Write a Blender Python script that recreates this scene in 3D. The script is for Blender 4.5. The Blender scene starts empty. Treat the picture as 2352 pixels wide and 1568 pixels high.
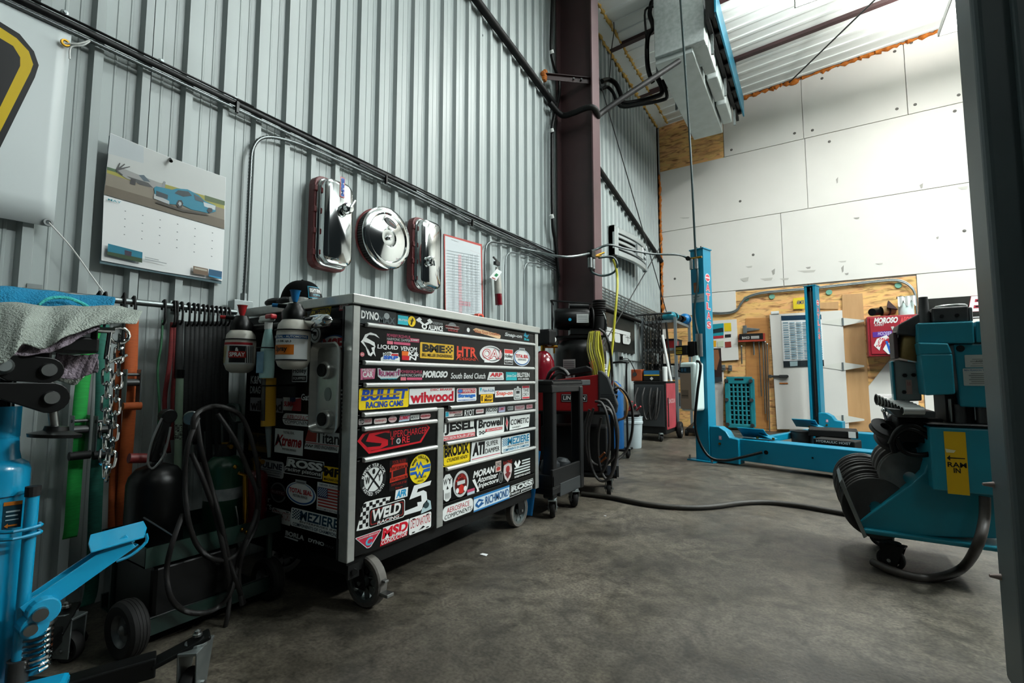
import bpy, math, random
from mathutils import Vector as V, Matrix, Quaternion
random.seed(7)
S = bpy.context.scene; COL = S.collection
R = math.radians
# ---------------------------------------------------------------- camera
PITCH, YAW, FPX, EYE = R(4.45), R(32.5), 1088.0, V((0, 0, .87))
cd = bpy.data.cameras.new('camera'); cam = bpy.data.objects.new('camera', cd); COL.objects.link(cam)
cd.sensor_width = 36; cd.lens = FPX / 2352 * 36; cd.clip_start = .02; cd.clip_end = 100
cam.location = EYE; cam.rotation_euler = (math.pi / 2 + PITCH, 0, YAW); S.camera = cam
# ---------------------------------------------------------------- light and exposure
S.view_settings.view_transform = 'Standard'; S.view_settings.look = 'None'
S.view_settings.gamma = 1; S.view_settings.exposure = -0.15; S.view_settings.use_curve_mapping = False
wd = bpy.data.worlds.new('world'); S.world = wd; wd.use_nodes = True
wd.node_tree.nodes['Background'].inputs[0].default_value = (.50, .66, .70, 1)
wd.node_tree.nodes['Background'].inputs[1].default_value = .022
LAMPS = [  # x, y, z, turn, watts, tint : the shop's ceiling LED fixtures
    (1.70, 7.25, 5.30, 0, 40, (1, .97, .92)),
    (.15, 5.7, 5.30, 0, 118, (.97, 1, .98)),
    (.1, 2.7, 5.30, 0, 46, (.92, 1, 1)),
    (4.8, 5.6, 5.40, 0, 400, (.94, 1, .99)),
    (4.6, 3.6, 5.40, 0, 460, (.92, 1, 1)),
    (3.0, -1.8, 5.40, 0, 12, (.88, 1, 1))]
# ---------------------------------------------------------------- measuring helpers (rays of the photographed view onto real planes)
FW = V((-math.sin(YAW) * math.cos(PITCH), math.cos(YAW) * math.cos(PITCH), math.sin(PITCH)))
RT = V((math.cos(YAW), math.sin(YAW), 0)); UP = RT.cross(FW)
def at(u, v, ax, val):
    r = FW + RT * ((u - 1176) / FPX) + UP * ((784 - v) / FPX)
    return EYE + r * ((val - EYE[ax]) / r[ax])
def X(u, v, x): return at(u, v, 0, x)
def Y(u, v, y): return at(u, v, 1, y)
def Z(u, v, z=0): return at(u, v, 2, z)
# ---------------------------------------------------------------- materials
def lin(h):
    h = h.lstrip('#'); c = [int(h[i:i + 2], 16) / 255 for i in (0, 2, 4)]
    return tuple((x / 12.92 if x <= .04045 else ((x + .055) / 1.055) ** 2.4) for x in c) + (1,)
MATS = {}
def mat(name, hexc='808080', rough=.5, metal=0., hex2=None, scale=4., stretch=(1, 1, 1), bump=0., bscale=40., detail=4., contrast=.5, emit=0., alpha=1., trans=0., coat=0., seed=0., spec=.5):
    if name in MATS: return MATS[name]
    m = bpy.data.materials.new(name); m.use_nodes = True; nt = m.node_tree; N = nt.nodes; L = nt.links
    b = N['Principled BSDF']; b.inputs['Base Color'].default_value = lin(hexc); m.diffuse_color = lin(hexc)
    b.inputs['Roughness'].default_value = rough; b.inputs['Metallic'].default_value = metal
    b.inputs['Specular IOR Level'].default_value = spec
    if coat: b.inputs['Coat Weight'].default_value = coat
    if trans: b.inputs['Transmission Weight'].default_value = trans
    if alpha < 1: b.inputs['Alpha'].default_value = alpha
    if emit:
        b.inputs['Emission Color'].default_value = lin(hexc); b.inputs['Emission Strength'].default_value = emit
    if hex2 or bump:
        tc = N.new('ShaderNodeTexCoord'); mp = N.new('ShaderNodeMapping'); L.new(tc.outputs['Object'], mp.inputs[0])
        mp.inputs['Scale'].default_value = stretch; mp.inputs['Location'].default_value = (seed, seed * 1.7, seed * .3)
    if hex2:
        nz = N.new('ShaderNodeTexNoise'); nz.inputs['Scale'].default_value = scale; nz.inputs['Detail'].default_value = detail
        L.new(mp.outputs[0], nz.inputs['Vector'])
        rp = N.new('ShaderNodeValToRGB'); e = rp.color_ramp.elements
        e[0].position = .5 - contrast / 2; e[1].position = .5 + contrast / 2; e[0].color = lin(hexc); e[1].color = lin(hex2)
        L.new(nz.outputs['Fac'], rp.inputs[0]); L.new(rp.outputs[0], b.inputs['Base Color'])
    if bump:
        n2 = N.new('ShaderNodeTexNoise'); n2.inputs['Scale'].default_value = bscale; n2.inputs['Detail'].default_value = 3
        L.new(mp.outputs[0], n2.inputs['Vector'])
        bp = N.new('ShaderNodeBump'); bp.inputs['Strength'].default_value = bump; bp.inputs['Distance'].default_value = .01
        L.new(n2.outputs['Fac'], bp.inputs['Height']); L.new(bp.outputs[0], b.inputs['Normal'])
    MATS[name] = m; return m
def ink(h):
    return mat('print_' + h, h, .4, spec=.25)
M = dict(
    wall=mat('painted_steel_wall', 'a5adac', .42, 0, '99a3a2', 1.4, (1, 1, .25), .05, 3, contrast=.7),
    ceil=mat('painted_steel_ceiling', 'dde1de', .5, 0, 'd2d7d4', .8),
    board=mat('white_foam_board', 'cdcbc5', .6, 0, 'c2c1bb', 1.1, (1, 1, 1), .02, 30, contrast=.6),
    osb=None, ply=mat('plywood', 'b07b3f', .7, 0, '8a5a2a', 3, (1, 1, 6), .06, 30, contrast=.8),
    plank=mat('pine_board', 'b28c60', .65, 0, '9d774b', 4, (5, 5, .6), .05, 30, contrast=.8),
    foam=mat('expanding_foam', 'b86a14', .8, 0, '8e4a0c', 14, bump=.6, bscale=30),
    foamy=mat('pale_expanding_foam', 'b7964a', .8, 0, '8a6c30', 14, bump=.5, bscale=30),
    brown=mat('oxide_brown_steel', '3b2425', .5, 0, '2c1a1b', 3),
    black=mat('black_paint', '060707', .36, spec=.25), blackm=mat('black_matte', '080909', .6, spec=.25), rubber=mat('black_rubber', '0c0c0c', .7, 0, '131211', 9, spec=.3),
    bplas=mat('black_plastic', '090a0b', .46, 0, '0d0f10', 12, spec=.3), gplas=mat('grey_plastic', '262a2c', .5),
    chrome=mat('chrome', 'dfe3e3', .07, 1), steel=mat('bare_steel', '9a9d9c', .32, 1, '7f8484', 9), galv=mat('galvanised_steel', '8e9595', .42, .9, '747c7c', 14),
    stain=mat('brushed_stainless', 'bcbfbb', .3, .72, 'adb0ad', 6, (8, .6, 8), .02, 60), dsteel=mat('dark_steel', '4a4b4b', .45, .6, '343535', 12),
    brass=mat('brass', 'a9812f', .3, 1, '8a6521', 20), teal=mat('teal_enamel', '087896', .34, 0, '076f8b', 3, spec=.3),
    tealj=mat('blue_jack_enamel', '0f8ab2', .25, 0, '0d7ea5', 3, coat=.4), tealm=mat('machine_teal_enamel', '0a7c8e', .38, 0, '076a7a', 5, contrast=.6),
    red=mat('welder_red', '7e1214', .38), red2=mat('faded_red', 'a8414a', .5, 0, '8c2d35', 4), maroon=mat('maroon_gloss', '6a101c', .15, coat=.5),
    cabred=mat('cabinet_red', '8d1626', .4, 0, '7c1220', 4), white=mat('white_plastic', 'd5d8d5', .4), tank=mat('translucent_tank', 'cfe0dd', .35, 0, 'c3d8d4', 3),
    dkgreen=mat('dark_green_enamel', '0c2a22', .45, 0, '081c17', 5), green=mat('green_cylinder', '18402f', .3), grey=mat('grey_paint', '5c6466', .45),
    orangestrap=mat('orange_webbing', 'a34a12', .8, 0, '8a3c0e', 40, (1, 1, 8)), greenstrap=mat('green_webbing', '149a3c', .8, 0, '0f7f32', 40, (1, 1, 8)),
    tealstrap=mat('teal_webbing', '1d6a5a', .8, 0, '165246', 40, (1, 1, 8)), redstrap=mat('red_webbing', '6e1416', .8, 0, '570f11', 40, (1, 1, 8)),
    blackstrap=mat('black_webbing', '121415', .8, 0, '1b1e1f', 30, (1, 1, 8)),
    rubbergreen=mat('green_cord', '0f4a2a', .6), yhose=mat('yellow_hose', 'b3ad2c', .45), ghose=mat('green_black_hose', '0f2a2b', .4),
    paper=mat('paper', 'd9dcdc', .45), cloth=mat('grey_towel', 'a3aca4', .95, 0, '8f988f', 60, bump=.9, bscale=220), blue=mat('blue_towel', '0a7fa8', .9, 0, '086f95', 30, bump=.8, bscale=200),
    rag=mat('mauve_rag', 'a89aa4', .95, 0, '6c6270', 25, bump=.8, bscale=200), aqua=mat('aqua_print', '3fb5b0', .9, bump=.6, bscale=200),
    chestb=mat('chest_black_gloss', '050606', .24, spec=.22), bluep=mat('blue_plastic', '0c6aa4', .35), wtire=mat('grey_tread', '57544f', .7, 0, '474440', 20))
def osb_mat():
    m = bpy.data.materials.new('oriented_strand_board'); m.use_nodes = True; nt = m.node_tree; N = nt.nodes; L = nt.links; b = N['Principled BSDF']
    tc = N.new('ShaderNodeTexCoord'); mp = N.new('ShaderNodeMapping'); mp.inputs['Scale'].default_value = (3.2, 3.2, 13); L.new(tc.outputs['Object'], mp.inputs[0])
    nz = N.new('ShaderNodeTexNoise'); nz.inputs['Scale'].default_value = 1.6; nz.inputs['Detail'].default_value = 5; nz.inputs['Distortion'].default_value = .8; L.new(mp.outputs[0], nz.inputs[0])
    vo = N.new('ShaderNodeTexVoronoi'); vo.inputs['Scale'].default_value = 1.7; L.new(mp.outputs[0], vo.inputs['Vector'])
    rp = N.new('ShaderNodeValToRGB'); e = rp.color_ramp.elements; e[0].position = .3; e[0].color = lin('7a4d20'); e[1].position = .52; e[1].color = lin('cf9f5c'); L.new(nz.outputs[0], rp.inputs[0])
    mx = N.new('ShaderNodeMix'); mx.data_type = 'RGBA'; mx.blend_type = 'OVERLAY'; mx.inputs[0].default_value = .35
    L.new(rp.outputs[0], mx.inputs[6]); L.new(vo.outputs['Color'], mx.inputs[7])
    hs = N.new('ShaderNodeHueSaturation'); hs.inputs['Saturation'].default_value = .85; L.new(mx.outputs[2], hs.inputs['Color'])
    mx2 = N.new('ShaderNodeMix'); mx2.data_type = 'RGBA'; mx2.inputs[0].default_value = .72; L.new(hs.outputs[0], mx2.inputs[6]); L.new(rp.outputs[0], mx2.inputs[7]); L.new(mx2.outputs[2], b.inputs['Base Color'])
    b.inputs['Roughness'].default_value = .65; return m
M['osb'] = osb_mat()
def floor_mat():
    m = bpy.data.materials.new('stained_concrete'); m.use_nodes = True; nt = m.node_tree; N = nt.nodes; L = nt.links; b = N['Principled BSDF']
    tc = N.new('ShaderNodeTexCoord')
    def noise(sc, det, st=(1, 1, 1), dist=0.):
        mp = N.new('ShaderNodeMapping'); mp.inputs['Scale'].default_value = st; L.new(tc.outputs['Object'], mp.inputs[0])
        n = N.new('ShaderNodeTexNoise'); n.inputs['Scale'].default_value = sc; n.inputs['Detail'].default_value = det; n.inputs['Distortion'].default_value = dist; L.new(mp.outputs[0], n.inputs[0]); return n.outputs[0]
    def ramp(src, p0, c0, p1, c1):
        r = N.new('ShaderNodeValToRGB'); e = r.color_ramp.elements; e[0].position = p0; e[0].color = lin(c0); e[1].position = p1; e[1].color = lin(c1); L.new(src, r.inputs[0]); return r.outputs[0]
    def mul(a, c, f):
        x = N.new('ShaderNodeMix'); x.data_type = 'RGBA'; x.blend_type = 'MULTIPLY'; x.inputs[0].default_value = f; L.new(a, x.inputs[6]); L.new(c, x.inputs[7]); return x.outputs[2]
    a = ramp(noise(.6, 10, (1, 1.5, 1), 1.6), .36, '48433b', .62, '655f54')
    a = mul(a, ramp(noise(3.4, 12, (1.4, 1, 1), 2.4), .36, '84847d', .58, 'ffffff'), .5)
    a = mul(a, ramp(noise(9, 12, (1, 1, 1), 1.6), .32, '86867f', .56, 'ffffff'), .65)
    a = mul(a, ramp(noise(90, 3), .36, '8a8680', .62, 'ffffff'), .65)
    a = mul(a, ramp(noise(24, 7, (1, 3, 1), 1.5), .33, '5c5a55', .42, 'ffffff'), .5)
    L.new(a, b.inputs['Base Color'])
    rr = N.new('ShaderNodeMapRange'); rr.inputs[1].default_value = .3; rr.inputs[2].default_value = .7; rr.inputs[3].default_value = .36; rr.inputs[4].default_value = .62
    L.new(noise(2.2, 8, (1, 1, 1), 1.), rr.inputs[0]); L.new(rr.outputs[0], b.inputs['Roughness'])
    bp = N.new('ShaderNodeBump'); bp.inputs['Strength'].default_value = .12; bp.inputs['Distance'].default_value = .01; L.new(noise(60, 5), bp.inputs['Height']); L.new(bp.outputs[0], b.inputs['Normal'])
    return m
M['floor'] = floor_mat()
# ---------------------------------------------------------------- mesh builder
ORG = {}
def frame(d):
    d = V(d).normalized(); a = V((0, 0, 1)) if abs(d.z) < .9 else V((1, 0, 0))
    u = d.cross(a).normalized(); return u, u.cross(d).normalized(), d
def smoothpath(pts, k=6, closed=False):
    P = [V(p) for p in pts]; n = len(P); out = []
    for i in range(n if closed else n - 1):
        if closed: a, b, c, d = P[i - 1], P[i], P[(i + 1) % n], P[(i + 2) % n]
        else: a, b, c, d = P[max(i - 1, 0)], P[i], P[i + 1], P[min(i + 2, n - 1)]
        for j in range(k):
            t = j / k
            out.append(.5 * ((2 * b) + (c - a) * t + (2 * a - 5 * b + 4 * c - d) * t * t + (3 * b - a - 3 * c + d) * t ** 3))
    if not closed: out.append(P[-1])
    return out
class MB:
    def __init__(s): s.v = []; s.f = []; s.m = []; s.ms = []; s.cur = 0
    def use(s, m):
        if m not in s.ms: s.ms.append(m)
        s.cur = s.ms.index(m); return s
    def add(s, vs, fs):
        o = len(s.v); s.v += [tuple(p) for p in vs]; s.f += [tuple(i + o for i in f) for f in fs]; s.m += [s.cur] * len(fs); return s
    def box(s, c, d, rz=0, mx=None):
        a, b, e = d[0] / 2, d[1] / 2, d[2] / 2
        vs = [V((x, y, z)) for z in (-e, e) for y in (-b, b) for x in (-a, a)]
        if rz: mx = Matrix.Rotation(rz, 3, 'Z')
        if mx: vs = [mx @ p for p in vs]
        return s.add([p + V(c) for p in vs], [(0, 2, 3, 1), (4, 5, 7, 6), (0, 1, 5, 4), (2, 6, 7, 3), (0, 4, 6, 2), (1, 3, 7, 5)])
    def bx(s, x0, x1, y0, y1, z0, z1): return s.box(((x0 + x1) / 2, (y0 + y1) / 2, (z0 + z1) / 2), (abs(x1 - x0), abs(y1 - y0), abs(z1 - z0)))
    def bar(s, p, q, w, h, up=(0, 0, 1)):
        p, q = V(p), V(q); d = (q - p); L = d.length; d.normalize(); r = d.cross(V(up))
        if r.length < 1e-4: r = V((1, 0, 0))
        r.normalize(); t = r.cross(d); m = Matrix((r, d, t)).transposed(); return s.box((p + q) / 2, (w, L, h), mx=m)
    def cyl(s, p, q, r, r2=None, n=16, cap=True):
        p, q = V(p), V(q); u, w, d = frame(q - p); r2 = r if r2 is None else r2; vs = []
        for i in range(n):
            a = 2 * math.pi * i / n; e = u * math.cos(a) + w * math.sin(a); vs += [p + e * r, q + e * r2]
        fs = [(2 * i, 2 * i + 1, (2 * i + 3) % (2 * n), (2 * i + 2) % (2 * n)) for i in range(n)]
        if cap: fs += [tuple(2 * i for i in range(n)), tuple(2 * i + 1 for i in reversed(range(n)))]
        return s.add(vs, fs)
    def tube(s, pts, r, n=6, closed=False, k=0, arm=False, flat=None):
        P = smoothpath(pts, k, closed) if k else [V(p) for p in pts]
        if arm:
            Q = [P[0]]
            for a, b in zip(P, P[1:]):
                m = max(1, int((b - a).length / .0075)); Q += [a.lerp(b, (j + 1) / m) for j in range(m)]
            P = Q
        N_ = len(P); vs = []; u = None
        for i in range(N_):
            if closed: d = P[(i + 1) % N_] - P[i - 1]
            else: d = P[min(i + 1, N_ - 1)] - P[max(i - 1, 0)]
            if d.length < 1e-9: d = V((0, 0, 1))
            d.normalize()
            if u is None: u = frame(d)[0]
            else:
                u = u - d * u.dot(d)
                u = u.normalized() if u.length > 1e-6 else frame(d)[0]
            w = d.cross(u); rr = r[i] if isinstance(r, (list, tuple)) else r
            if arm and i % 2: rr *= .78
            for j in range(n):
                a = 2 * math.pi * j / n; vs.append(P[i] + (u * math.cos(a) + w * math.sin(a)) * rr)
        fs = [(i * n + j, i * n + (j + 1) % n, ((i + 1) % N_) * n + (j + 1) % n, ((i + 1) % N_) * n + j) for i in range(N_ if closed else N_ - 1) for j in range(n)]
        if not closed: fs += [tuple(reversed(range(n))), tuple((N_ - 1) * n + j for j in range(n))]
        return s.add(vs, fs)
    def lathe(s, prof, p, axis=(0, 0, 1), n=24):
        u, w, d = frame(axis); p = V(p); k = len(prof); vs = []
        for i in range(n):
            a = 2 * math.pi * i / n; e = u * math.cos(a) + w * math.sin(a); vs += [p + e * r + d * z for r, z in prof]
        return s.add(vs, [(i * k + j, i * k + j + 1, ((i + 1) % n) * k + j + 1, ((i + 1) % n) * k + j) for i in range(n) for j in range(k - 1)])
    def prism(s, poly, o, u, w, depth):
        o, u, w = V(o), V(u), V(w); nn = u.cross(w).normalized(); n = len(poly)
        A = [o + u * a + w * b for a, b in poly]; B = [p + nn * depth for p in A]
        return s.add(A + B, [tuple(reversed(range(n))), tuple(range(n, 2 * n))] + [(i, (i + 1) % n, n + (i + 1) % n, n + i) for i in range(n)])
    def sph(s, c, r, n=12, sc=(1, 1, 1)):
        c = V(c); k = n // 2; vs = []
        for i in range(k + 1):
            t = math.pi * i / k
            for j in range(n):
                a = 2 * math.pi * j / n; vs.append(c + V((math.sin(t) * math.cos(a) * r * sc[0], math.sin(t) * math.sin(a) * r * sc[1], math.cos(t) * r * sc[2])))
        return s.add(vs, [(i * n + j, (i + 1) * n + j, (i + 1) * n + (j + 1) % n, i * n + (j + 1) % n) for i in range(k) for j in range(n)])
    def grid(s, fn, nu, nv):
        vs = [fn(i / nu, j / nv) for j in range(nv + 1) for i in range(nu + 1)]; k = nu + 1
        return s.add(vs, [(j * k + i, j * k + i + 1, (j + 1) * k + i + 1, (j + 1) * k + i) for j in range(nv) for i in range(nu)])
    def build(s, name, m=None, parent=None, bevel=0, smooth=False, solid=0, seg=2, sub=0):
        me = bpy.data.meshes.new(name); og = ORG.get(parent, V((0, 0, 0)))
        me.from_pydata([(p[0] - og[0], p[1] - og[1], p[2] - og[2]) for p in s.v], [], s.f)
        for x in ([m] if m else s.ms): me.materials.append(M[x] if isinstance(x, str) else x)
        if not m and len(s.ms) > 1: me.polygons.foreach_set('material_index', s.m)
        me.update()
        if smooth:
            me.polygons.foreach_set('use_smooth', [True] * len(me.polygons)); 
            try: me.set_sharp_from_angle(angle=R(smooth if smooth is not True else 40))
            except Exception: pass
        o = bpy.data.objects.new(name, me); COL.objects.link(o)
        if parent is not None: o.parent = parent; ORG[o] = og
        if solid: q = o.modifiers.new('solid', 'SOLIDIFY'); q.thickness = solid; q.offset = 0
        if sub: q = o.modifiers.new('sub', 'SUBSURF'); q.levels = q.render_levels = sub
        if bevel:
            q = o.modifiers.new('bevel', 'BEVEL'); q.width = bevel; q.segments = seg; q.limit_method = 'ANGLE'; q.angle_limit = R(40)
        return o
def tag(o, label, cat, group=None):
    o['label'] = label; o['category'] = cat
    if group: o['group'] = group
    return o
def T(name, label, cat, loc, group=None, rz=0, local=False):
    o = bpy.data.objects.new(name, None); COL.objects.link(o); o.location = loc; o.rotation_euler = (0, 0, rz); o.empty_display_size = .05
    ORG[o] = V((0, 0, 0)) if local else V(loc)
    return tag(o, label, cat, group)
def struct(o): o['kind'] = 'structure'; return o
def copy_tree(o, parent=None):
    c = o.copy(); COL.objects.link(c)
    if parent: c.parent = parent
    ORG[c] = ORG.get(o, V((0, 0, 0)))
    for ch in list(o.children): copy_tree(ch, c)
    return c
# ---------------------------------------------------------------- flat print: stickers, signs, lettering
TXT = {}
def text_mesh(t, bold=.0):
    key = (t, bold)
    if key in TXT: return TXT[key]
    c = bpy.data.curves.new('lettering', 'FONT'); c.body = t; c.size = 1; c.resolution_u = 3; c.offset = bold; c.fill_mode = 'FRONT'
    o = bpy.data.objects.new('lettering', c); me = o.to_mesh()
    vs = [tuple(p.co)[:2] for p in me.vertices]; fs = [tuple(p.vertices) for p in me.polygons]
    o.to_mesh_clear(); bpy.data.objects.remove(o); bpy.data.curves.remove(c)
    xs = [p[0] for p in vs] or [0, 1]; ys = [p[1] for p in vs] or [0, 1]
    x0, x1, y0, y1 = min(xs), max(xs), min(ys), max(ys)
    TXT[key] = ([((x - x0) / (x1 - x0 or 1), (y - y0) / (y1 - y0 or 1)) for x, y in vs], fs); return TXT[key]
def rrect(x0, y0, x1, y1, rx, ry):
    p = []
    for cx, cy, a0 in ((x1 - rx, y1 - ry, 0), (x0 + rx, y1 - ry, 90), (x0 + rx, y0 + ry, 180), (x1 - rx, y0 + ry, 270)):
        for k in range(5): a = R(a0 + k * 22.5); p.append((cx + rx * math.cos(a), cy + ry * math.sin(a)))
    return p
def ell(cx, cy, rx, ry, n=28): return [(cx + rx * math.cos(2 * math.pi * i / n), cy + ry * math.sin(2 * math.pi * i / n)) for i in range(n)]
def decal(els, o, u, w, su, sv, name, parent, thick=.0004, label=None):
    """els in 0..1 x 0..1 of a su by sv metre patch whose lower-left corner is o"""
    mb = MB(); o, u, w = V(o), V(u).normalized(), V(w).normalized(); nn = u.cross(w); lay = 0
    for e in els:
        k = e[0]; lay += 1; off = nn * (thick * lay); mb.use(ink(e[-1] if k != 't' else e[6]))
        if k == 'r': polys = [[(e[1], e[2]), (e[3], e[2]), (e[3], e[4]), (e[1], e[4])]]
        elif k == 'rr': polys = [rrect(e[1], e[2], e[3], e[4], e[5], e[5] * su / sv)]
        elif k == 'e': polys = [ell(*e[1:5])]
        elif k == 'p': polys = [e[1]]
        elif k == 'c':
            x0, y0, x1, y1, nx, ny = e[1:7]; polys = []
            for i in range(nx):
                for j in range(ny):
                    if (i + j) % 2 == 0:
                        a, b = x0 + (x1 - x0) * i / nx, y0 + (y1 - y0) * j / ny; c, d = (x1 - x0) / nx, (y1 - y0) / ny
                        polys.append([(a, b), (a + c, b), (a + c, b + d), (a, b + d)])
        if k == 't':
            vs, fs = text_mesh(e[1], e[8] if len(e) > 8 else .012); sh = e[7] if len(e) > 7 else 0
            mb.add([o + u * su * (e[2] + (e[4] - e[2]) * x + sh * (e[5] - e[3]) * sv / su * (y - .5)) + w * sv * (e[3] + (e[5] - e[3]) * y) + off for x, y in vs], fs)
        elif k == 'arc':   # text on a circle: ('arc', text, cx, cy, r, letter height, start deg, step deg, colour)
            mb.use(ink(e[8]))
            for i, ch in enumerate(e[1]):
                if ch == ' ': continue
                vs, fs = text_mesh(ch, .02); an = R(e[6] - i * e[7]); up = e[7] > 0
                ex = V((math.sin(an), -math.cos(an))); ey = V((math.cos(an), math.sin(an)))
                if not up: ex, ey = -ex, -ey
                cx = V((e[2], e[3])) + V((math.cos(an), math.sin(an))) * e[4]; h = e[5]; ww = h * (.35 if ch in 'I1.' else .72); asp = su / sv
                mb.add([o + u * su * (cx.x + ex.x * (x - .5) * ww + ey.x * (y - .5) * h) + w * sv * (cx.y + (ex.y * (x - .5) * ww + ey.y * (y - .5) * h) * asp) + off for x, y in vs], fs)
        else:
            for p in polys: mb.add([o + u * su * a + w * sv * b + off for a, b in p], [tuple(range(len(p)))])
    ob = mb.build(name, None, parent)
    if label: ob['label'] = label
    return ob
# ================================================================ THE SETTING
WX, BY = -2.37, 8.95            # face of left wall, face of back wall
EAVE, SLOPE = 5.73, .063
def ceil_z(x): return EAVE + (x - WX) * SLOPE
fl = MB().bx(-2.45, 9, -4, 9.05, -.12, 0).build('floor', 'floor'); struct(fl)
# left wall: ribbed steel sheets, eight ribs each
wall = T('wall_left', '', '', (WX, 0, 0)); struct(wall)
for k in ('label', 'category'): del wall[k]
MOD = .161
def wall_prof(y0, n):
    p = []
    for i in range(n):
        a = y0 + i * MOD
        p += [(a, -.028), (a + .034, -.028), (a + .037, -.0258), (a + .043, -.0258), (a + .046, -.028), (a + .078, -.028), (a + .081, -.0258), (a + .087, -.0258), (a + .09, -.028), (a + .113, -.028), (a + .124, 0), (a + .153, 0)]
    p.append((y0 + n * MOD, -.028)); return p
sheet0 = None; Y0 = 2.109 - 8 * MOD * 3
for k in range(9):
    if sheet0 is None:
        pr = wall_prof(0, 8); mb = MB(); vs = []
        for y, d in pr: vs += [(d, y, 0), (d, y, EAVE)]
        mb.add(vs, [(2 * i, 2 * i + 2, 2 * i + 3, 2 * i + 1) for i in range(len(pr) - 1)])
        sheet0 = mb.build('wall_sheet', 'wall', None); sheet0.parent = wall; o = sheet0
    else: o = sheet0.copy(); COL.objects.link(o)
    o.location = (0 if k % 2 else .0015, Y0 + k * 8 * MOD - .004 * (k % 2), 0)
    if k == 8:
        o.data = o.data.copy()
        for v in o.data.vertices: v.co.y = min(v.co.y, BY + .02 - Y0 - k * 8 * MOD)
# screws holding the sheets
sc = MB(); sc.lathe([(0, .009), (.005, .009), (.0055, .004), (.011, .003), (.012, 0)], (0, 0, 0), (1, 0, 0), 10); scr0 = sc.build('screw', 'galv', None, smooth=True); scr0.parent = wall
first = True
for i in range(9):
    for z in (2.285, 3.95):
        o = scr0 if first else scr0.copy()
        if not first: COL.objects.link(o)
        first = False; o.location = (-.026, .53 + i * .3226 * (2 if z > 3 else 1) + (.8 if z > 3 else 0), z - .007 * i * (z < 3))
# back wall: plywood backing, white insulation boards with open joints, exposed strand board
bw = MB().bx(-2.4, 9, BY + .03, BY + .1, 0, 6.6).build('wall_back', 'board'); struct(bw)
def back_piece(name, m, poly, depth=.026, y=None, bevel=.004):
    """poly in photo pixels on the back wall plane"""
    y = BY if y is None else y
    P = [Y(a, b, y) for a, b in poly]
    o = MB().prism([(p.x, p.z) for p in P], (0, y + depth, 0), (1, 0, 0), (0, 0, 1), depth).build(name, m, bw, bevel=bevel); return o
def back_rect(name, m, x0, x1, z0, z1, depth=.026, y=None, bevel=.004):
    y = BY if y is None else y
    return MB().bx(x0, x1, y, y + depth, z0, z1).build(name, m, bw, bevel=bevel)
g = .004
S2, S3, S4 = 4.815, 3.63, 2.39
cz = lambda x: ceil_z(x) - .03
def board_top(x0, x1):
    MB().prism([(x0 + g, S2 + g), (x1 - g, S2 + g), (x1 - g, cz(x1)), (x0 + g, cz(x0))], (0, BY + .026, 0), (1, 0, 0), (0, 0, 1), .026).build('insulation_board', 'board', bw, bevel=.004)
xa = Y(1662, 330, BY).x
board_top(xa, Y(1842, 240, BY).x); board_top(Y(1842, 240, BY).x, Y(2080, 180, BY).x); board_top(Y(2080, 180, BY).x, 3.4)
MB().prism([(WX + .03, S2 - .12), (xa - g, S2 + g), (xa - g, cz(xa)), (WX + .03, cz(WX))], (0, BY + .026, 0), (1, 0, 0), (0, 0, 1), .012).build('strand_board', 'osb', bw)
xb = Y(1852, 400, BY).x; xc = Y(1795, 540, BY).x
for x0, x1, z0, z1 in ((WX + .03, xb, S3, S2), (xb, 3.4, S3, S2), (WX + .03, xc, S4, S3), (xc, 3.4, S4, S3)):
    back_rect('insulation_board', 'board', x0 + g, x1 - g, z0 + g, z1 - g)
zs5 = Y(1700, 708, BY).z; xply = Y(1690, 690, BY).x; xpr = Y(2107, 660, BY).x
back_rect('insulation_board', 'board', WX + .03, xply, zs5 - .06, S4 - g)
back_rect('insulation_board', 'board', xpr, 3.4, .4, S4 - g)
# large sheet of strand board behind the door, raw boards beside it, white board low down
back_rect('strand_board', 'osb', -2.3, xpr - g, 0.0, S4 - .02, .012, BY + .014)
back_piece('insulation_board', 'board', [(1995, 985), (1992, 890), (2050, 818), (2110, 818), (2110, 990)], .03, BY - .006)
back_piece('insulation_board', 'board', [(1600, 985), (1600, 736), (1634, 736), (1640, 840), (1662, 850), (1661, 985)], .03, BY - .006)
back_piece('pine_board', 'plank', [(1938, 990), (1934, 676), (1981, 673), (2002, 992)], .022, BY - .008)
back_piece('pine_board', 'plank', [(1880, 709), (1880, 695), (1926, 692), (1926, 710)], .02, BY - .004)
for p in ([(1714, 985), (1712, 731), (1766, 729), (1768, 985)],): back_piece('plywood_flap', 'ply', p, .012, BY + .004)
# ceiling
def cslab(x0, x1, y0, y1, t, dz=0, name='ceiling', m='ceil', parent=None):
    mb = MB(); vs = []
    for x in (x0, x1):
        z = ceil_z(x) + dz
        vs += [(x, y0, z), (x, y1, z), (x, y1, z + t), (x, y0, z + t)]
    mb.add(vs, [(0, 4, 5, 1), (1, 5, 6, 2), (2, 6, 7, 3), (3, 7, 4, 0), (0, 1, 2, 3), (4, 7, 6, 5)]); return mb.build(name, m, parent)
ce = cslab(-2.42, 9, -4, 9.05, .06); struct(ce)
for i in range(40):
    y = 8.85 - i * .225
    if y < 2.2: break
    cslab(-2.36, 7, y, y + .045, .02, -.018, 'ceiling_rib', 'ceil', ce)
for y in (7.72, 6.35, 4.95, 3.6, 2.2): cslab(-2.36, 7, y, y + .075, .05, -.052, 'purlin', 'brown', ce)
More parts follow.
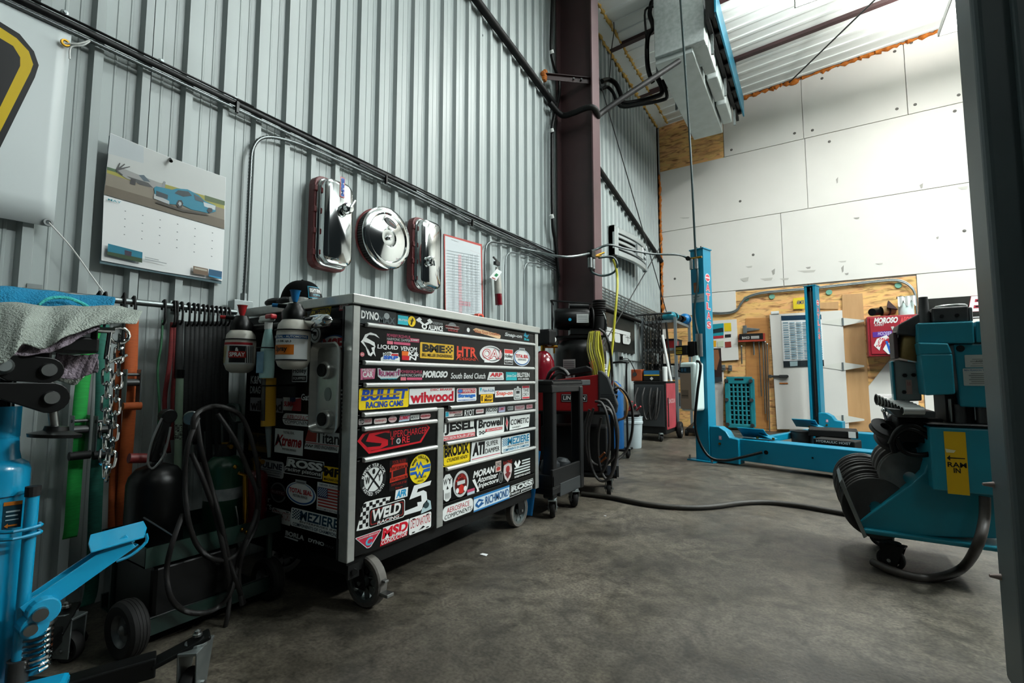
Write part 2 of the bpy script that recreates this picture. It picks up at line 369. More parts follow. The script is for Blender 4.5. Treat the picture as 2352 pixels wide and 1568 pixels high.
# eave trim and foam beads
tr = MB().prism([(0, 0), (.03, -.01), (.19, .0), (.19, .03), (0, .03)], (WX, 8.95, EAVE - .03), (1, 0, 0), (0, 0, 1), 12).build('trim_1', 'ceil'); struct(tr)
def foam_line(name, pts, r, m, parent, jit=.5):
    P = [V(p) for p in pts]; Q = []
    for a, b in zip(P, P[1:]):
        n = max(2, int((b - a).length / .035)); Q += [a.lerp(b, j / n) for j in range(n)]
    Q.append(P[-1]); rr = [r * (1 - jit + 2 * jit * random.random()) for _ in Q]
    return MB().tube([q + V((random.uniform(-1, 1), random.uniform(-1, 1), random.uniform(-1, 1))) * r * .4 for q in Q], rr, 7).build(name, m, parent, smooth=60)
foam_line('foam_bead', [(WX + .02, BY - .005, 1.9), (WX + .02, BY - .005, 4.75)], .021, 'foam', bw, .6)
foam_line('foam_bead', [(xa + .05, BY - .005, cz(xa) + .01), (3.2, BY - .005, cz(3.2) + .01)], .034, 'foam', bw, .7)
for u, v, r in ((1823, 190, .06), (2032, 105, .1), (2180, 62, .05), (1700, 228, .04)): MB().sph(Y(u, v, BY - .01), r, 10, (1.3, .35, .7)).build('foam_patch', 'foam', bw, smooth=True)
for z, r in ((3.02, .045), (3.5, .04), (2.2, .05), (2.05, .05)): MB().sph((WX + .03, BY - .02, z), r, 10, (.8, .5, 1.3)).build('foam_patch', 'foam', bw, smooth=True)
foam_line('foam_bead', [(WX + .01, 3.8, EAVE - .04), (WX + .01, 8.9, EAVE - .04)], .022, 'foamy', tr, .8)
foam_line('foam_bead', [(WX + .2, 3.8, EAVE - .01), (WX + .2, 8.9, EAVE - .01)], .018, 'foamy', tr, .9)
# building frame column
c = T('steel_column', 'dark brown steel building column standing against the ribbed wall', 'column', (-2.12, 4.7, 0))
x0, x1 = -2.335, -1.9
MB().bx(x0, x0 + .014, 4.6, 4.8, 0, 6).build('flange', 'brown', c); MB().bx(x1 - .014, x1, 4.6, 4.8, 0, 6).build('flange', mat('oxide_brown_lit', '5a4043', .45, 0, '4a3336', 3), c)  # inner flange gets a lighter brown: light on that face painted into the colour
MB().bx(x0 + .01, x1 - .01, 4.694, 4.706, 0, 6).build('web', 'brown', c); MB().bx(x0 - .03, x1 + .03, 4.55, 4.85, 0, .02).build('base_plate', 'brown', c)
a, b = X(1248, 176, WX), X(1346, 190, -1.96)
g_ = T('angle_brace', 'short brown angle iron brace from wall to column with rusty orange foam', 'brace', a)
mb = MB(); b = V((-1.95, 4.69, a.z - .02)); mb.bar(a, b, .006, .06); mb.bar(a + V((0, 0, .03)), b + V((0, 0, .03)), .05, .006); mb.build('angle', 'brown', g_)
for t in (.62, .78): MB().cyl(a.lerp(b, t) + V((.01, -.01, 0)), a.lerp(b, t) + V((.02, -.02, 0)), .012, n=8).build('bolt', 'dsteel', g_)
for i in range(7): MB().sph(a + V((.01, random.uniform(-.03, .03), random.uniform(-.07, .07))), random.uniform(.02, .035), 8).build('foam_patch', 'foam', g_, smooth=True)
# ceiling light fixtures
def lamp(x, y, z, turn, watts, tint, label):
    t = T('ceiling_light', label, 'light', (x, y, z), 'ceiling LED fixtures', R(turn), True)
    mb = MB(); mb.bx(-.17, .17, -.62, .62, .015, .05); mb.bx(-.17, -.155, -.62, .62, -.02, .02); mb.bx(.155, .17, -.62, .62, -.02, .02); mb.bx(-.17, .17, -.62, -.605, -.02, .02); mb.bx(-.17, .17, .605, .62, -.02, .02)
    mb.build('housing', 'white', t)
    MB().bx(-.15, .15, -.6, .6, -.004, .014).build('diffuser', mat('lit_diffuser', 'fffdf6', .5, emit=14), t)
    for s in (-.5, .5): MB().cyl((0, s, .05), (0, s, ceil_z(x) - z + .005), .006, n=8).build('hanger_rod', 'steel', t)
    l = bpy.data.lights.new('lamp_light', 'AREA'); l.shape = 'RECTANGLE'; l.size = .3; l.size_y = 1.2; l.energy = watts; l.color = tint
    lo = bpy.data.objects.new('lamp_light', l); COL.objects.link(lo); lo.parent = t; lo.location = (0, 0, -.012)
    l2 = l.copy(); l2.energy = (120 if i == 0 else watts * 1.3); lo2 = bpy.data.objects.new('lamp_uplight', l2); COL.objects.link(lo2); lo2.parent = t; lo2.location = (0, 0, .056); lo2.rotation_euler = (math.pi, 0, 0)  # upward light added above the closed housing to brighten ceiling and wall top
for i, a in enumerate(LAMPS):
    lamp(*a, ['bright ceiling LED fixture near the white back wall, just left of the black post', 'ceiling LED fixture over the teal lift, just above the frame', 'ceiling LED fixture over the open floor by the tool chest, above the frame', 'far ceiling LED fixture right of the frame, level with the lift', 'ceiling LED fixture right of the frame, level with the pipe bender', 'ceiling LED fixture behind the viewer, out of frame'][i])
# ================================================================ ROLLING TOOL CHEST
FX, SY = -1.45, 1.165
CH = T('tool_chest', 'large black rolling tool chest covered in racing stickers, stainless top', 'tool chest', (-1.82, 1.87, 0))
mb = MB(); mb.bx(-2.17, FX - .012, SY + .005, 2.565, .205, 1.145); mb.build('body', 'chestb', CH, bevel=.006)
mb = MB(); mb.bx(-2.19, FX + .016, SY - .012, 2.578, 1.149, 1.187); mb.build('worktop', 'stain', CH, bevel=.004)
mb = MB(); mb.bx(FX - .045, FX + .004, SY - .001, 1.198, .205, 1.146); mb.build('corner_post', 'stain', CH, bevel=.003)
mb = MB(); mb.bx(FX - .045, FX + .004, 2.534, 2.575, .205, 1.146); mb.build('corner_post', 'stain', CH, bevel=.003)
mb = MB(); mb.bx(FX - .02, FX + .006, 1.644, 1.686, .205, .736); mb.build('divider_post', 'stain', CH, bevel=.003)
MB().bx(-2.15, FX - .03, 1.19, 2.54, .15, .206).build('caster_frame', 'blackm', CH)
DR = {}
def drawer(key, y0, y1, z0, z1, hy=None):
    d = MB().bx(FX - .011, FX, y0, y1, z0, z1).build('drawer', 'chestb', CH, bevel=.003); DR[key] = d
    if hy:
        a, b = hy; h = MB(); h.prism([(0, 0), (.016, 0), (.02, .004), (.02, .012), (.014, .017), (0, .017)], (FX, b, z1 - .009), (1, 0, 0), (0, 0, 1), b - a); h.build('handle', mat('handle_aluminium', 'c8cbc9', .28, .55), d, bevel=.002)
drawer('1', 1.2, 2.53, 1.084, 1.142)
drawer('2', 1.2, 2.53, .936, 1.076, (1.222, 2.512)); drawer('3', 1.2, 2.53, .85, .93, (1.215, 2.504)); drawer('4', 1.2, 2.53, .742, .845, (1.222, 2.512))
drawer('5l', 1.2, 1.641, .686, .733, (1.217, 1.627)); drawer('6l', 1.2, 1.641, .57, .68, (1.219, 1.628)); drawer('7l', 1.2, 1.641, .215, .564, (1.224, 1.633))
drawer('5r', 1.689, 2.53, .682, .734, (1.72, 2.525)); drawer('6r', 1.689, 2.53, .578, .677, (1.70, 2.517)); drawer('7r', 1.689, 2.53, .462, .57, (1.70, 2.517)); drawer('8r', 1.689, 2.53, .305, .455, (1.702, 2.517)); drawer('9r', 1.689, 2.53, .212, .300)
wh, bk, yl, rd, bl, gy, tq, og, pk = 'd9dcda', '0c0c0d', 'd9b81c', 'b01522', '1546a0', '8f9494', '2aa6b4', 'd0621c', 'b04a66'
def t(s, x0, y0, x1, y1, c, sh=0, b=.012): return ('t', s, x0, y0, x1, y1, c, sh, b)
def stick(key, tl, br, els, label=None):
    if key == 's':
        A, B = Y(*tl, SY), Y(*br, SY); par = SIDE
        return decal(els, (A.x, SY + .0006, B.z), (1, 0, 0), (0, 0, 1), B.x - A.x, A.z - B.z, 'sticker', par, label=label)
    A, B = X(*tl, FX), X(*br, FX)
    return decal(els, (FX, A.y, B.z), (0, 1, 0), (0, 0, 1), B.y - A.y, A.z - B.z, 'sticker', DR[key], label=label)
def card(bg, fg, txt, y0=.2, y1=.8, rad=.06, sh=0, x0=.08, x1=.92): return [('rr', 0, 0, 1, 1, rad, bg), t(txt, x0, y0, x1, y1, fg, sh)]
q = stick
# top drawer
q('1', (827, 704), (909, 752), [('r', 0, 0, 1, 1, '1a2022')] + [('c', 0, 0, .7, 1, 28, 14, '2b3335'), t('DYNO', .03, .3, .5, .8, wh, 0, .04), t('MAX', .5, .18, .97, .62, '4a5355', 0, .02), ('e', .72, .66, .08, .2, '8f9697'), t('PERFORMANCE', .5, .05, .93, .14, '6a1a20')], 'dark mesh sticker with white lettering')
q('1', (914, 721), (954, 751), [('r', 0, .08, .58, .92, tq), t('BILSTEIN', .03, .42, .56, .6, wh), ('e', .78, .5, .22, .5, yl), ('p', [(.7, .2), (.78, .15), (.86, .75), (.8, .85)], bk), ('p', [(.68, .5), (.9, .55), (.88, .62), (.7, .58)], bk)], 'turquoise and yellow sticker')
hp = [('p', [(0, .7), (.13, .95), (.22, .8), (.1, .55)], wh), ('p', [(.1, .62), (.16, .72), (.36, .4), (.3, .3)], wh), ('p', [(.62, .72), (.5, .95), (.4, .8), (.52, .55)], wh), ('p', [(.5, .6), (.45, .72), (.26, .4), (.33, .32)], wh), ('e', .3, .3, .1, .2, wh), ('e', .3, .3, .05, .1, bk)]
q('1', (955, 725), (1016, 764), hp + [t('HORSEPOWER', .6, .55, 1, .75, gy), t('ALLIANCE', .44, .1, 1, .5, wh, 0, .03)], 'white crossed piston emblem')
q('1', (1021, 738), (1056, 764), [('e', .5, .7, .25, .3, '6c7072'), ('rr', 0, .3, 1, .68, .12, 'a8a09c'), t('Motor Mile', .04, .36, .96, .64, '7a3a38'), t('GARAGE', .2, .03, .85, .28, 'a04040')])
q('1', (1064, 746), (1081, 774), [('e', .55, .62, .38, .38, bk), ('e', .66, .62, .2, .2, wh), ('r', 0, 0, 1, .18, '3a5c94')])
q('1', (1086, 752), (1150, 779), [('p', [(0, .75), (.1, 1), (.45, .85), (.9, .65), (1, .5), (.98, .1), (.9, .05), (.5, .3), (.1, .5)], 'c9a882'), t('Wise Guys Detailing', .04, .3, .95, .8, '8e3c16', -.2, .02)])
q('1', (1156, 760), (1200, 781), [('p', [(0, .2), (.1, .9), (1, .8), (.95, .2), (.5, 0)], bk), t('Snap-on', .08, .15, .97, .85, 'b7bcbc', .3, .03)])
q('1', (1201, 760), (1215, 783), [('p', [(.1, .5), (.4, 1), (.6, .6), (1, .7), (.7, .3)], '1d7f98'), t('Blues', .2, .02, 1, .3, tq)])
# second drawer
q('2', (829, 761), (871, 822), [('p', [(.05, .62), (.22, .9), (.5, 1), (.8, .95), (1, .8), (.7, .9), (.42, .9), (.28, .78), (.5, .7), (.72, .62), (.78, .42), (.66, .48), (.45, .56), (.2, .6)], wh), ('p', [(.0, .6), (.1, .7), (.3, .5), (.5, .15), (.62, .25), (.72, .3), (.8, .05), (.66, .18), (.55, .05), (.4, .1), (.25, .4)], wh), ('p', [(.55, .4), (.75, .45), (.7, .2), (.6, .28)], wh), ('p', [(.12, .64), (.3, .55), (.48, .24), (.34, .36), (.22, .52)], bk)], 'white snake head emblem')
q('2', (867, 789), (957, 809), [t('LIQUID', 0, .1, .5, .9, wh, .1, .02), t('VENOM', .56, .1, 1, .9, wh, .1, .02)], 'white hand-drawn lettering')
pf = [t('POWERFORCE+PLUS', 0, .68, 1, .98, pk), t('HARMONIC DAMPER', 0, .36, 1, .62, 'b9bcbb', 0, 0), ('r', 0, 0, .24, .3, 'c86a78'), ('rr', .27, .03, 1, .28, .03, pk)]
q('2', (889, 765), (942, 794), pf); q('2', (942, 776), (963, 787), card('9a3550', wh, 'SUMMIT', .3, .8, .04, .2))
q('2', (965, 785), (1042, 826), [('rr', 0, 0, 1, 1, .02, 'c9a02c'), t('BME', .06, .4, .72, .9, '1a1a16', 0, .06), ('c', .74, .42, .96, .9, 4, 4, '1a1a16'), t('BILL MILLER ENGINEERING', .05, .12, .95, .32, '1a1a16')], 'yellow rectangular sticker with black lettering')
q('2', (1047, 794), (1099, 830), [t('HTR', .04, .28, .9, 1, 'c8402c', 0, .03), ('p', [(0, 0), (.12, .45), (.2, .5), (.2, .3)], 'c8402c'), ('p', [(.82, .5), (1, .0), (.9, .2), (.72, .45)], 'c8402c'), t('DESIGNS', .15, .04, .86, .22, 'c8402c')], 'red gothic lettering')
q('2', (1102, 791), (1153, 838), [('e', .5, .55, .5, .45, wh), ('e', .52, .56, .45, .38, '5d6364'), ('e', .46, .56, .4, .34, wh), ('p', [(.18, .1), (.4, .1), (.42, .3), (.2, .3)], wh), t('QA1', .1, .22, .94, .82, rd, .12, .05), t('QA1', .13, .26, .91, .78, wh, .12, .0)], 'round white sticker with red lettering')
hol = [('r', 0, 0, 1, 1, wh), ('r', .04, .73, .96, .97, 'c83a34'), t('Holley', .05, .36, .95, .68, bk, 0, .02), ('r', .04, .04, .96, .3, '151515'), t('EQUIPPED', .1, .1, .9, .24, wh)]
q('2', (1158, 801), (1178, 837), hol)
ts = [('e', .5, .46, .5, .46, 'c3cbcc'), ('e', .5, .46, .46, .42, '1f4f86'), ('e', .5, .48, .42, .38, wh), ('r', .32, .84, .68, 1, '9aa0a0'), ('r', .36, .88, .64, .93, '5a5f60'), t('TOTAL SEAL', .12, .45, .88, .64, rd, 0, .03), t('PISTON RINGS', .26, .3, .74, .4, '222222')]
q('2', (1179, 797), (1217, 841), ts, 'round blue and white sticker')
srp = [('p', [(.0, .0), (0, .35), (.12, .5), (.1, .85), (.5, 1), (.62, .85), (.92, .9), (.92, .6), (1, .45), (1, 0)], 'cdd2d0'), ('c', .14, .6, .5, .9, 6, 3, '161616'), ('p', [(.52, .62), (.9, .6), (.9, .8), (.56, .78)], rd), t('SRP', .12, .22, .9, .58, '1b55b4', .15, .05), t('Sportsman Racing Products', .08, .06, .94, .16, '222222')]
q('2', (875, 806), (918, 831), srp)
kn = [('r', 0, .5, .42, 1, og), ('r', 0, 0, .42, .48, rd), t('K&', .36, .5, 1, 1, wh, .2, .03), t('N', .42, .02, .84, .5, wh, .2, .03)]
q('2', (923, 806), (962, 828), kn); q('2', (827, 808), (837, 819), [('e', .5, .5, .5, .5, 'b05a62'), t('H', .28, .28, .72, .72, wh)])
# third drawer
q('3', (828, 845), (862, 872), [('p', [(.02, 0), (0, .95), (1, 1), (.94, .1)], 'b0627e'), t('MUSCLE', .12, .72, .86, .95, wh), t('CAR', .14, .22, .82, .7, wh, 0, .03), t('MAGAZINE', .15, .04, .8, .16, '5a1a34')], 'pink shield sticker')
q('3', (867, 845), (919, 872), [('p', [(0, 1), (.12, 1), (.2, .78), (.8, .78), (.85, 1), (1, 1), (.98, .35), (.86, .12), (.14, .1), (.02, .3)], 'b9bec0'), t('SUMMIT', .14, .3, .88, .74, '8c3560', 0, .03), t('RACING EQUIPMENT', .14, .02, .86, .14, tq), ('p', [(.05, .9), (.12, .92), (.14, .4), (.06, .4)], '8c3560'), ('p', [(.9, .9), (.96, .9), (.94, .4), (.88, .4)], '8c3560')])
q('3', (920, 849), (969, 873), pf); q('3', (971, 850), (1028, 868), [t('MOROSO', 0, .05, 1, .95, 'd2d5d3', .25, .06)], 'white slanted lettering')
q('3', (1036, 855), (1115, 870), [t('South Bend Clutch', 0, .05, 1, .95, wh, .15, .01)]); q('3', (1119, 854), (1157, 872), [('p', [(0, 0), (.12, 1), (.9, 1), (.98, .85), (1, 0)], wh), t('ARP', .16, .4, .9, .92, rd, .25, .05), t('RACING PRODUCTS', .1, .1, .92, .28, '333333')])
q('3', (1162, 854), (1187, 873), [('r', 0, 0, 1, 1, '1f9aa2'), t('Jones-Cool', .05, .3, .95, .75, wh, .1)]); q('3', (1188, 855), (1216, 873), [t('BILSTEIN', 0, .4, 1, 1, wh, 0, .02), t('SHOCK ABSORBERS', .05, .08, .95, .28, wh)])
# fourth drawer
q('4', (825, 892), (938, 934), [('rr', 0, 0, 1, 1, .03, 'd8bd14'), t('BULLET', .05, .42, .97, .95, '12409a', .18, .05), ('p', [(.03, .62), (.76, .66), (.84, .7), (.76, .735), (.03, .68)], 'a37d18'), t('RACING CAMS', .13, .07, .88, .37, '12409a', 0, .03)], 'large yellow sticker with blue lettering')
q('4', (940, 892), (1044, 922), [('rr', 0, 0, 1, 1, .015, wh), t('DISC BRAKES', .44, .8, .94, .95, rd, .15, .03), t('wilwood', .02, .06, .97, .76, 'ad1428', 0, .04)], 'white sticker with red lettering')
q('4', (1049, 892), (1094, 920), [('rr', 0, 0, 1, 1, .05, wh), ('rr', .04, .62, .96, .97, .04, 'b02a34'), ('e', .17, .8, .11, .14, '2d6ab0'), t('PERFECTO', .3, .68, .94, .92, wh), t('Strange', .06, .24, .94, .6, '1a62b4', 0, .05), t('PERFORMANCE AWARD', .06, .06, .94, .17, '1a62b4')])
q('4', (1100, 889), (1136, 904), [('r', 0, 0, 1, 1, wh), t('Flex-A-Lite', .22, .3, .96, .75, '14537c', .1), ('p', [(.05, .9), (.18, .9), (.1, .3)], tq)]); q('4', (1104, 905), (1132, 923), [('r', 0, 0, 1, 1, 'd8a818'), t('Auto', .35, .52, .9, .92, bk, .1, .02), t('Meter', .3, .1, .95, .5, bk, .1, .02), ('r', .06, .2, .14, .8, bk)])
q('4', (1137, 897), (1179, 910), [('r', 0, 0, 1, 1, wh), t('Snap-on', .06, .1, .95, .9, 'c8503c', .25, .03)]); q('4', (1180, 887), (1197, 917), [('rr', 0, 0, 1, .86, .12, 'b9bdbb'), ('rr', .1, .06, .9, .8, .1, '3a3e3e'), ('rr', .15, .1, .85, .76, .1, 'b9bdbb'), ('r', .3, .45, .75, .66, '26292a'), ('e', .5, .92, .14, .08, 'b9bdbb'), ('r', .25, .2, .7, .32, '8a8f8f')])
q('4', (1199, 885), (1216, 915), [('r', 0, 0, 1, 1, wh), ('r', .04, .8, .96, .97, '8e1a2a'), t('THE', .1, .52, .9, .76, bk), t('OKV', .08, .2, .92, .46, bk, 0, 0), ('r', .04, .03, .96, .15, 'b42a34')])
# small right drawer
for tl, br, e in (((1023, 945), (1062, 954), [('r', 0, 0, 1, 1, 'b7b2ae'), ('r', .01, .1, .18, .9, '1f8aa0'), t('PERFORMANCE PARTS', .22, .5, .95, .9, '8c2a36'), ('c', .5, .1, .95, .45, 10, 2, '1a1a1a')]), ((1067, 941), (1089, 953), [t('RYOT', 0, 0, 1, 1, wh, 0, .02)]), ((1093, 940), (1111, 948), card('b9b2b0', 'a02a34', "Hamburger's", .25, .8)), ((1115, 936), (1143, 948), [('p', [(0, 0), (.06, 1), (1, 1), (.94, 0)], 'b3b8b6'), t('ROSS', .08, .3, .94, .95, '2a2d2d', .2, .03)]), ((1145, 934), (1160, 945), card('8f98b0', 'a82a3c', 'SUMMIT', .3, .85, .05, .2)), ((1166, 933), (1179, 941), card('8a8f90', '3a3d3d', 'MOROSO')), ((1182, 931), (1205, 940), card('8d8688', '7a2632', 'TRANS-DAPT')), ((1209, 929), (1223, 937), card('a08488', '8c2632', 'HEDMAN'))): q('5r', tl, br, e)
for tl, br, e in (((824, 962), (854, 973), [('rr', 0, 0, 1, 1, .06, 'a09a98'), t('TD', .02, .1, .4, .9, bk, .1, .04), t('TRANS DAPT', .42, .3, .96, .8, '8c2030')]), ((859, 961), (888, 971), card('b9b2ae', 'a02434', "Hamburger's", .25, .8, .12)), ((892, 955), (911, 969), [('e', .5, .5, .5, .5, 'b5a0a0'), t('Hooker', .1, .35, .9, .7, '9a2634')]), ((916, 952), (942, 968), [('p', [(0, .1), (.1, .9), (1, 1), (.92, .15)], '9db4c4'), t('SUMMIT', .06, .32, .96, .82, 'b0203a', .2, .04)]), ((943, 953), (963, 962), card('b5bab6', '333', 'MOROSO', .2, .8, .02, .2) if 0 else card('b5bab6', '333333', 'MOROSO', .2, .8, .02, .2)), ((965, 950), (989, 960), card('b59a9a', '98202e', 'HEDMAN', .3, .75, .2))): q('5l', tl, br, e)
# lower drawers
q('6l', (821, 993), (987, 1018), [('p', [(0, .62), (.06, .92), (.14, .99), (.95, 1), (1, .82), (.86, .12), (.2, .0), (.14, .0)], 'b01420'), ('p', [(.04, .62), (.09, .86), (.16, .94), (.94, .95), (.97, .82), (.84, .2), (.22, .12), (.17, .1)], '0d0d0e'), ('p', [(.1, .56), (.14, .9), (.4, .98), (.4, .8), (.34, .86), (.2, .78), (.38, .5), (.38, .25), (.28, .14), (.14, .12), (.12, .3), (.28, .26), (.3, .38), (.18, .48)], 'b01420'), t('UPERCHARGER', .41, .56, .95, .88, 'b8202a', 0, 0), t('T', .41, .24, .46, .54, 'b8202a'), ('e', .52, .37, .03, .13, 'aeb4b6'), ('e', .52, .37, .018, .08, '3a3e40'), t('RE', .57, .24, .68, .54, 'b8202a')], 'red outlined sticker on black')
q('7l', (828, 1068), (886, 1131), [('e', .5, .5, .5, .5, '151718'), ('e', .5, .5, .36, .36, 'd4d8d6'), ('p', [(.25, .22), (.29, .18), (.78, .76), (.74, .8)], bk), ('p', [(.75, .22), (.71, .18), (.22, .76), (.26, .8)], bk), ('e', .5, .74, .05, .08, bk), t('W', .18, .4, .36, .62, bk, 0, .01), t('Y', .66, .42, .8, .64, bk, 0, .01), ('arc', 'SUPPORT YOUR LOCAL', .5, .5, .43, .1, 165, 8.6, wh), ('arc', 'WASTED YOUTH', .5, .5, .43, .1, 205, -11, wh)], 'round black and white sticker with crossed tools')
q('7l', (895, 1057), (935, 1118), [('rr', 0, 0, 1, 1, .03, '0d0d0e'), t('TOOL RULES', .14, .86, .9, .96, '8e2018'), ('rr', .1, .3, .95, .84, .1, 'a3281c'), ('rr', .18, .38, .86, .74, .1, '200d0c'), ('p', [(0, .62), (1, .68), (.98, .82), (.02, .76)], 'b0301e'), ('p', [(0, .28), (1, .32), (.98, .46), (.02, .42)], 'b0301e'), t("DON'T BORROW 'EM", .06, .66, .94, .77, '1a0d0c'), t("DON'T TOUCH 'EM", .06, .32, .94, .41, '1a0d0c'), t("DON'T LOOK AT 'EM", .08, .16, .92, .24, '8e2018'), t('Snap-on', .3, .02, .7, .1, '8e2018')], 'dark sticker with red banners')
q('7l', (941, 1048), (989, 1104), [('e', .5, .5, .5, .5, 'd2bc1c'), ('p', [(.02, .6), (.26, .6), (.34, .78), (.42, .62), (.5, .78), (.6, .6), (.98, .62), (.98, .5), (.62, .5), (.5, .66), (.42, .5), (.34, .66), (.26, .5), (.02, .5)], '1b4f9c'), ('p', [(.02, .46), (.3, .46), (.38, .3), (.46, .44), (.54, .28), (.64, .46), (.98, .48), (.96, .36), (.68, .36), (.56, .18), (.46, .32), (.36, .2), (.28, .36), (.04, .36)], '1b4f9c'), ('arc', 'MARK WILLIAMS', .5, .5, .41, .09, 150, 10, bk), t('HI-TORQUE', .24, .17, .78, .25, bk), t('AXLES', .36, .08, .64, .14, bk)], 'round yellow sticker with blue zigzag')
q('7l', (907, 1126), (937, 1139), [('p', [(0, 0), (.06, 1), (1, 1), (.95, 0)], wh), t('AFR', .12, .12, .9, .88, '1d84b4', .2, .05)])
q('7l', (927, 1120), (990, 1164), [('p', [(1, 1), (.36, .98), (.2, .52), (.62, .56), (.64, .32), (.48, .34), (.5, .2), (.0, .16), (.0, .02), (.6, .0), (.86, .2), (.82, .62), (.7, .72), (.46, .7), (.5, .82), (.95, .84)], 'd4d8d8')], 'large white numeral 5')
q('7l', (820, 1158), (929, 1186), [('p', [(.0, .06), (.12, .95), (.16, 1), (.4, 1), (.68, .95), (.6, .55), (.3, .7), (.24, 0)], wh), ('c', .05, .1, .3, .95, 4, 6, bk), ('c', .3, .72, .64, .95, 5, 2, bk), ('rr', .22, .0, 1, .72, .05, wh), ('rr', .235, .03, .985, .69, .045, bk), ('rr', .26, .1, .96, .63, .03, '8e2420'), ('rr', .275, .13, .945, .6, .03, bk), t('WELD', .28, .22, .9, .64, wh, .15, .04), t('RACING', .4, .05, .86, .18, wh, .2, .02)], 'chequered flag sticker with white lettering')
q('7l', (967, 1151), (991, 1171), [('p', [(0, 0), (.2, .7), (.6, 1), (.9, .8), (1, .1)], '9fb6ba'), ('e', .5, .55, .25, .25, '26383c')])
q('7l', (873, 1214), (939, 1229), [('p', [(.1, 1), (1, 1), (.94, .3), (.04, .3)], wh), t('MSD', .08, .34, .96, .95, 'b81226', .15, .05), ('p', [(0, 0), (.02, .3), (.95, .3), (.92, .05)], 'b81226'), t('SUPER', .4, .3, .76, .44, wh, .2, .02), t('CONDUCTOR', .04, .06, .92, .3, wh, .25, .02)])
q('7l', (940, 1191), (990, 1210), [('rr', 0, 0, 1, 1, .06, wh), t('DETONATORS', .06, .36, .95, .88, 'a01a24', 0, 0), ('r', .12, .86, .24, .93, bk), ('r', .76, .86, .88, .93, bk), ('r', .12, .07, .24, .14, bk), ('r', .76, .07, .88, .14, bk), ('p', [(.4, .1), (.6, .3), (.55, .12), (.7, .2)], '333333')])
q('7l', (816, 1237), (875, 1247), [('p', [(0, 1), (.03, 1.05), (.97, 1.05), (1, 1), (.6, .02), (.52, -.02), (.44, .02)], 'c9d0d2'), ('p', [(.03, 1), (.97, 1), (.56, .05), (.46, .05)], 'b0243c'), t('CHAMPION BEADLOCK', .12, .83, .88, .94, wh), t('C', .38, .18, .64, .76, '4d9cb4', .15, .05)])
q('6r', (1016, 971), (1091, 1001), [('p', [(.06, .98), (.96, 1), (.96, .5), (1, .4), (1, 0), (0, 0), (0, .42), (.06, .48)], 'd4d8d4'), t('JESEL', .06, .3, .95, .96, bk, 0, .05), ('r', .01, .02, .99, .25, 'b42a34'), t('PRECISION ROLLER LIFTERS', .03, .06, .97, .21, wh)], 'white sticker with black lettering and red strip')
q('6r', (1095, 963), (1158, 992), [('rr', 0, 0, 1, 1, .05, 'd0d5d2'), t('Browell', .06, .46, .95, .95, bk, .1, .04), ('r', .3, .2, .92, .36, rd), t('BELLHOUSING', .34, .23, .9, .33, wh, .1), ('c', .08, .1, .3, .3, 4, 3, '222222')])
q('6r', (1160, 957), (1217, 980), [('p', [(.02, .5), (.06, 1), (.12, .6), (.08, 0)], wh), ('p', [(.035, .5), (.06, .9), (.1, .6), (.075, .2)], rd), ('p', [(.16, 0), (.18, 1), (1, .98), (.95, .05)], 'd0d5d2'), t('COMETIC', .2, .35, .94, .75, bk, .1, .02), t('GASKET', .26, .12, .6, .22, bk)])
q('7r', (1017, 1022), (1079, 1058), [('rr', 0, 0, 1, 1, .05, 'd6bb12'), ('rr', .02, .03, .98, .97, .05, bk), ('rr', .035, .05, .965, .95, .05, 'd6bb12'), t('BRODIX', .05, .4, .95, .94, bk, 0, .05), t('CYLINDER HEADS', .14, .18, .9, .34, bk, .3)], 'yellow sticker with black lettering')
q('7r', (1081, 1015), (1150, 1042), [('p', [(.0, 0), (.04, 1), (1, 1), (1, 0)], 'd0d5d3'), ('r', .03, .04, .98, .08, 'a01c38'), t('ATI', .06, .22, .44, .92, bk, .08, .06), t('SUPER', .5, .6, .9, .86, bk, 0, 0), t('DAMPER', .46, .22, .95, .48, bk, 0, 0)])
mez = lambda c: [('rr', 0, 0, 1, 1, .03, 'd0d6d4'), ('c', .03, .42, .24, .94, 7, 7, c), t('MEZIERE', .2, .44, .97, .94, c, .1, .03), t('ENTERPRISES INC', .2, .3, .97, .4, bk, .2), t('COMPONENTS OF CHAMPIONS', .05, .06, .96, .24, c)]
q('7r', (1152, 1006), (1217, 1025), mez('166f96'), 'white sticker with blue lettering')
q('8r', (1016, 1092), (1039, 1147), [('p', [(.0, .5), (.02, .8), (.3, 1), (.7, 1), (.98, .8), (1, .5), (.86, .45), (.84, .1), (.6, 0), (.4, 0), (.16, .1), (.14, .45)], 'd4d8d6'), t('W', .1, .62, .48, .84, bk), t('Y', .54, .62, .9, .84, bk), ('p', [(.4, .45), (.6, .45), (.5, .58)], bk)] + [('r', x, .1, x + .03, .32, bk) for x in (.3, .42, .54, .66)], 'white skull sticker')
q('8r', (1041, 1085), (1076, 1135), [('e', .5, .5, .5, .5, 'b3b7b6'), ('e', .5, .5, .4, .4, '4a1412'), ('arc', 'RACING', .5, .5, .3, .14, 150, 23, 'b02a20'), ('r', .25, .48, .75, .62, 'b9bdbc'), ('p', [(.22, .3), (.5, .5), (.78, .3), (.6, .14), (.4, .14)], 'b02a20'), ('e', .25, .28, .1, .1, wh), ('e', .75, .28, .1, .1, wh)])
q('8r', (1084, 1082), (1144, 1113), [t('MORAN', .06, .66, .84, .98, wh, .25, .04), t('Atomizer', .2, .38, .98, .64, wh, .25, .02), t('Injectors', .24, .08, 1.0, .36, wh, .25, .02), ('p', [(0, .6), (.1, .62), (.24, .1), (.26, 0), (.16, 0), (.18, .1)], wh)], 'white slanted lettering')
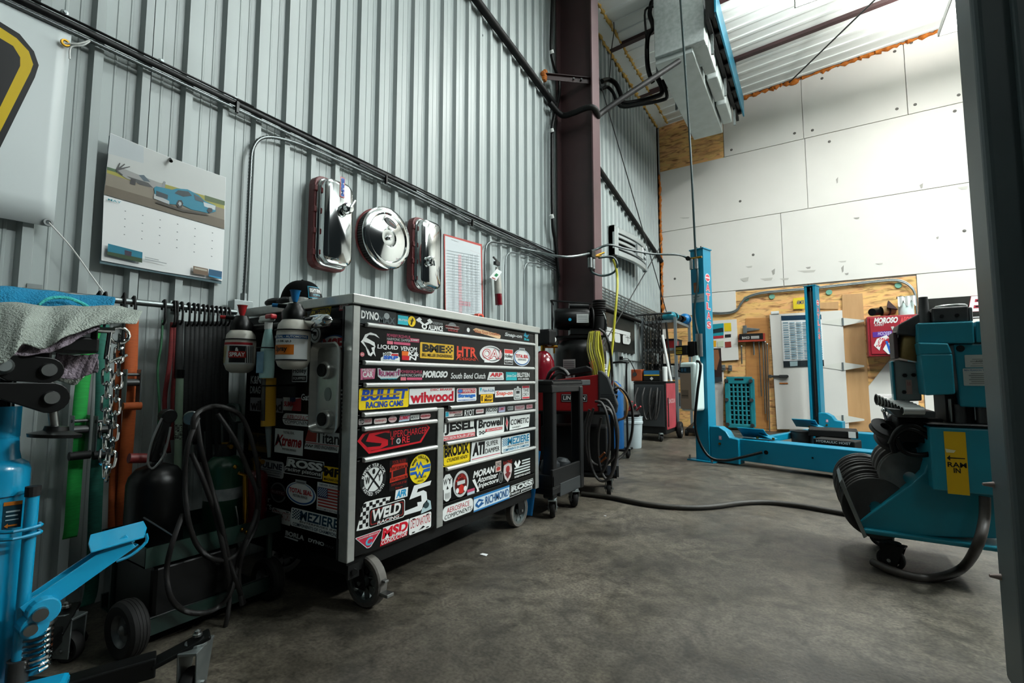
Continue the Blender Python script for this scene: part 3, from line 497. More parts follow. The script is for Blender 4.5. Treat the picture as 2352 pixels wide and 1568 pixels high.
for tl, br, e in (((1073, 1125), (1090, 1132), [('r', 0, .5, 1, 1, 'b04460'), ('r', 0, 0, 1, .48, 'a9b9c4')]), ((1138, 1060), (1151, 1081), [('r', 0, 0, 1, 1, 'b9a8a0'), t('OHIO', .1, .5, .9, .9, '333333'), ('e', .5, .28, .35, .18, 'a03a34')]), ((1145, 1084), (1155, 1107), [('e', .5, .5, .5, .5, gy), ('e', .5, .5, .42, .45, bk), ('e', .5, .5, .3, .3, '454a4a')]), ((1155, 1060), (1177, 1103), [('p', [(.1, .8), (.05, .5), (.2, .2), (.5, 0), (.8, .2), (.95, .5), (.9, .8), (.5, .9)], 'b9b0ae'), t('RACING', .05, .84, .95, 1, '8c2420'), ('e', .5, .6, .2, .16, '8c2a2a'), ('p', [(.2, .4), (.5, .15), (.8, .4), (.5, .5)], '6a2a2c')])): q('8r', tl, br, e)
q('8r', (1181, 1056), (1217, 1087), [('p', [(.0, .8), (.1, .95), (.2, .7), (.3, .95), (.4, .8), (.24, .5), (.16, .5)], wh)] + [('r', .46 if i > 2 else 0, .2 + i * .15, 1, .28 + i * .15, 'b9c0bf') for i in range(5)] + [t('HORSEPOWER ALLIANCE', 0, .02, 1, .13, wh)])
aero = [('rr', 0, 0, 1, 1, .12, '2a2c2c'), ('rr', .01, .03, .99, .97, .115, 'd4d8d6'), t('AEROSPACE', .14, .5, .86, .84, 'a01a28', 0, 0), t('COMPONENTS', .08, .14, .93, .42, '111111', .15, 0)]
q('9r', (1015, 1165), (1087, 1173), aero, 'white pill-shaped sticker')
q('9r', (1088, 1142), (1170, 1144), [('r', 0, 0, 1, 1, 'c4d4dc'), ('r', 0, .86, 1, 1, '2a6fa4'), ('r', 0, 0, 1, .1, '2a6fa4'), ('p', [(.04, .5), (.13, .78), (.26, .6), (.2, .5), (.27, .38), (.12, .18), (.04, .4)], '1a4f84'), ('p', [(.08, .5), (.13, .62), (.2, .56), (.12, .34)], 'c4d4dc'), t('RICHMOND', .3, .22, .97, .78, '1a4f84', 0, .01)], 'white and blue rectangular sticker')
ross = [('p', [(0, 0), (.02, .4), (.06, .46), (.08, .98), (.98, 1), (1, .5), (.95, .4), (.94, .04)], 'c8cdcb'), ('p', [(.015, .04), (.035, .38), (.08, .44), (.095, .94), (.965, .96), (.985, .52), (.93, .42), (.925, .08)], '151717'), t('ROSS', .1, .44, .95, .9, 'c8cdcb', .18, .05), t('racing pistons', .05, .12, .92, .4, 'c8cdcb', .15, .02)]
q('9r', (1169, 1117), (1225, 1122), ross)
# left side of the chest
SIDE = MB().bx(-2.165, FX - .05, SY + .001, SY + .006, .21, 1.143).build('side_panel', 'chestb', CH)
MB().bx(FX - .054, FX - .046, SY - .003, SY + .004, .21, 1.143).build('edge_strip', mat('grey_lettered_strip', '0c0d0d', .4, 0, '2c2f30', 30, (1, 1, .5), contrast=.15), CH)
for tl, br, e, lb in (
    ((650, 912), (691, 944), [('r', 0, 0, 1, 1, 'b7b9b6'), ('p', [(.5, 0), (1, 0), (1, 1), (.7, .9)], '8c3034'), ('r', .4, .6, .7, 1, '1a2c50'), t('SUMMIT', .08, .3, .8, .7, 'a01c28', .1, .04)], None),
    ((649, 947), (724, 982), aero, None),
    ((632, 983), (695, 1047), [('r', 0, 0, 1, 1, 'c2c7c5'), t('TOTAL SEAL', .3, .82, .7, .92, bk), t('Xtreme', .06, .3, .96, .76, '8c1018', .25, .03), ('p', [(.0, .2), (.12, .8), (.3, .2), (.22, .5), (.14, .5)], '200a0c'), t('PISTON RINGS', .3, .14, .78, .22, '333333')], 'white square sticker with red slashed lettering'),
    ((700, 985), (782, 1041), [('p', [(0, 0), (.1, 1), (.98, .95), (1, .9), (.94, 0)], 'c2c7c5'), ('p', [(.02, .4), (.1, .97), (.36, .97), (.34, .4)], '9a4038'), t('Titan', .32, .38, .96, .95, '151515', 0, .02), ('r', .04, .31, .96, .34, '9a3034'), t('SPEED ENGINEERING', .3, .1, .92, .27, bk, .15), ('c', .04, .12, .26, .24, 6, 2, bk)], 'white and red sticker'),
    ((581, 1050), (651, 1100), [('rr', 0, 0, 1, 1, .06, '9da1a2'), t('EDULINE', .05, .48, .95, .86, '1a2030', .1, .04), ('r', .06, .38, .94, .42, '3a4048'), t('PREMIUM MODULAR CABINETS', .06, .22, .94, .32, '3a4048'), ('r', .06, .1, .9, .14, '3a4048')], None),
    ((653, 1047), (745, 1103), ross, 'black and white lettered sticker'), ((742, 1069), (783, 1112), [('r', 0, 0, 1, 1, 'cfa812'), t('MF', .08, .36, .95, .92, bk, .1, .05), t('MAGNAFLOW', .08, .08, .93, .26, bk)], 'yellow square sticker'),
    ((658, 1096), (725, 1168), ts, 'round white sticker with red lettering'),
    ((729, 1106), (782, 1182), [('r', 0, 0, 1, 1, 'cfd2cf'), t('NEVER FORGET', .1, .89, .95, .96, '1a2a4a'), ('r', .06, .14, .96, .84, 'cfd2cf')] + [('r', .06, .14 + i * .1077, .96, .194 + i * .1077, '9c2a24') for i in range(7)] + [('r', .06, .48, .48, .84, '1b2f58'), ('c', .09, .52, .46, .82, 9, 7, 'aab4c4'), t('FREEDOM IS NOT FREE', .06, .04, .94, .1, '1a2a4a')], 'striped flag sticker'),
    ((622, 1104), (656, 1158), [('e', .5, .5, .5, .5, '585c5d'), ('e', .5, .5, .42, .42, '161818'), ('r', 0, .38, 1, .62, '3c1416'), t('RUSTIC', .1, .44, .9, .57, '7a7a7a')], None),
    ((593, 1118), (624, 1172), [t('AN', .05, .7, .6, .98, gy, 0, .03), t('izer', .1, .36, .9, .64, gy), t('tors', .1, .02, 1, .32, gy)], None),
    ((625, 1164), (667, 1208), [('rr', 0, 0, 1, 1, .06, 'a9adab'), t('DETONATORS', .06, .3, .95, .85, '6c1a20', 0, 0), ('r', .1, .88, .25, .94, bk), ('r', .75, .88, .9, .94, bk)], None),
    ((669, 1164), (781, 1238), mez('14384c'), 'long white sticker with dark blue lettering'),
    ((654, 1216), (699, 1249), [t('BORLA', .04, .36, .98, .96, 'a5abab', .1, .05), ('p', [(0, .1), (.04, .3), (.7, .24), (.68, .06)], 'a5abab')], None), ((708, 1233), (768, 1263), [t('DYNO', 0, .1, .62, .85, '9aa0a0', 0, .05), t('MAX', .66, .1, 1, .6, '33383a', 0, .03)], None),
    ((572, 992), (624, 1042), [('r', 0, 0, 1, 1, '3d300f'), t('BME', .06, .4, .72, .9, '0f0d08', 0, .06), ('c', .74, .42, .96, .9, 4, 4, '0f0d08'), ('r', .02, .04, .98, .3, '5a4718')], None),
    ((692, 904), (720, 920), [t('Gates', 0, 0, 1, 1, 'b9bdbd', 0, .02)], None), ((575, 912), (650, 948), [('r', 0, 0, 1, 1, '77777a'), t('wilwood', .02, .06, .97, .8, '1c1214', 0, .03)], None),
    ((712, 709), (761, 722), [('p', [(0, 0), (.1, 1), (1, 1), (.94, 0)], 'b8a012'), t('COMPETITION', .06, .15, .95, .85, '151510', .2, .04)], 'yellow slanted sticker'), ((779, 698), (801, 711), card('84202a', wh, 'SUMMIT', .2, .8, .03, .2), None),
    ((712, 749), (736, 787), [('e', .5, .5, .5, .5, 'a9afaf'), ('e', .5, .5, .36, .36, '1b1e1e'), ('e', .5, .5, .3, .3, 'a9afaf'), t('M', .36, .38, .64, .62, bk)], None),
    ((736, 771), (799, 815), [('e', .5, .5, .5, .5, '17406c'), ('e', .46, .52, .42, .42, 'b7bdbd'), t('MSE', .1, .2, .84, .84, '8e2026', 0, .05)], 'oval blue-rimmed sticker'), ((672, 830), (705, 877), hol, None),
    ((773, 845), (789, 876), [('rr', 0, 0, 1, 1, .2, 'a5abab'), ('e', .5, .6, .4, .2, '1b3a64'), t('Parts', .1, .1, .9, .3, bk)], None), ((576, 863), (598, 904), [t('K&N', 0, .55, 1, 1, '9aa0a0', 0, .02), t('DRAG', 0, .0, 1, .42, '8a9090', 0, .03)], None),
    ((724, 880), (790, 1000), [('r', .86, .05 + .08 * i, .94, .085 + .08 * i, '9aa0a0') for i in range(11)], None)):
    q('s', tl, br, e, lb)
# push handle on the side
hd = MB(); hz = 1.085; hd.lathe([(.0, 0), (.012, .002), (.017, .03), (.024, .09), (.027, .15), (.022, .2), (.008, .218), (0, .22)], (-1.71, SY - .06, hz), (1, 0, 0), 20)
h_ = hd.build('push_handle', 'chrome', CH, smooth=True); MB().cyl((-2.1, SY - .06, hz), (-1.7, SY - .06, hz), .012).build('grip', 'bplas', h_)
for x in (-1.53, -2.06): MB().cyl((x, SY - .06, hz), (x, SY + .004, hz), .013).build('bracket', 'dsteel', h_)
# casters
def caster(name, loc, rz, parent, r=.095, w=.042, top=.2, tread='wtire', hub='dsteel', spokes=9, brake=False, forkm='blackm', off=.03, fn=14):
    """local: axle along x before turning by rz; swivel stem at loc"""
    cm = Matrix.Translation(V(loc)) @ Matrix.Rotation(rz, 4, 'Z')
    def put(mb, nm, m, par, **k):
        mb.v = [tuple(cm @ V(p)) for p in mb.v]; return mb.build(nm, m, par, **k)
    ax = V((0, off, r)); f = MB()
    for s in (-1, 1): f.prism([(off - .026, r - .024), (off + .026, r - .024), (off * .2 + .045, top - .012), (off * .2 - .045, top - .012)], (s * (w / 2 + .008) - .002, 0, 0), (0, 1, 0), (0, 0, 1), .005)
    f.bx(-w / 2 - .01, w / 2 + .01, -.045, .05, top - .016, top - .008); f.cyl((0, 0, top - .01), (0, 0, top), .03, n=14); F = put(f, name, forkm, parent, bevel=.002)
    tr_ = MB().lathe([(r * .8, -w / 2), (r * .95, -w / 2), (r, -w * .34), (r, w * .34), (r * .95, w / 2), (r * .8, w / 2), (r * .8, -w / 2)], ax, (1, 0, 0), 28); tw = put(tr_, 'wheel', tread, F, smooth=35)
    h = MB(); h.lathe([(r * .68, -w / 2 + .002), (r * .81, -w / 2 + .001), (r * .81, w / 2 - .001), (r * .68, w / 2 - .002), (r * .68, -w / 2 + .002)], ax, (1, 0, 0), 28); h.cyl(ax - V((w / 2 + .002, 0, 0)), ax + V((w / 2 + .002, 0, 0)), r * .22, n=16)
    for i in range(spokes):
        a = 2 * math.pi * i / spokes; d = V((0, math.cos(a), math.sin(a))); h.bar(ax + d * r * .18, ax + d * r * .7, w * .7, r * .1, up=(1, 0, 0))
    put(h, 'wheel_hub', hub, F, smooth=30)
    put(MB().cyl(ax - V((w / 2 + .018, 0, 0)), ax + V((w / 2 + .018, 0, 0)), .008, n=8), 'axle_bolt', 'steel', F)
    if brake: put(MB().box((0, off + r + .012, r * .72), (.034, .05, .012)).box((0, off + r * .7, r * 1.2), (.02, .09, .008)), 'brake_pedal', 'steel', F, bevel=.002)
    return F
caster('caster', (-1.535, 1.295, 0), R(-90), CH, hub='galv', brake=True, off=.045); caster('caster', (-1.52, 2.44, 0), 0, CH, hub='galv', off=-.0); caster('caster', (-2.05, 1.29, 0), 0, CH, off=.02); caster('caster', (-2.05, 2.44, 0), 0, CH, off=.02)
MB().box((-1.463, 1.205, .165), (.012, .05, .05)).cyl((-1.456, 1.205, .165), (-1.445, 1.2, .165), .011, n=8).build('corner_bracket', 'blackm', CH)
# ================================================================ ON THE LEFT WALL
def decal_px(fn, val, items, name, parent, th=.0006, sgn=None):
    """flat print whose outlines were measured on a plane; items: (pixel polygon, colour) or ('t', text, TL, BR, colour[, shear])"""
    mb = MB(); ax = 0 if fn is X else 1; sg = (1 if ax == 0 else -1) if sgn is None else sgn
    for i, it in enumerate(items):
        off = V((sg * th * (i + 1), 0, 0)) if ax == 0 else V((0, sg * th * (i + 1), 0))
        if it[0] == 't':
            A, B = fn(*it[2], val), fn(*it[3], val); vs, fs = text_mesh(it[1], it[6] if len(it) > 6 else .012); sh = it[5] if len(it) > 5 else 0
            ex = V((0, B.y - A.y, 0)) if ax == 0 else V((B.x - A.x, 0, 0)); ez = A.z - B.z; o = V((A.x, A.y, B.z)); e1 = ex.normalized() * abs(ez) * sh
            mb.use(ink(it[4])).add([o + ex * x + e1 * y + V((0, 0, ez * y)) + off for x, y in vs], fs)
        else:
            P = [fn(*p, val) + off for p in it[0]]; mb.use(ink(it[1])).add(P, [tuple(range(len(P)))])
    return mb.build(name, None, parent)
def slab(fn, val, poly, t, name, m, parent, bevel=0):
    """thin solid whose outline was measured on the plane; thickness goes away from the wall"""
    ax = 0 if fn is X else 1; P = [fn(*p, val) for p in poly]
    if ax == 0: mb = MB().prism([(p.y, p.z) for p in P], (val, 0, 0), (0, 1, 0), (0, 0, 1), t)
    else: mb = MB().prism([(p.x, p.z) for p in P], (0, val, 0), (1, 0, 0), (0, 0, 1), t)
    return mb.build(name, m, parent, bevel=bevel)
BX = WX + .012
# banner
bn = T('banner', 'white vinyl banner with a black and yellow emblem, tied to the wall cables', 'banner', (BX, .1, 1.42))
A, B_ = X(165, 65, BX), X(125, 525, BX)
def bfn(a, b): return V((BX + .006 + .003 * math.sin(a * 9 + b * 3), -.4 + (A.y - .01 * (1 - b) + .4) * a, B_.z + (A.z - B_.z) * b + .02 * (1 - b) * (a - .9)))
MB().grid(bfn, 24, 8).build('sheet', mat('vinyl_white', 'c6cfd0', .35), bn, smooth=20, solid=.002)
decal_px(X, BX + .0115, [([(-160, 20), (-40, 30), (0, 50), (45, 78), (78, 118), (89, 150), (80, 178), (0, 340), (-160, 600)], bk), ([(-160, 40), (-40, 48), (0, 63), (38, 88), (66, 118), (76, 148), (70, 165), (0, 303), (-160, 560)], 'c4a808'), ([(-160, 70), (-40, 74), (0, 88), (30, 106), (46, 132), (46, 152), (0, 246), (-160, 500)], bk)], 'printed_emblem', bn)
for u, v, m in ((150, 99, 'brass'), (110, 511, 'steel')): MB().lathe([(.006, .002), (.008, .006), (.013, .006), (.015, 0), (.006, 0)], X(u, v, BX + .015), (1, 0, 0), 16).build('grommet', m, bn, smooth=True)
MB().tube([X(150, 99, BX + .02), X(180, 100, BX + .03), X(207, 93, BX + .03), X(190, 104, BX + .03), X(163, 108, BX + .02), X(160, 135, BX + .02)], .003, 5, k=4).build('tie_cord', 'white', bn, smooth=True)
MB().tube([X(112, 511, BX + .02), X(165, 570, BX + .02), X(215, 640, BX + .03), X(252, 690, -2.29)], .0028, 5, k=4).build('tie_cord', 'white', bn, smooth=True)
# cables along the wall
arm_m = mat('armoured_cable_steel', '6d7373', .35, .9)
def cable(label, pts, r, m='blackm', arm=False, name='cable', k=5, cat='cable', group=None, n=6):
    o = MB().tube(pts, r, n, k=k, arm=arm).build(name, m, None, smooth=60); return tag(o, label, cat, group)
CX = WX + .02
cable('thick black conduit running level along the upper left wall', [(CX, -.4, 2.225), (CX, 1.2, 2.222), (CX, 2.6, 2.213), (CX, 4.6, 2.205)], .013, 'bplas', name='conduit', cat='conduit')
cable('thin black cable tied on top of the thick wall conduit', [(CX, -.4, 2.248), (CX, 1.15, 2.246), (CX, 1.2, 2.24), (CX, 2.1, 2.238), (CX, 4.6, 2.225)], .005, 'black')
cable('armoured cable just under the thick wall conduit, nearest the banner', [(CX, -.4, 2.196), (CX, 1.6, 2.192), (CX, 2.6, 2.185), (CX, 4.6, 2.17)], .009, arm_m, True, 'armored_cable')
cable('armoured cable bending down to the metal junction box by the calendar', [(CX, 4.6, 2.14), (CX, 3.2, 2.15), (CX, 2.2, 2.168), (CX, 1.62, 2.165), (CX, 1.42, 2.15), (CX, 1.30, 2.11), (CX, 1.248, 2.03), (CX, 1.24, 1.9), (CX, 1.24, 1.5), (CX, 1.236, 1.27)], .010, arm_m, True, 'armored_cable')
for (u, v0), lab, dz in (((1114, 560), 'armoured cable dropping beside the paper chart behind the tool chest', 0), ((1160, 585), 'thin cable dropping right of the small fire extinguisher', -.03), ((1203, 608), 'thin cable dropping furthest right before the steel column', -.06)):
    p = X(u, v0, CX); cable(lab, [(CX, 4.6, 2.11 + dz), (CX, p.y + .55, 2.125 + dz), (CX, p.y + .2, p.z + .06), (CX, p.y + .05, p.z + .02), (CX, p.y, p.z - .1), (CX, p.y, 1.6), (CX, p.y, 1.0)], .010 if not dz else .006, arm_m if not dz else 'galv', not dz, 'armored_cable' if not dz else 'cable')
for i, z in enumerate((2.19, 2.205, 2.23)): cable(['armoured cable of the wall bundle ending behind the steel column', 'grey cable beside the armoured cable in the wall bundle', 'grey cable topmost in the wall bundle near the column'][i], [(CX + .012, 1.9 + i * .5, 2.2), (CX + .012, 3.0, z - .02), (CX + .012, 4.6, z - .04 + .03 * i)], .006, 'galv')
for i in range(7):
    z0 = 2.09 - i * .04; o = cable('grey far-wall cable past the column, %s in the parallel bundle' % ('topmost', 'second from top', 'third from top', 'middle one', 'third from bottom', 'second from bottom', 'lowest')[i], [(CX, 4.85, z0 + .02), (CX, 5.9, z0), (CX, 7.2, z0 - .02 - .004 * i), (CX, 8.9, z0 - .05 + .02 * i)], .011, 'galv', group='far wall cable bundle')
cable('black hose under the far wall cable bundle', [(CX + .02, 4.85, 1.83), (CX + .02, 6.2, 1.8), (CX + .02, 8.7, 1.76)], .026, 'blackm', name='hose', cat='hose')
cable('thick sloping black drain pipe crossing the upper left wall', [(WX + .03, 2.3, 4.25), (WX + .03, 3.08, 4.144), (WX + .03, 4.56, 3.935)], .036, 'blackm', name='drain_pipe', k=2, cat='pipe', n=10)
cable('sloping black drain pipe between the column and the back wall', [(WX + .03, 4.85, 3.89), (WX + .03, 6.5, 3.56), (WX + .03, 8.92, 3.07)], .036, 'blackm', name='drain_pipe', k=2, cat='pipe', n=10)
cable('black hose wrapped round the steel column and led to the ceiling unit', [X(1262, 236, -2.32), Y(1290, 264, 4.56), Y(1315, 260, 4.55), Y(1340, 250, 4.55), Y(1358, 246, 4.56), Y(1368, 252, 4.62), Y(1374, 266, 4.75), Y(1378, 262, 4.88), Y(1420, 232, 5.05), Y(1490, 186, 5.35), Y(1560, 140, 5.72)], .032, 'blackm', name='hose', cat='hose', n=8)
cable('vertical black cable left of the steel column', [X(1270, -30, -2.31), X(1267, 60, -2.31), X(1266, 115, -2.31), X(1272, 150, -2.31), X(1284, 185, -2.31), X(1283, 225, -2.31), X(1270, 280, -2.31), X(1268, 320, -2.31), X(1269, 500, -2.31), X(1276, 560, -2.31), X(1284, 645, -2.31)], .02, 'black', n=8)
for v in (119, 299, 497): tag(MB().tube([X(1266, v - 4, -2.30), X(1268, v + 4, -2.30)], .024, 10).build('pipe_clip', 'white'), 'white clip on the vertical black cable, ' + {119: 'topmost', 299: 'middle', 497: 'lowest'}[v], 'clip', 'cable clips')
for u, v in ((545, 245), (887, 412), (1085, 511)):
    p = X(u, v, CX + .02); tag(MB().bar(p + V((0, 0, .025)), p - V((0, 0, .03)), .012, .016, up=(1, 0, 0)).build('cable_tie', 'black'), 'black tie on the wall cables above ' + {545: 'the calendar corner', 887: 'the air cleaner', 1085: 'the paper chart'}[u], 'cable tie')
# calendar
KX = WX + .02
ca = T('calendar', 'wall calendar with a teal vintage car and aeroplane photo', 'calendar', X(375, 600, KX))
slab(X, KX - .006, [(250, 312), (515, 412), (507, 652), (228, 605)], .005, 'back_pages', mat('page_edges', '3a5a62', .5), ca)
slab(X, KX, [(253, 306), (390, 362), (518, 408), (515, 527), (238, 447)], .004, 'picture_page', 'paper', ca)
slab(X, KX, [(238, 448), (515, 528), (510, 645), (372, 624), (232, 598)], .003, 'date_page', 'paper', ca)
cal = [([(253, 306), (390, 362), (518, 408), (517, 470), (246, 385)], 'b9bdbb'), ([(253, 306), (330, 338), (330, 375), (248, 352)], 'aeb6b9'), ([(246, 385), (515, 462), (515, 480), (245, 398)], '8f8a35'), ([(246, 383), (350, 414), (350, 420), (246, 390)], '3f5a3a'), ([(470, 448), (516, 462), (516, 472), (470, 460)], '44562f'),
       ([(245, 397), (350, 432), (515, 480), (515, 526), (238, 446)], '7a7264'), ([(242, 425), (515, 505), (515, 526), (238, 446)], '5f5648'),
       ([(268, 396), (276, 384), (300, 394), (345, 412), (378, 424), (370, 440), (330, 424), (290, 410)], '8d8e8c'), ([(290, 404), (340, 420), (352, 432), (320, 424)], '3f4040'), ([(318, 402), (330, 402), (345, 418), (330, 416)], '4a5a64'), ([(370, 430), (376, 416), (380, 418), (378, 436)], '7f8486'), ([(300, 410), (312, 412), (310, 426), (298, 422)], '2c2c2c'),
       ([(268, 388), (285, 376), (287, 378), (270, 392)], '3c3c3c'), ([(268, 388), (298, 382), (298, 384), (270, 392)], '3c3c3c'), ([(268, 390), (282, 402), (280, 403), (266, 392)], '3c3c3c'), ([(266, 390), (274, 374), (276, 375), (270, 391)], '3c3c3c'),
       ([(353, 432), (358, 428), (395, 436), (405, 433), (430, 435), (455, 448), (470, 462), (494, 472), (495, 486), (480, 490), (440, 482), (420, 472), (385, 468), (356, 455)], '12738c'), ([(353, 445), (388, 462), (388, 470), (352, 456)], 'a8adae'), ([(358, 438), (385, 448), (384, 458), (357, 450)], '2c3a40'),
       ([(400, 444), (408, 437), (432, 440), (440, 450), (420, 452)], '243338'), ([(444, 446), (462, 456), (470, 466), (448, 460)], '3a4a50'), ([(466, 464), (494, 473), (493, 483), (468, 474)], 'b9c2c4'),
       ([(404, 468), (408, 460), (416, 460), (420, 468), (416, 477), (408, 477)], '2a2c2d'), ([(408, 468), (411, 463), (415, 465), (416, 470), (412, 474)], '9da3a4'), ([(474, 484), (478, 477), (486, 479), (487, 486), (480, 490)], '2a2c2d'), ([(470, 490), (420, 482), (360, 462), (356, 466), (420, 487), (480, 496)], '3a352d'),
       ('t', 'MAY', (247, 456), (277, 468), '2a93a4')]
for r_ in range(4):
    for c_ in range(6):
        u, v = 285 + c_ * 40 - r_ * 1, 484 + c_ * 10 + r_ * 18; cal.append(([(u, v), (u + 3, v + .8), (u + 3, v + 2.6), (u, v + 1.8)], '6d7678'))
cal += [([(246, 560), (325, 580), (324, 604), (244, 586)], '1d6f86'), ([(244, 578), (324, 594), (324, 604), (244, 586)], '31452c'), ([(284, 575), (300, 579), (299, 590), (284, 586)], '3a3240'), ([(330, 590), (362, 597), (362, 599), (330, 592)], '9aa0a2'), ([(330, 594), (380, 605), (380, 607), (330, 596)], '9aa0a2'),
        ([(441, 611), (475, 618), (475, 634), (441, 628)], '6b5a4a'), ([(444, 614), (473, 620), (473, 624), (444, 618)], 'a9a294'), ([(477, 618), (507, 624), (506, 642), (476, 635)], '23506e'), ([(477, 632), (506, 638), (506, 642), (477, 635)], '2a7fa8')]
decal_px(X, KX + .004, cal, 'printed_picture', ca, .0002)
MB().cyl(X(391, 364, KX + .004), X(393, 370, KX + .03), .004, .007, 8).build('push_pin', 'black', ca)
# junction box, chart, fire extinguisher
jb = T('junction_box', 'small metal junction box on the wall behind the red-topped spray bottle', 'electrical box', X(556, 745, WX))
a, b = X(538, 688, WX + .06), X(577, 745, WX + .06); MB().bx(WX, WX + .06, a.y, b.y, b.z, a.z).build('box', 'galv', jb, bevel=.004); MB().bx(WX + .06, WX + .064, a.y - .002, b.y + .002, b.z, a.z + .002).build('cover', 'galv', jb, bevel=.003); MB().cyl((CX, 1.236, 1.24), (CX, 1.236, 1.285), .016, n=10).build('connector', 'galv', jb)
ch = T('wall_chart', 'white printed price chart with a red border on the ribbed wall', 'chart', X(1063, 720, WX))
slab(X, WX + .004, [(1019, 537), (1106, 561), (1109, 722), (1022, 722)], .004, 'sheet', mat('red_frame', 'a83a32', .5), ch)
cht = [([(1022, 541), (1104, 565), (1107, 722), (1024, 722)], 'c6cdd0'), ('t', 'GILBERT', (1036, 549), (1053, 557), '4a4f52'), ('t', 'PARTS DEPOT', (1030, 557), (1054, 566), '3a3f42'), ('t', 'gilbertparts.ca', (1080, 575), (1103, 583), 'a03a3a'), ([(1052, 584), (1059, 585), (1061, 722), (1054, 722)], 'c9a9ae'), ([(1054, 690), (1080, 694), (1080, 704), (1054, 701)], 'c79aa2')]
for i in range(22): cht.append(([(1026, 574 + i * 6.6), (1100, 588 + i * 6.2), (1100, 589 + i * 6.2), (1026, 575 + i * 6.6)], '9aa5a9'))
for u in (1040, 1062, 1072, 1082, 1092): cht.append(([(u, 584), (u + 1, 584), (u + 2, 715), (u + 1, 715)], '8f9a9e'))
decal_px(X, WX + .008, cht, 'printing', ch, .0004)
fe = T('fire_extinguisher', 'slim dark red extinguisher with a hanging tag on the wall above the chest', 'fire extinguisher', X(1146, 702, WX + .05))
p0, p1 = X(1146, 702, WX + .05), X(1141, 615, WX + .05); r_ = .032
MB().lathe([(0, 0), (r_, .006), (r_, .09), (r_, .16), (r_ * .95, .2)], p0, p1 - p0, 20).build('cylinder', 'maroon', fe, smooth=35); MB().lathe([(r_ * 1.01, .105), (r_ * 1.01, .2), (r_ * .9, .26), (.012, .3), (.012, .34)], p0, p1 - p0, 20).build('label_sleeve', mat('pale_label', 'b9b9b0', .4, 0, '9a9a92', 8), fe, smooth=35)
MB().box(X(1141, 605, WX + .06), (.03, .06, .03)).bar(X(1133, 590, WX + .06), X(1146, 604, WX + .06), .012, .012).build('valve', 'dsteel', fe); MB().tube([X(1148, 560, WX + .03), X(1150, 585, WX + .05), X(1148, 606, WX + .06), X(1141, 610, WX + .06)], .002, 5, k=3).build('hanging_wire', 'steel', fe)
slab(X, WX + .1, [(1141, 617), (1153, 624), (1139, 645), (1124, 637)], .001, 'tag', 'paper', fe); decal_px(X, WX + .102, [([(1140, 627), (1145, 631), (1140, 636), (1135, 632)], '1c7a4a'), ([(1130, 636), (1138, 640), (1138, 642), (1130, 638)], 'a04444')], 'tag_print', fe)
# chrome valve covers and air cleaner hung as decoration
def valve_cover(label, tl, br, filler, cap_dir, sticker):
    x0 = WX + .012; A, B2 = X(*tl, x0 + .08), X(*br, x0 + .08); t_ = T('valve_cover', label, 'valve cover', (x0, (A.y + B2.y) / 2, B2.z), 'chrome valve covers on the wall')
    y0, y1, z0, z1 = A.y, B2.y, B2.z, A.z; w = y1 - y0
    MB().prism(rrect(y0 - .012, z0 - .012, y1 + .004, z1 + .012, w * .26, w * .26), (x0 - .01, 0, 0), (0, 1, 0), (0, 0, 1), .055).build('red_backing', mat('dark_red_paint', '5c1316', .45), t_, bevel=.006)
    mb = MB(); lo = rrect(y0, z0, y1, z1, w * .26, w * .26); hi = rrect(y0 + w * .14, z0 + w * .14, y1 - w * .12, z1 - w * .14, w * .2, w * .2); n = len(lo); mid = rrect(y0 + w * .05, z0 + w * .05, y1 - w * .05, z1 - w * .05, w * .24, w * .24)
    rings = [(lo, .03), (lo, .05), (mid, .056), (mid, .1), (hi, .112)]
    vs = [(x0 + .008 + d, a, b) for r_, d in rings for a, b in r_]; mb.add(vs, [(k * n + i, k * n + (i + 1) % n, (k + 1) * n + (i + 1) % n, (k + 1) * n + i) for k in range(4) for i in range(n)] + [tuple(4 * n + i for i in range(n))])
    mb.build('cover', 'chrome', t_, smooth=35, bevel=.004)
    for k in range(4): MB().box((x0 + .04, y0 - .004, z0 + (z1 - z0) * (.14 + .24 * k)), (.028, .022, .034)).build('bolt_notch', mat('dark_red_paint'), t_, bevel=.005)
    f = X(*filler, x0 + .13); d = V((1, .0, 0)); mb = MB(); mb.lathe([(.018, 0), (.019, .02), (.032, .024), (.035, .035), (.03, .05), (.026, .062), (.006, .066), (0, .066)], f - d * .02, d, 20); fo = mb.build('filler_cap', 'chrome', t_, smooth=35)
    q2 = f + d * .045; MB().cyl(q2, q2 + V(cap_dir), .008, n=10).build('breather_pipe', 'chrome', fo)
    if sticker:
        s0, s1 = X(782, 405, x0 + .122), X(791, 455, x0 + .122); decal([('r', 0, 0, 1, 1, 'b04a50'), ('r', .12, .04, .88, .96, 'c9cfd4')], (x0 + .122, s0.y, s1.z), (0, 1, 0), (0, 0, 1), s1.y - s0.y, s0.z - s1.z, 'sticker', t_)
        decal([t('B&M', .06, .2, .94, .85, '1b4fa0', 0, .05)], (x0 + .1245, s0.y, s0.z), (0, 0, -1), (0, 1, 0), s0.z - s1.z, s1.y - s0.y, 'sticker_lettering', t_)
valve_cover('larger chrome valve cover on the wall with a blue lettered sticker', (737, 400), (803, 622), (793, 480), (.0, .03, .05), True)
valve_cover('smaller chrome valve cover on the wall between air cleaner and paper chart', (960, 496), (1008, 672), (985, 600), (.0, .01, -.035), False)
p = X(885, 548, WX + .07); ac = T('air_cleaner', 'round chrome air cleaner hung on the ribbed wall', 'air cleaner', p - V((.07, 0, .2)))
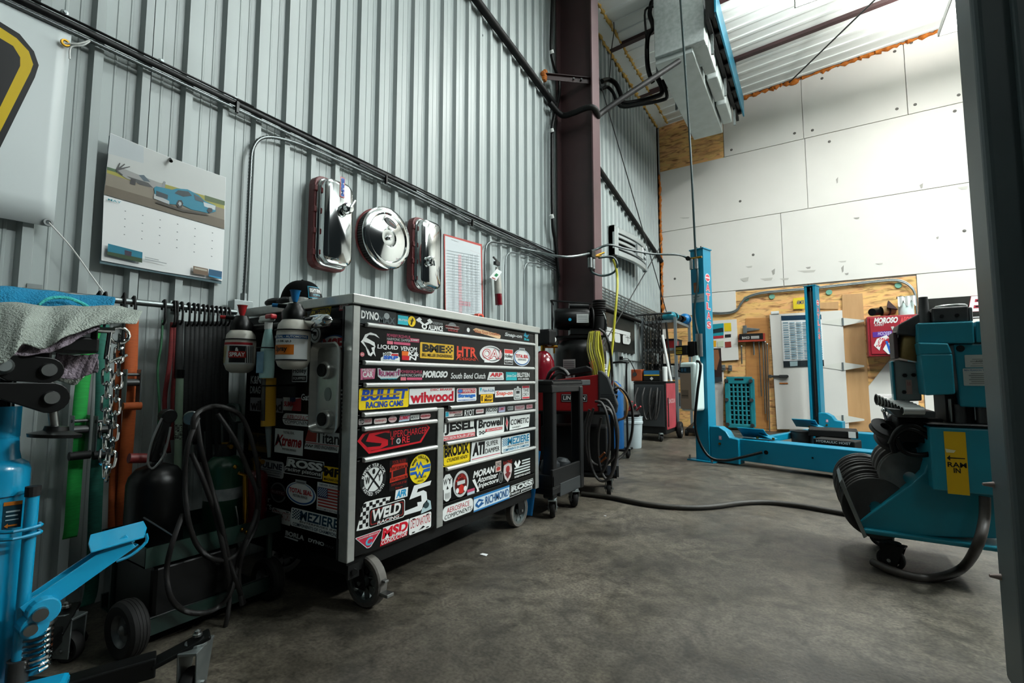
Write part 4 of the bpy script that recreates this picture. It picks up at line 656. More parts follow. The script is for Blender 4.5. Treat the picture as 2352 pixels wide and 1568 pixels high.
rr_ = .20; MB().lathe([(rr_ * .97, -.056), (rr_ * 1.0, -.05), (rr_ * .97, -.044), (0, -.044)], p, (1, 0, 0), 40).build('base_pan', mat('dark_red_paint'), ac, smooth=35)
fm = MB()
for i in range(72):
    a = 2 * math.pi * i / 72; e = V((0, math.cos(a), math.sin(a))); fm.box(p + e * rr_ * .93 + V((-.012, 0, 0)), (.062, .006, .012), mx=Matrix.Rotation(a, 3, 'X'))
fm.cyl(p + V((-.044, 0, 0)), p + V((.018, 0, 0)), rr_ * .92, n=40); fm.build('filter_element', mat('filter_mesh', '2a2b2a', .6, .2, '1a1b1a', 60), ac)
MB().lathe([(rr_ * .96, .012), (rr_ * 1.0, .016), (rr_ * 1.0, .024), (rr_ * .94, .032), (rr_ * .8, .034), (rr_ * .76, .026), (rr_ * .72, .028), (rr_ * .3, .038), (rr_ * .27, .03), (rr_ * .12, .028), (.012, .03), (.012, .045), (0, .045)], p, (1, 0, 0), 48).build('lid', 'chrome', ac, smooth=30)
MB().prism(ell(0, 0, .052, .024), p + V((.034, .012, .1)), (0, .93, -.36), (0, .36, .93), .003).build('name_badge', mat('dark_badge', '20282a', .4), ac); decal([t('Horsepower', .1, .45, .9, .8, 'a9aeb0', .2), t('RACING', .25, .15, .75, .38, '9a5a50')], p + V((.0385, -.022, .1)), (0, .93, -.36), (0, .36, .93), .08, .034, 'badge_lettering', ac)
MB().lathe([(.016, 0), (.016, .012), (.006, .014), (0, .014)], p + V((.036, 0, 0)), (1, 0, 0), 6).build('wing_nut', 'chrome', ac)
# ================================================================ STRAP RAIL
RX = -2.27
rl = T('hanging_rail', 'steel pipe rail fixed to the wall holding straps and cords', 'rail', (RX, .7, 1.17))
MB().cyl((RX, .45, 1.168), (RX, 1.16, 1.178), .0125, n=14).build('pipe', 'galv', rl, smooth=40)
for y in (.95, .5): MB().bx(WX, RX, y - .012, y + .012, 1.165, 1.171).bx(WX, WX + .004, y - .02, y + .02, 1.15, 1.21).build('bracket', 'galv', rl)
def strapf(name, label, m, pts, w, cat='strap', group=None, tilt=0, parts=None, x=RX):
    """webbing hung from the rail: pts (pixel u, pixel v, extra x)"""
    P = smoothpath([X(u, v, x + dx) for u, v, dx in pts], 4); n = len(P) - 1; a = V((math.sin(tilt), math.cos(tilt), 0)) * w / 2
    mb = MB().grid(lambda s, t_: P[round(t_ * n)] + a * (2 * s - 1), 2, n)
    t_ = T(name, label, cat, P[-1], group); mb.build('webbing', m, t_, smooth=True, solid=.004)
    h = P[0]; MB().tube([(h.x, h.y, h.z - .02), (h.x + .02, h.y, h.z + .002), (RX + .016, h.y, 1.186), (RX, h.y, 1.192), (RX - .017, h.y, 1.18), (RX - .014, h.y, 1.155)], .0045, 6, k=3).build('hook', 'blackm', t_, smooth=True)
    return t_, P
def ratchet(t_, p, w, grip):
    p = V(p); b_ = MB()
    for s in (-1, 1): b_.bx(p.x - .005, p.x + .035, p.y + s * w / 2 - .002, p.y + s * w / 2 + .002, p.z - .09, p.z + .05)
    rb = b_.build('ratchet_frame', 'galv', t_, bevel=.002)
    MB().cyl((p.x + .018, p.y - w / 2, p.z), (p.x + .018, p.y + w / 2, p.z), .014, n=12).build('spool', 'dsteel', rb); MB().cyl((p.x + .03, p.y - w / 2 - .006, p.z - .09), (p.x + .03, p.y + w / 2 + .006, p.z - .09), .015, n=12).build('grip', grip, rb, smooth=40); MB().cyl((p.x + .02, p.y - w / 2 - .004, p.z + .03), (p.x + .02, p.y + w / 2 + .004, p.z + .03), .006, n=8).build('pin', 'dsteel', rb)
t_, P = strapf('ratchet_strap', 'bright green ratchet strap hanging behind the jack', 'greenstrap', [(222, 745, 0), (205, 800, .02), (190, 880, .03), (180, 985, .04), (172, 1090, .03), (165, 1200, .01), (160, 1235, 0)], .04, group='ratchet straps on the rail'); ratchet(t_, X(180, 985, RX + .05), .045, 'blackm')
t_, P = strapf('ratchet_strap', 'dark teal ratchet strap beside the bright green one', 'tealstrap', [(236, 745, 0), (236, 850, .03), (232, 985, .04), (222, 1100, .03), (212, 1330, .0), (200, 1390, .02)], .04, group='ratchet straps on the rail'); ratchet(t_, X(233, 985, RX + .05), .045, 'blackm')
t_, P = strapf('ratchet_strap', 'orange ratchet strap hanging behind the chrome chain', 'orangestrap', [(304, 725, 0), (302, 800, .02), (300, 870, .03), (296, 960, .03), (289, 1060, .02), (280, 1200, 0), (272, 1300, 0)], .042, group='ratchet straps on the rail'); ratchet(t_, X(299, 878, RX + .045), .045, 'orangestrap')
strapf('ratchet_strap', 'second orange strap end hanging left of the orange ratchet', 'orangestrap', [(276, 800, 0), (268, 960, .01), (262, 1100, 0), (258, 1250, 0)], .03, group='ratchet straps on the rail')
for lab, m, pts, w in (('black and green bungee cord hanging left of the red strap', 'rubbergreen', [(374, 735, 0), (370, 790, .01), (362, 850, .01), (366, 940, .02), (360, 1010, .01)], .008), ('red strap doubled over the rail', 'redstrap', [(396, 740, 0), (390, 830, .01), (378, 920, .01), (384, 1000, .02), (388, 1040, .01)], .016), ('red strap right of the doubled red strap', 'redstrap', [(402, 740, 0), (401, 830, .01), (396, 920, .01), (395, 1010, .02)], .014), ('black strap above the paper tube', 'blackstrap', [(414, 735, 0), (412, 800, .01), (411, 860, .02)], .028)): strapf('strap', lab, m, pts, w)
for i, (u, v1, w) in enumerate(((430, 1010, .02), (442, 900, .02), (452, 960, .022), (464, 1000, .026), (474, 930, .02), (484, 1020, .026), (494, 960, .022), (504, 1000, .026), (514, 900, .02), (523, 960, .024))):
    strapf('strap', 'black strap on the rail, %s right of the paper tube' % ('first', 'second', 'third', 'fourth', 'fifth', 'sixth', 'seventh', 'eighth', 'ninth', 'tenth')[i], 'blackstrap', [(u, 738, 0), (u - 2, 820, .01), (u - 5, 900, .02), (u - 3, v1 + 60, .01)], w, group='black straps on the rail')
pt = T('paper_tube', 'pale green labelled mailing tube hanging among the straps', 'tube', X(408, 1120, RX + .05)); a, b = X(413, 868, RX + .05), X(407, 1120, RX + .05)
MB().cyl(a, b, .0135, n=14).build('tube', mat('pale_green_paper', '8fa892', .6, 0, '7c957f', 12), pt, smooth=40); MB().cyl(a, a + V((0, 0, .035)), .016, n=14).build('end_cap', 'black', pt, smooth=40); MB().cyl(a + (b - a) * .42, a + (b - a) * .56, .0139, n=14).build('barcode_band', mat('barcode', '20241f', .6, 0, '9db09f', 90, (1, 1, 4), contrast=.05), pt)
# ================================================================ TRANSMISSION JACK (left foreground)
JX = -1.55
jc = X(-18, 1300, -1.62); jx, jy = jc.x, jc.y
jk = T('transmission_jack', 'bright blue telescopic transmission jack on black caster legs, left foreground', 'jack', (jx, jy, 0))
MB().lathe([(.0, .13), (.047, .13), (.047, .6), (.052, .6), (.052, .655), (.047, .67), (.034, .68), (.03, .70), (.028, .735), (.02, .74), (0, .74)], (jx, jy, 0), (0, 0, 1), 36).build('cylinder', 'tealj', jk, smooth=35)
MB().cyl((jx, jy, .72), (jx, jy, .93), .0155, n=20).build('piston_rod', mat('hard_chrome_dark', '3a3f40', .12, 1), jk, smooth=40)
pc = X(10, 968, JX); MB().lathe([(.0, -.036), (.029, -.036), (.029, .036), (.0, .036)], (jx, jy, X(10, 968, -1.62).z), (0, 0, 1), 24).build('collar', 'tealj', jk, smooth=35)
d0 = X(24, 1150, jx + .04); decal([('r', 0, 0, 1, 1, '12333f'), ('r', 0, .86, 1, 1, 'b0661c'), ('r', .15, .6, .9, .66, '9fb4b8'), ('r', .15, .45, .8, .5, '9fb4b8'), ('r', .15, .3, .85, .34, '9fb4b8'), ('p', [(.1, .1), (.3, .2), (.3, .14), (.8, .14), (.8, .08), (.3, .08), (.3, .02)], 'b0661c')], (d0.x + .008, d0.y - .012, d0.z - .06), (.2, .98, 0), (0, 0, 1), .03, .06, 'warning_label', jk)
# black legs and casters
for q_, nm in ((V((-1.475, .69, 0)), 0), (V((-1.9, -.1, 0)), 1), (V((-1.25, -.12, 0)), 2), (V((-2.0, .55, 0)), 3)):
    d = (q_ - V((jx, jy, 0))); d.z = 0; dn = d.normalized(); s0 = V((jx, jy, .115)); e0 = V((q_.x, q_.y, .115)) - dn * .09
    lg = MB().bar(s0, e0, .05, .05).bar(e0 - dn * .01, V((q_.x, q_.y, .155)) + dn * .03, .055, .012).build('base_leg', 'black', jk, bevel=.004)
    caster('leg_caster', (q_.x, q_.y, 0), math.atan2(dn.y, dn.x) + R(150), jk, .042, .03, .145, 'rubber', 'bplas', 0, False, 'galv', .018)
    MB().lathe([(.012, 0), (.012, .006), (.008, .008), (.008, .014), (0, .018)], (q_.x, q_.y, .158), (0, 0, 1), 10).build('stem_bolt', 'steel', jk)
MB().box((jx, jy, .115), (.2, .2, .05), rz=R(30)).build('base_hub', 'black', jk, bevel=.006)
# pump: block, spring, pedal arm, release rod
pb = X(75, 1548, JX); MB().box((pb.x, pb.y, .135), (.09, .12, .05), rz=R(-25)).build('pump_block', 'tealj', jk, bevel=.01)
s0, s1 = X(80, 1532, JX), X(86, 1432, JX); hp_ = []
for i in range(8 * 12 + 1):
    a = 2 * math.pi * i / 12; c_ = s0.lerp(s1, i / 96); hp_.append(c_ + V((math.cos(a) * .026, math.sin(a) * .026, 0)))
MB().tube(hp_, .004, 6).build('pump_spring', 'chrome', jk, smooth=True); MB().cyl(s0 - V((0, 0, .01)), s1, .017, n=16).build('pump_plunger', 'tealj', jk, smooth=40); MB().lathe([(0, .01), (.034, .008), (.034, 0), (.028, -.006), (0, -.006)], s1, (0, 0, 1), 20).build('spring_cap', 'steel', jk, smooth=40)
a, b = X(62, 1400, JX), X(300, 1235, JX); dn = (b - a).normalized(); side = V((.95, -.3, 0)).normalized(); up = side.cross(dn)
if up.z < 0: up = -up
pm = MB()
for s in (-1, 1): pm.bar(a + side * .028 * s, b + side * .026 * s, .005, .042, up=up)
pm.bar(a + dn * .15 - up * .02, b - up * .02, .056, .004, up=up); pd = pm.build('foot_pedal_arm', 'tealj', jk, bevel=.0015)
fl_ = V((dn.x, dn.y, dn.z * .1)).normalized(); sd_ = V((.93, -.3, -.22)).normalized(); MB().prism([(-.06, -.045), (.055, -.045), (.062, .0), (.055, .048), (-.055, .048), (-.062, 0)], b + V((0, 0, .03)) - dn * .03, fl_, sd_, .005).build('foot_plate', 'tealj', pd, bevel=.002)
MB().tube([b - up * .03 - dn * .05, b - up * .04 - dn * .02, b - up * .035 + dn * .02, b - up * .015 + dn * .03], .004, 6, k=3).build('wire_handle', 'tealj', pd)
for u, v, r_ in ((88, 1392, .014), (66, 1426, .012)):
    c_ = X(u, v, JX); MB().prism(ell(0, 0, r_ * 2.1, r_ * 2.1, 18), c_ + V((.0, 0, 0)), (0, 1, 0), (0, 0, 1), .05).build('pivot_lug', 'tealj', pd, bevel=.003); MB().cyl(c_, c_ + V((.062, -.01, 0)), r_, n=14).build('pivot_pin', 'steel', pd, smooth=40)
r0, r1 = X(76, 1128, JX), X(40, 1545, JX); MB().tube([r0, r0.lerp(r1, .3), r1], .0125, 12).build('release_rod', 'tealj', jk, smooth=40); MB().cyl(r0 - V((0, 0, .01)), r0 + V((0, 0, .012)), .0145, n=14).build('rod_cap', 'rubber', jk)
for t_ in (.2, .24): w_ = r0.lerp(r1, t_); MB().tube([w_ + V((-.02, -.06, 0)), w_ + V((.02, -.03, 0)), w_ + V((.02, .012, .003)), w_ + V((0, .016, .004))], .004, 6, k=3).build('rod_guide', 'tealj', jk)
MB().cyl(r1 - V((0, 0, .02)), r1 + V((0, 0, .03)), .02, n=14).build('rod_socket', 'dsteel', jk, smooth=40)
# head: tilting plate, links, clamp posts
hz = X(40, 800, JX).z
mb = MB(); a, b = X(-60, 806, JX), X(225, 806, JX); mb.bx(JX - .2, JX + .01, a.y, b.y, hz - .005, hz + .035); mb.bx(JX - .16, JX, a.y, X(120, 830, JX).y, hz - .045, hz); mb.build('head_plate', 'black', jk, bevel=.006)
def disc_link(p, q, r0_, r1_, name):
    p, q = V(p), V(q); poly = []; d = (q - p); an = math.atan2(d.z, d.y)
    for k in range(10): a_ = an + R(90) + R(180) * k / 9; poly.append((p.y + r0_ * math.cos(a_), p.z + r0_ * math.sin(a_)))
    for k in range(10): a_ = an - R(90) + R(180) * k / 9; poly.append((q.y + r1_ * math.cos(a_), q.z + r1_ * math.sin(a_)))
    o = MB().prism(poly, (p.x, 0, 0), (0, 1, 0), (0, 0, 1), .014).build(name, 'black', jk, bevel=.002); return o
c1, c2 = X(107, 850, JX + .02), X(113, 913, JX + .02)
disc_link(X(30, 845, JX + .015), c1, .03, .03, 'upper_link'); disc_link(X(-40, 890, JX + .015), c2, .012, .036, 'lower_link')
for c_ in (c1, c2): MB().lathe([(0, .022), (.014, .022), (.016, .018), (.016, 0)], c_, (1, 0, 0), 18).build('pivot_pin', 'steel', jk, smooth=30)
MB().lathe([(0, .02), (.012, .02), (.018, .012), (.02, 0)], X(5, 840, JX + .03), (1, 0, 0), 16).build('pivot_pin', 'galv', jk, smooth=30)
pa, pb_ = X(110, 855, JX), X(126, 985, JX); MB().cyl(pa, pb_, .0095, n=14).build('adjusting_post', 'steel', jk, smooth=40)
pq = X(128, 992, JX); MB().lathe([(0, -.012), (.048, -.012), (.05, -.004), (.024, .004), (.022, .014), (0, .016)], pq, (0, .1, 1), 24).build('swivel_foot', 'black', jk, smooth=30)
pk_ = X(235, 755, JX); MB().cyl(X(222, 757, JX), X(262, 759, JX), .008, n=12).cyl(X(253, 760, JX), X(244, 825, JX), .006, n=10).cyl(X(250, 832, JX), X(292, 815, JX), .004, n=8).build('tee_handle_clamp', 'chrome', jk, smooth=40)
MB().bx(JX - .05, JX + .01, X(205, 780, JX).y, X(222, 780, JX).y, hz, X(215, 745, JX).z).build('clamp_bracket', 'black', jk, bevel=.003)
# chain hanging from the head
cn = T('chain', 'bright chrome chain hanging doubled from the jack head', 'chain', X(250, 1095, JX))
MB().tube([X(274, 770, JX) + V((0, math.cos(R(a_)) * .021, math.sin(R(a_)) * .021)) for a_ in range(0, 360, 30)], .0048, 8, closed=True).build('ring', 'chrome', cn, smooth=True)
lk = [(math.cos(R(a_)) * .0095, math.sin(R(a_)) * .009 + (.0125 if 0 < a_ < 180 else -.0125 if a_ > 180 else 0)) for a_ in range(0, 360, 30)]
link0 = None
def chain_run(pts, L=.034):
    global link0
    P = smoothpath(pts, 12); out = []; acc = 0; need = 0
    for a_, b_ in zip(P, P[1:]):
        l = (b_ - a_).length
        while need <= acc + l: out.append((a_.lerp(b_, (need - acc) / l), (b_ - a_).normalized())); need += L
        acc += l
    for i, (p, d) in enumerate(out):
        if link0 is None:
            mb = MB().tube([(x, 0, z) for x, z in lk], .0033, 6, closed=True); link0 = mb.build('link', 'chrome', None, smooth=True); o = link0
        else: o = link0.copy(); COL.objects.link(o)
        o.parent = cn; o.location = p - ORG[cn]; o.rotation_mode = 'QUATERNION'; o.rotation_quaternion = V((0, 0, 1)).rotation_difference(d) @ Quaternion((0, 0, 1), R(90 * (i % 2) + 25))
chain_run([X(246, 835, JX), X(245, 900, JX), X(242, 960, JX), X(240, 1030, JX), X(240, 1092, JX)]); chain_run([X(274, 785, JX), X(272, 860, JX), X(266, 930, JX), X(262, 990, JX), X(256, 1050, JX), X(248, 1090, JX)])
# towels over the jack head
def cloth(name, label, m, top, bot, xt, xb, fold, n=40, k=10, th=.006, sag=.02):
    P, Q = smoothpath([X(u, v, xt) for u, v in top], 12), smoothpath([X(u, v, xb) for u, v in bot], 12)
    def g_(L, s): i = s * (len(L) - 1); a_ = int(i); return L[a_].lerp(L[min(a_ + 1, len(L) - 1)], i - a_)
    def fn(s, t_):
        p = g_(P, s).lerp(g_(Q, s), t_); bulge = math.sin(t_ * math.pi) * sag
        return p + V((bulge + fold * math.sin(s * 17 + t_ * 4) * t_ + .4 * fold * math.sin(s * 41 + t_ * 9), 0, bulge * .9 + fold * .25 * math.sin(s * 23 + 1)))
    o = MB().grid(fn, n, k).build(name, m, None, smooth=True, solid=th); o.modifiers.new('sub', 'SUBSURF').render_levels = 1; return tag(o, label, 'towel')
cloth('towel', 'turquoise towel rolled over the rail end above the grey towel', 'blue', [(-80, 664), (0, 668), (90, 676), (180, 686), (256, 690)], [(-80, 702), (0, 706), (90, 712), (180, 722), (254, 722)], -1.95, -1.82, .006, sag=.03)
st_ = cloth('printed_stripe', '', 'aqua', [(85, 700), (110, 683), (150, 681), (190, 694), (220, 714)], [(90, 704), (112, 690), (150, 687), (186, 700), (212, 718)], -1.805, -1.80, .001, n=24, k=4, th=.002, sag=.004)
st_.parent = bpy.data.objects['towel']
for k in ('label', 'category'): del st_[k]
cloth('towel', 'grey terry towel draped over the jack head', 'cloth', [(-80, 690), (0, 697), (120, 706), (220, 716), (312, 738)], [(-80, 850), (0, 835), (30, 815), (60, 790), (105, 802), (140, 778), (200, 755), (260, 745), (312, 742)], -1.75, -1.49, .012, sag=.035)
cloth('rag', 'mauve and white rag hanging below the grey towel', 'rag', [(40, 770), (100, 770), (150, 755), (222, 738)], [(30, 818), (100, 812), (150, 795), (228, 752)], -1.60, -1.515, .006, sag=.01)
cloth('rag', 'frayed mauve rag corner hanging under the jack plate', 'rag', [(128, 812), (160, 815), (200, 815), (224, 812)], [(122, 862), (165, 872), (200, 862), (224, 855)], -1.62, -1.60, .004, sag=.004)
cloth('rag', 'grey-green rag corner lowest under the jack plate', 'cloth', [(105, 850), (140, 860), (180, 862), (200, 858)], [(118, 868), (150, 880), (172, 884), (186, 868)], -1.65, -1.64, .003, n=20, sag=.002)
# ================================================================ TORCH CART
tc = T('torch_cart', 'dark green welding torch cart with hoses and gas cylinders beside the chest', 'cart', (-2.02, .9, 0))
def tire(name, c, ax, r, w, hubm, parent):
    o = MB().lathe([(r * .55, -w * .42), (r * .85, -w * .5), (r * .97, -w * .36), (r, -w * .2), (r * .985, -w * .19), (r * .985, -w * .15), (r, -w * .14), (r, -w * .02), (r * .985, -w * .01), (r * .985, w * .01), (r, w * .02), (r, w * .14), (r * .985, w * .15), (r * .985, w * .19), (r, w * .2), (r * .97, w * .36), (r * .85, w * .5), (r * .55, w * .42)], c, ax, 36).build(name, 'rubber', parent, smooth=30)
    MB().lathe([(r * .56, -w * .40), (r * .5, -w * .3), (r * .46, -w * .1), (r * .2, -w * .12), (r * .18, -w * .3), (r * .08, -w * .32), (0, -w * .32)], c, ax, 24).lathe([(r * .56, w * .40), (r * .5, w * .3), (r * .46, w * .1), (r * .2, w * .12), (r * .18, w * .3), (r * .08, w * .42), (0, w * .42)], c, ax, 24).build('wheel_rim', hubm, o, smooth=30); return o
rim = mat('grey_rim', '7d8080', .45, .6, '4d4f4f', 14)
tire('wheel', (-1.85, .66, .088), (.12, -.99, 0), .088, .055, rim, tc); tire('wheel', (-1.86, 1.12, .082), (.1, -.99, 0), .08, .05, rim, tc)
MB().cyl((-1.85, .66, .088), (-1.86, 1.12, .082), .01, n=10).build('axle', 'dsteel', tc)
mb = MB(); mb.bx(-2.2, -1.83, .69, .695, .262, .325); mb.bx(-1.835, -1.83, .69, 1.15, .262, .325); mb.bx(-2.2, -1.83, .69, 1.15, .262, .267); mb.bx(-2.2, -2.195, .69, 1.15, .262, .325); mb.bx(-2.2, -1.83, 1.145, 1.15, .262, .325); mb.build('tray', 'dkgreen', tc)
mb = MB(); mb.bar((-1.84, .70, .07), (-1.84, 1.13, .07), .01, .05); mb.bar((-2.2, .70, .07), (-2.2, 1.13, .07), .01, .05); mb.bx(-2.2, -1.84, .70, 1.13, .045, .05); mb.build('base_frame', 'dkgreen', tc)
for x, y in ((-2.16, .72), (-2.16, 1.12), (-1.86, 1.12)): MB().cyl((x, y, .05), (x, y, .68 if y > 1 and x < -2 else .28), .012, n=10).build('post', 'dkgreen', tc)
MB().box((-2.0, .86, .155), (.3, .28, .2)).build('black_case', 'black', tc, bevel=.015)
MB().tube([(-2.16, 1.12, .66), (-2.16, 1.08, .74), (-1.95, 1.02, .76), (-1.9, 1.0, .70)], .01, 8, k=5).build('hose_hanger', 'dkgreen', tc)
def cylinder(name, label, m, c, r, z0, z1, valve, cat='gas cylinder'):
    t_ = T(name, label, cat, (c[0], c[1], z0)); h = z1 - z0
    MB().lathe([(0, 0), (r * .9, 0), (r, .012), (r, h - r * .75), (r * .93, h - r * .45), (r * .7, h - r * .15), (r * .35, h), (0, h)], (c[0], c[1], z0), (0, 0, 1), 32).build('tank', m, t_, smooth=40)
    v = MB().cyl((c[0], c[1], z1 - .005), (c[0], c[1], z1 + .05), .016, n=12).cyl((c[0] - .03, c[1], z1 + .035), (c[0] + .045, c[1], z1 + .035), .009, n=10); v.build('valve', valve, t_, smooth=40); return t_
c_ = X(345, 1200, -2.05); bt = cylinder('gas_tank', 'squat black gas tank with a lever pump on the torch cart', 'black', (-2.03, .785), .088, .268, .56, 'dsteel')
# lever grease gun head on the black tank
mb = MB(); a, b = X(385, 955, -2.02), X(350, 1060, -2.02); mb.bar(a, b, .03, .035, up=(1, 0, 0)); mb.cyl(a - V((.02, 0, 0)), a + V((.02, 0, 0)), .026, n=16); g1 = mb.build('pump_head', 'black', bt, bevel=.004)
MB().cyl(X(296, 1052, -2.02), X(335, 1052, -2.02), .017, n=14).build('red_grip', mat('dark_red_grip', '6a1414', .5), g1, smooth=40); MB().tube([X(372, 960, -1.98), X(350, 1010, -1.98), X(340, 1060, -1.98), X(352, 1075, -1.98), X(378, 1040, -1.98), X(392, 980, -1.98)], .004, 6, k=4).build('lever_wire', 'steel', g1)
gc = cylinder('gas_cylinder', 'dark green oxygen cylinder with a white label on the torch cart', 'green', (-2.04, 1.025), .07, .268, .56, 'brass')
MB().lathe([(.0708, 0), (.0708, .045)], (-2.04, 1.025, .39), (0, 0, 1), 32).build('label', mat('worn_white_label', '9aa0a0', .5, 0, '6c7274', 30), gc, smooth=40); MB().lathe([(.03, 0), (.034, .04), (.028, .07)], (-2.04, 1.025, .535), (0, 0, 1), 16).build('valve_collar', 'blackm', gc, smooth=40)
MB().lathe([(0, -.008), (.026, -.008), (.028, .006), (.024, .01), (0, .01)], X(440, 960, -2.0), (.8, -.6, 0), 20).build('gauge', 'steel', gc, smooth=40)
rc = cylinder('gas_cylinder', 'small dark red acetylene cylinder behind the brass torch', mat('dark_red_cyl', '4a0c12', .25), (-1.93, 1.095), .044, .268, .5, 'brass')
tb = T('cutting_torch', 'brass cutting torch with a steel lever hanging on the cart hoses', 'torch', X(560, 1255, -1.83)); TP = -1.84
a, b = X(563, 1092, TP), X(563, 1190, TP); MB().cyl(a, b, .0095, n=10).cyl(b, X(563, 1255, TP), .005, n=8).cyl(a, X(548, 1086, TP), .006, n=8).build('body', 'brass', tb, smooth=40)
for u, v in ((540, 1072), (566, 1222), (556, 1216)): MB().sph(X(u, v, TP + .01), .008, 10).build('valve_knob', 'brass', tb, smooth=True)
for v in (1200, 1212, 1240): MB().cyl(X(563, v, TP), X(563, v + 5, TP), .0085, n=6).build('fitting', 'brass', tb)
MB().tube([X(541, 1162, TP), X(546, 1190, TP), X(548, 1212, TP), X(558, 1216, TP)], .003, 6, k=3).build('lever', 'steel', tb)
HX = -1.80
for lab, pts in (('outer loop of black hose hanging on the torch cart', [(448, 1010), (445, 960), (480, 935), (520, 937), (560, 965), (590, 1060), (593, 1150), (575, 1220), (540, 1275), (495, 1285), (455, 1255), (432, 1190), (425, 1100), (432, 1020), (455, 960)]), ('large low loop of black hose reaching nearly to the floor', [(420, 1180), (395, 1250), (383, 1310), (392, 1370), (420, 1400), (460, 1408), (500, 1395), (530, 1360), (545, 1300), (560, 1260), (590, 1200), (596, 1120)]), ('twin black torch hose slanting down across the cart', [(452, 960), (462, 1030), (480, 1100), (505, 1190), (525, 1280), (545, 1340), (560, 1385)]), ('inner black torch hose beside the twin hose', [(440, 1040), (470, 1110), (497, 1190), (515, 1270), (527, 1350), (522, 1420), (505, 1475)]), ('short hose arc around the brass torch', [(500, 950), (540, 1010), (570, 1080), (590, 1130), (588, 1180), (560, 1260), (548, 1320), (556, 1390)])):
    cable(lab, [X(u, max(v, 0), HX + (.02 if i % 2 else .0)) for i, (u, v) in enumerate(pts)], .0088, mat('old_black_hose', '121111', .55, 0, '1b1918', 20, spec=.3), name='torch_hose', cat='hose', group='torch cart hoses')
rd_ = T('welding_rod', 'thin steel rod leaning on the cart tray rim', 'rod', X(400, 1232, -1.86)); MB().cyl(X(330, 1188, -1.95), X(400, 1232, -1.86), .003, n=6).build('rod', 'steel', rd_)
# black stand base half hidden by the wall, left of the torch cart
fs = T('floor_stand', 'black round-based floor stand tucked by the wall behind the jack', 'stand', (-2.15, .52, 0)); MB().lathe([(0, .06), (.05, .055), (.12, .02), (.13, 0), (0, 0)], (-2.15, .52, 0), (0, 0, 1), 24).build('base', 'black', fs, smooth=30); MB().cyl((-2.15, .52, .05), (-2.15, .52, .16), .02, n=12).build('stem', 'black', fs); MB().sph((-2.15, .52, .165), .03, 12, (1.6, 1.6, .6)).build('cap', 'black', fs, smooth=True)
# ================================================================ ON AND BESIDE THE CHEST
# baseball cap
cp = Z(697, 690, 1.187); cp = V((-2.02, 1.36, 1.187)); px_ = at(693, 688, 0, -2.0); cp = V((-2.0, px_.y, 1.187))
hat = T('baseball_cap', 'black baseball cap with a blue outlined front patch on the chest top', 'cap', cp, None, R(-72), True)
def capfn(s, t_):
    a = 2 * math.pi * s; h = math.sin(t_ * math.pi / 2); r_ = math.cos(t_ * math.pi / 2) ** .75
    return V((math.cos(a) * .083 * r_, math.sin(a) * .1 * r_, .012 + .125 * h ** .9))
MB().grid(capfn, 32, 12).build('crown', mat('black_cloth', '060707', .9, spec=.1), hat, smooth=True)
MB().grid(lambda s, t_: V(((s - .5) * .15 * (1 - .2 * t_), .085 - .035 * (2 * s - 1) ** 2 * 1.2 + t_ * .075 * (1 - (2 * s - 1) ** 2 * .6), .018 + .02 * (1 - (2 * s - 1) ** 2) - t_ * .012)), 16, 6).build('visor', mat('black_cloth'), hat, smooth=True, solid=.004)
MB().sph((0, 0, .138), .006, 8).build('button', mat('black_cloth'), hat, smooth=True)
pp = MB(); vs = []
def crown_pt(a, z, off=.0025):
    t_ = math.asin(min(1, ((z - .012) / .125) ** (1 / .9))) * 2 / math.pi; p = capfn(a / (2 * math.pi), t_); n_ = V((p.x, p.y, (p.z - .01) * .6)).normalized(); return p + n_ * off
def patch(name, els, a0, a1, z0, z1, off):
    for poly, col in els:
        k = len(poly); pp_ = MB().use(ink(col)).add([crown_pt(a0 + (a1 - a0) * u, z0 + (z1 - z0) * v, off) for u, v in poly], [tuple(range(k))]); pp_.build(name, None, hat)
def grid_patch(col, a0, a1, z0, z1, off, name='patch'): MB().use(ink(col)).grid(lambda s, t_: crown_pt(a0 + (a1 - a0) * s, z0 + (z1 - z0) * t_, off), 10, 4).build(name, None, hat)
ac0, ac1 = R(50), R(100)
grid_patch('2a8aa4', ac0, ac1, .045, .1, .003, 'patch_border'); grid_patch('0a0a0b', ac0 + R(2), ac1 - R(2), .049, .096, .0042)
vs, fs_ = text_mesh('EIGHTY-SEVEN', .03); MB().use(ink(wh)).add([crown_pt(ac0 + R(5) + (ac1 - ac0 - R(10)) * x, .07 + .018 * y, .0056) for x, y in vs], fs_).build('patch_lettering', None, hat)
vs, fs_ = text_mesh('AUTOMOTIVE', .03); MB().use(ink('6aa5b4')).add([crown_pt(ac0 + R(13) + (ac1 - ac0 - R(26)) * x, .056 + .008 * y, .0056) for x, y in vs], fs_).build('patch_lettering', None, hat)
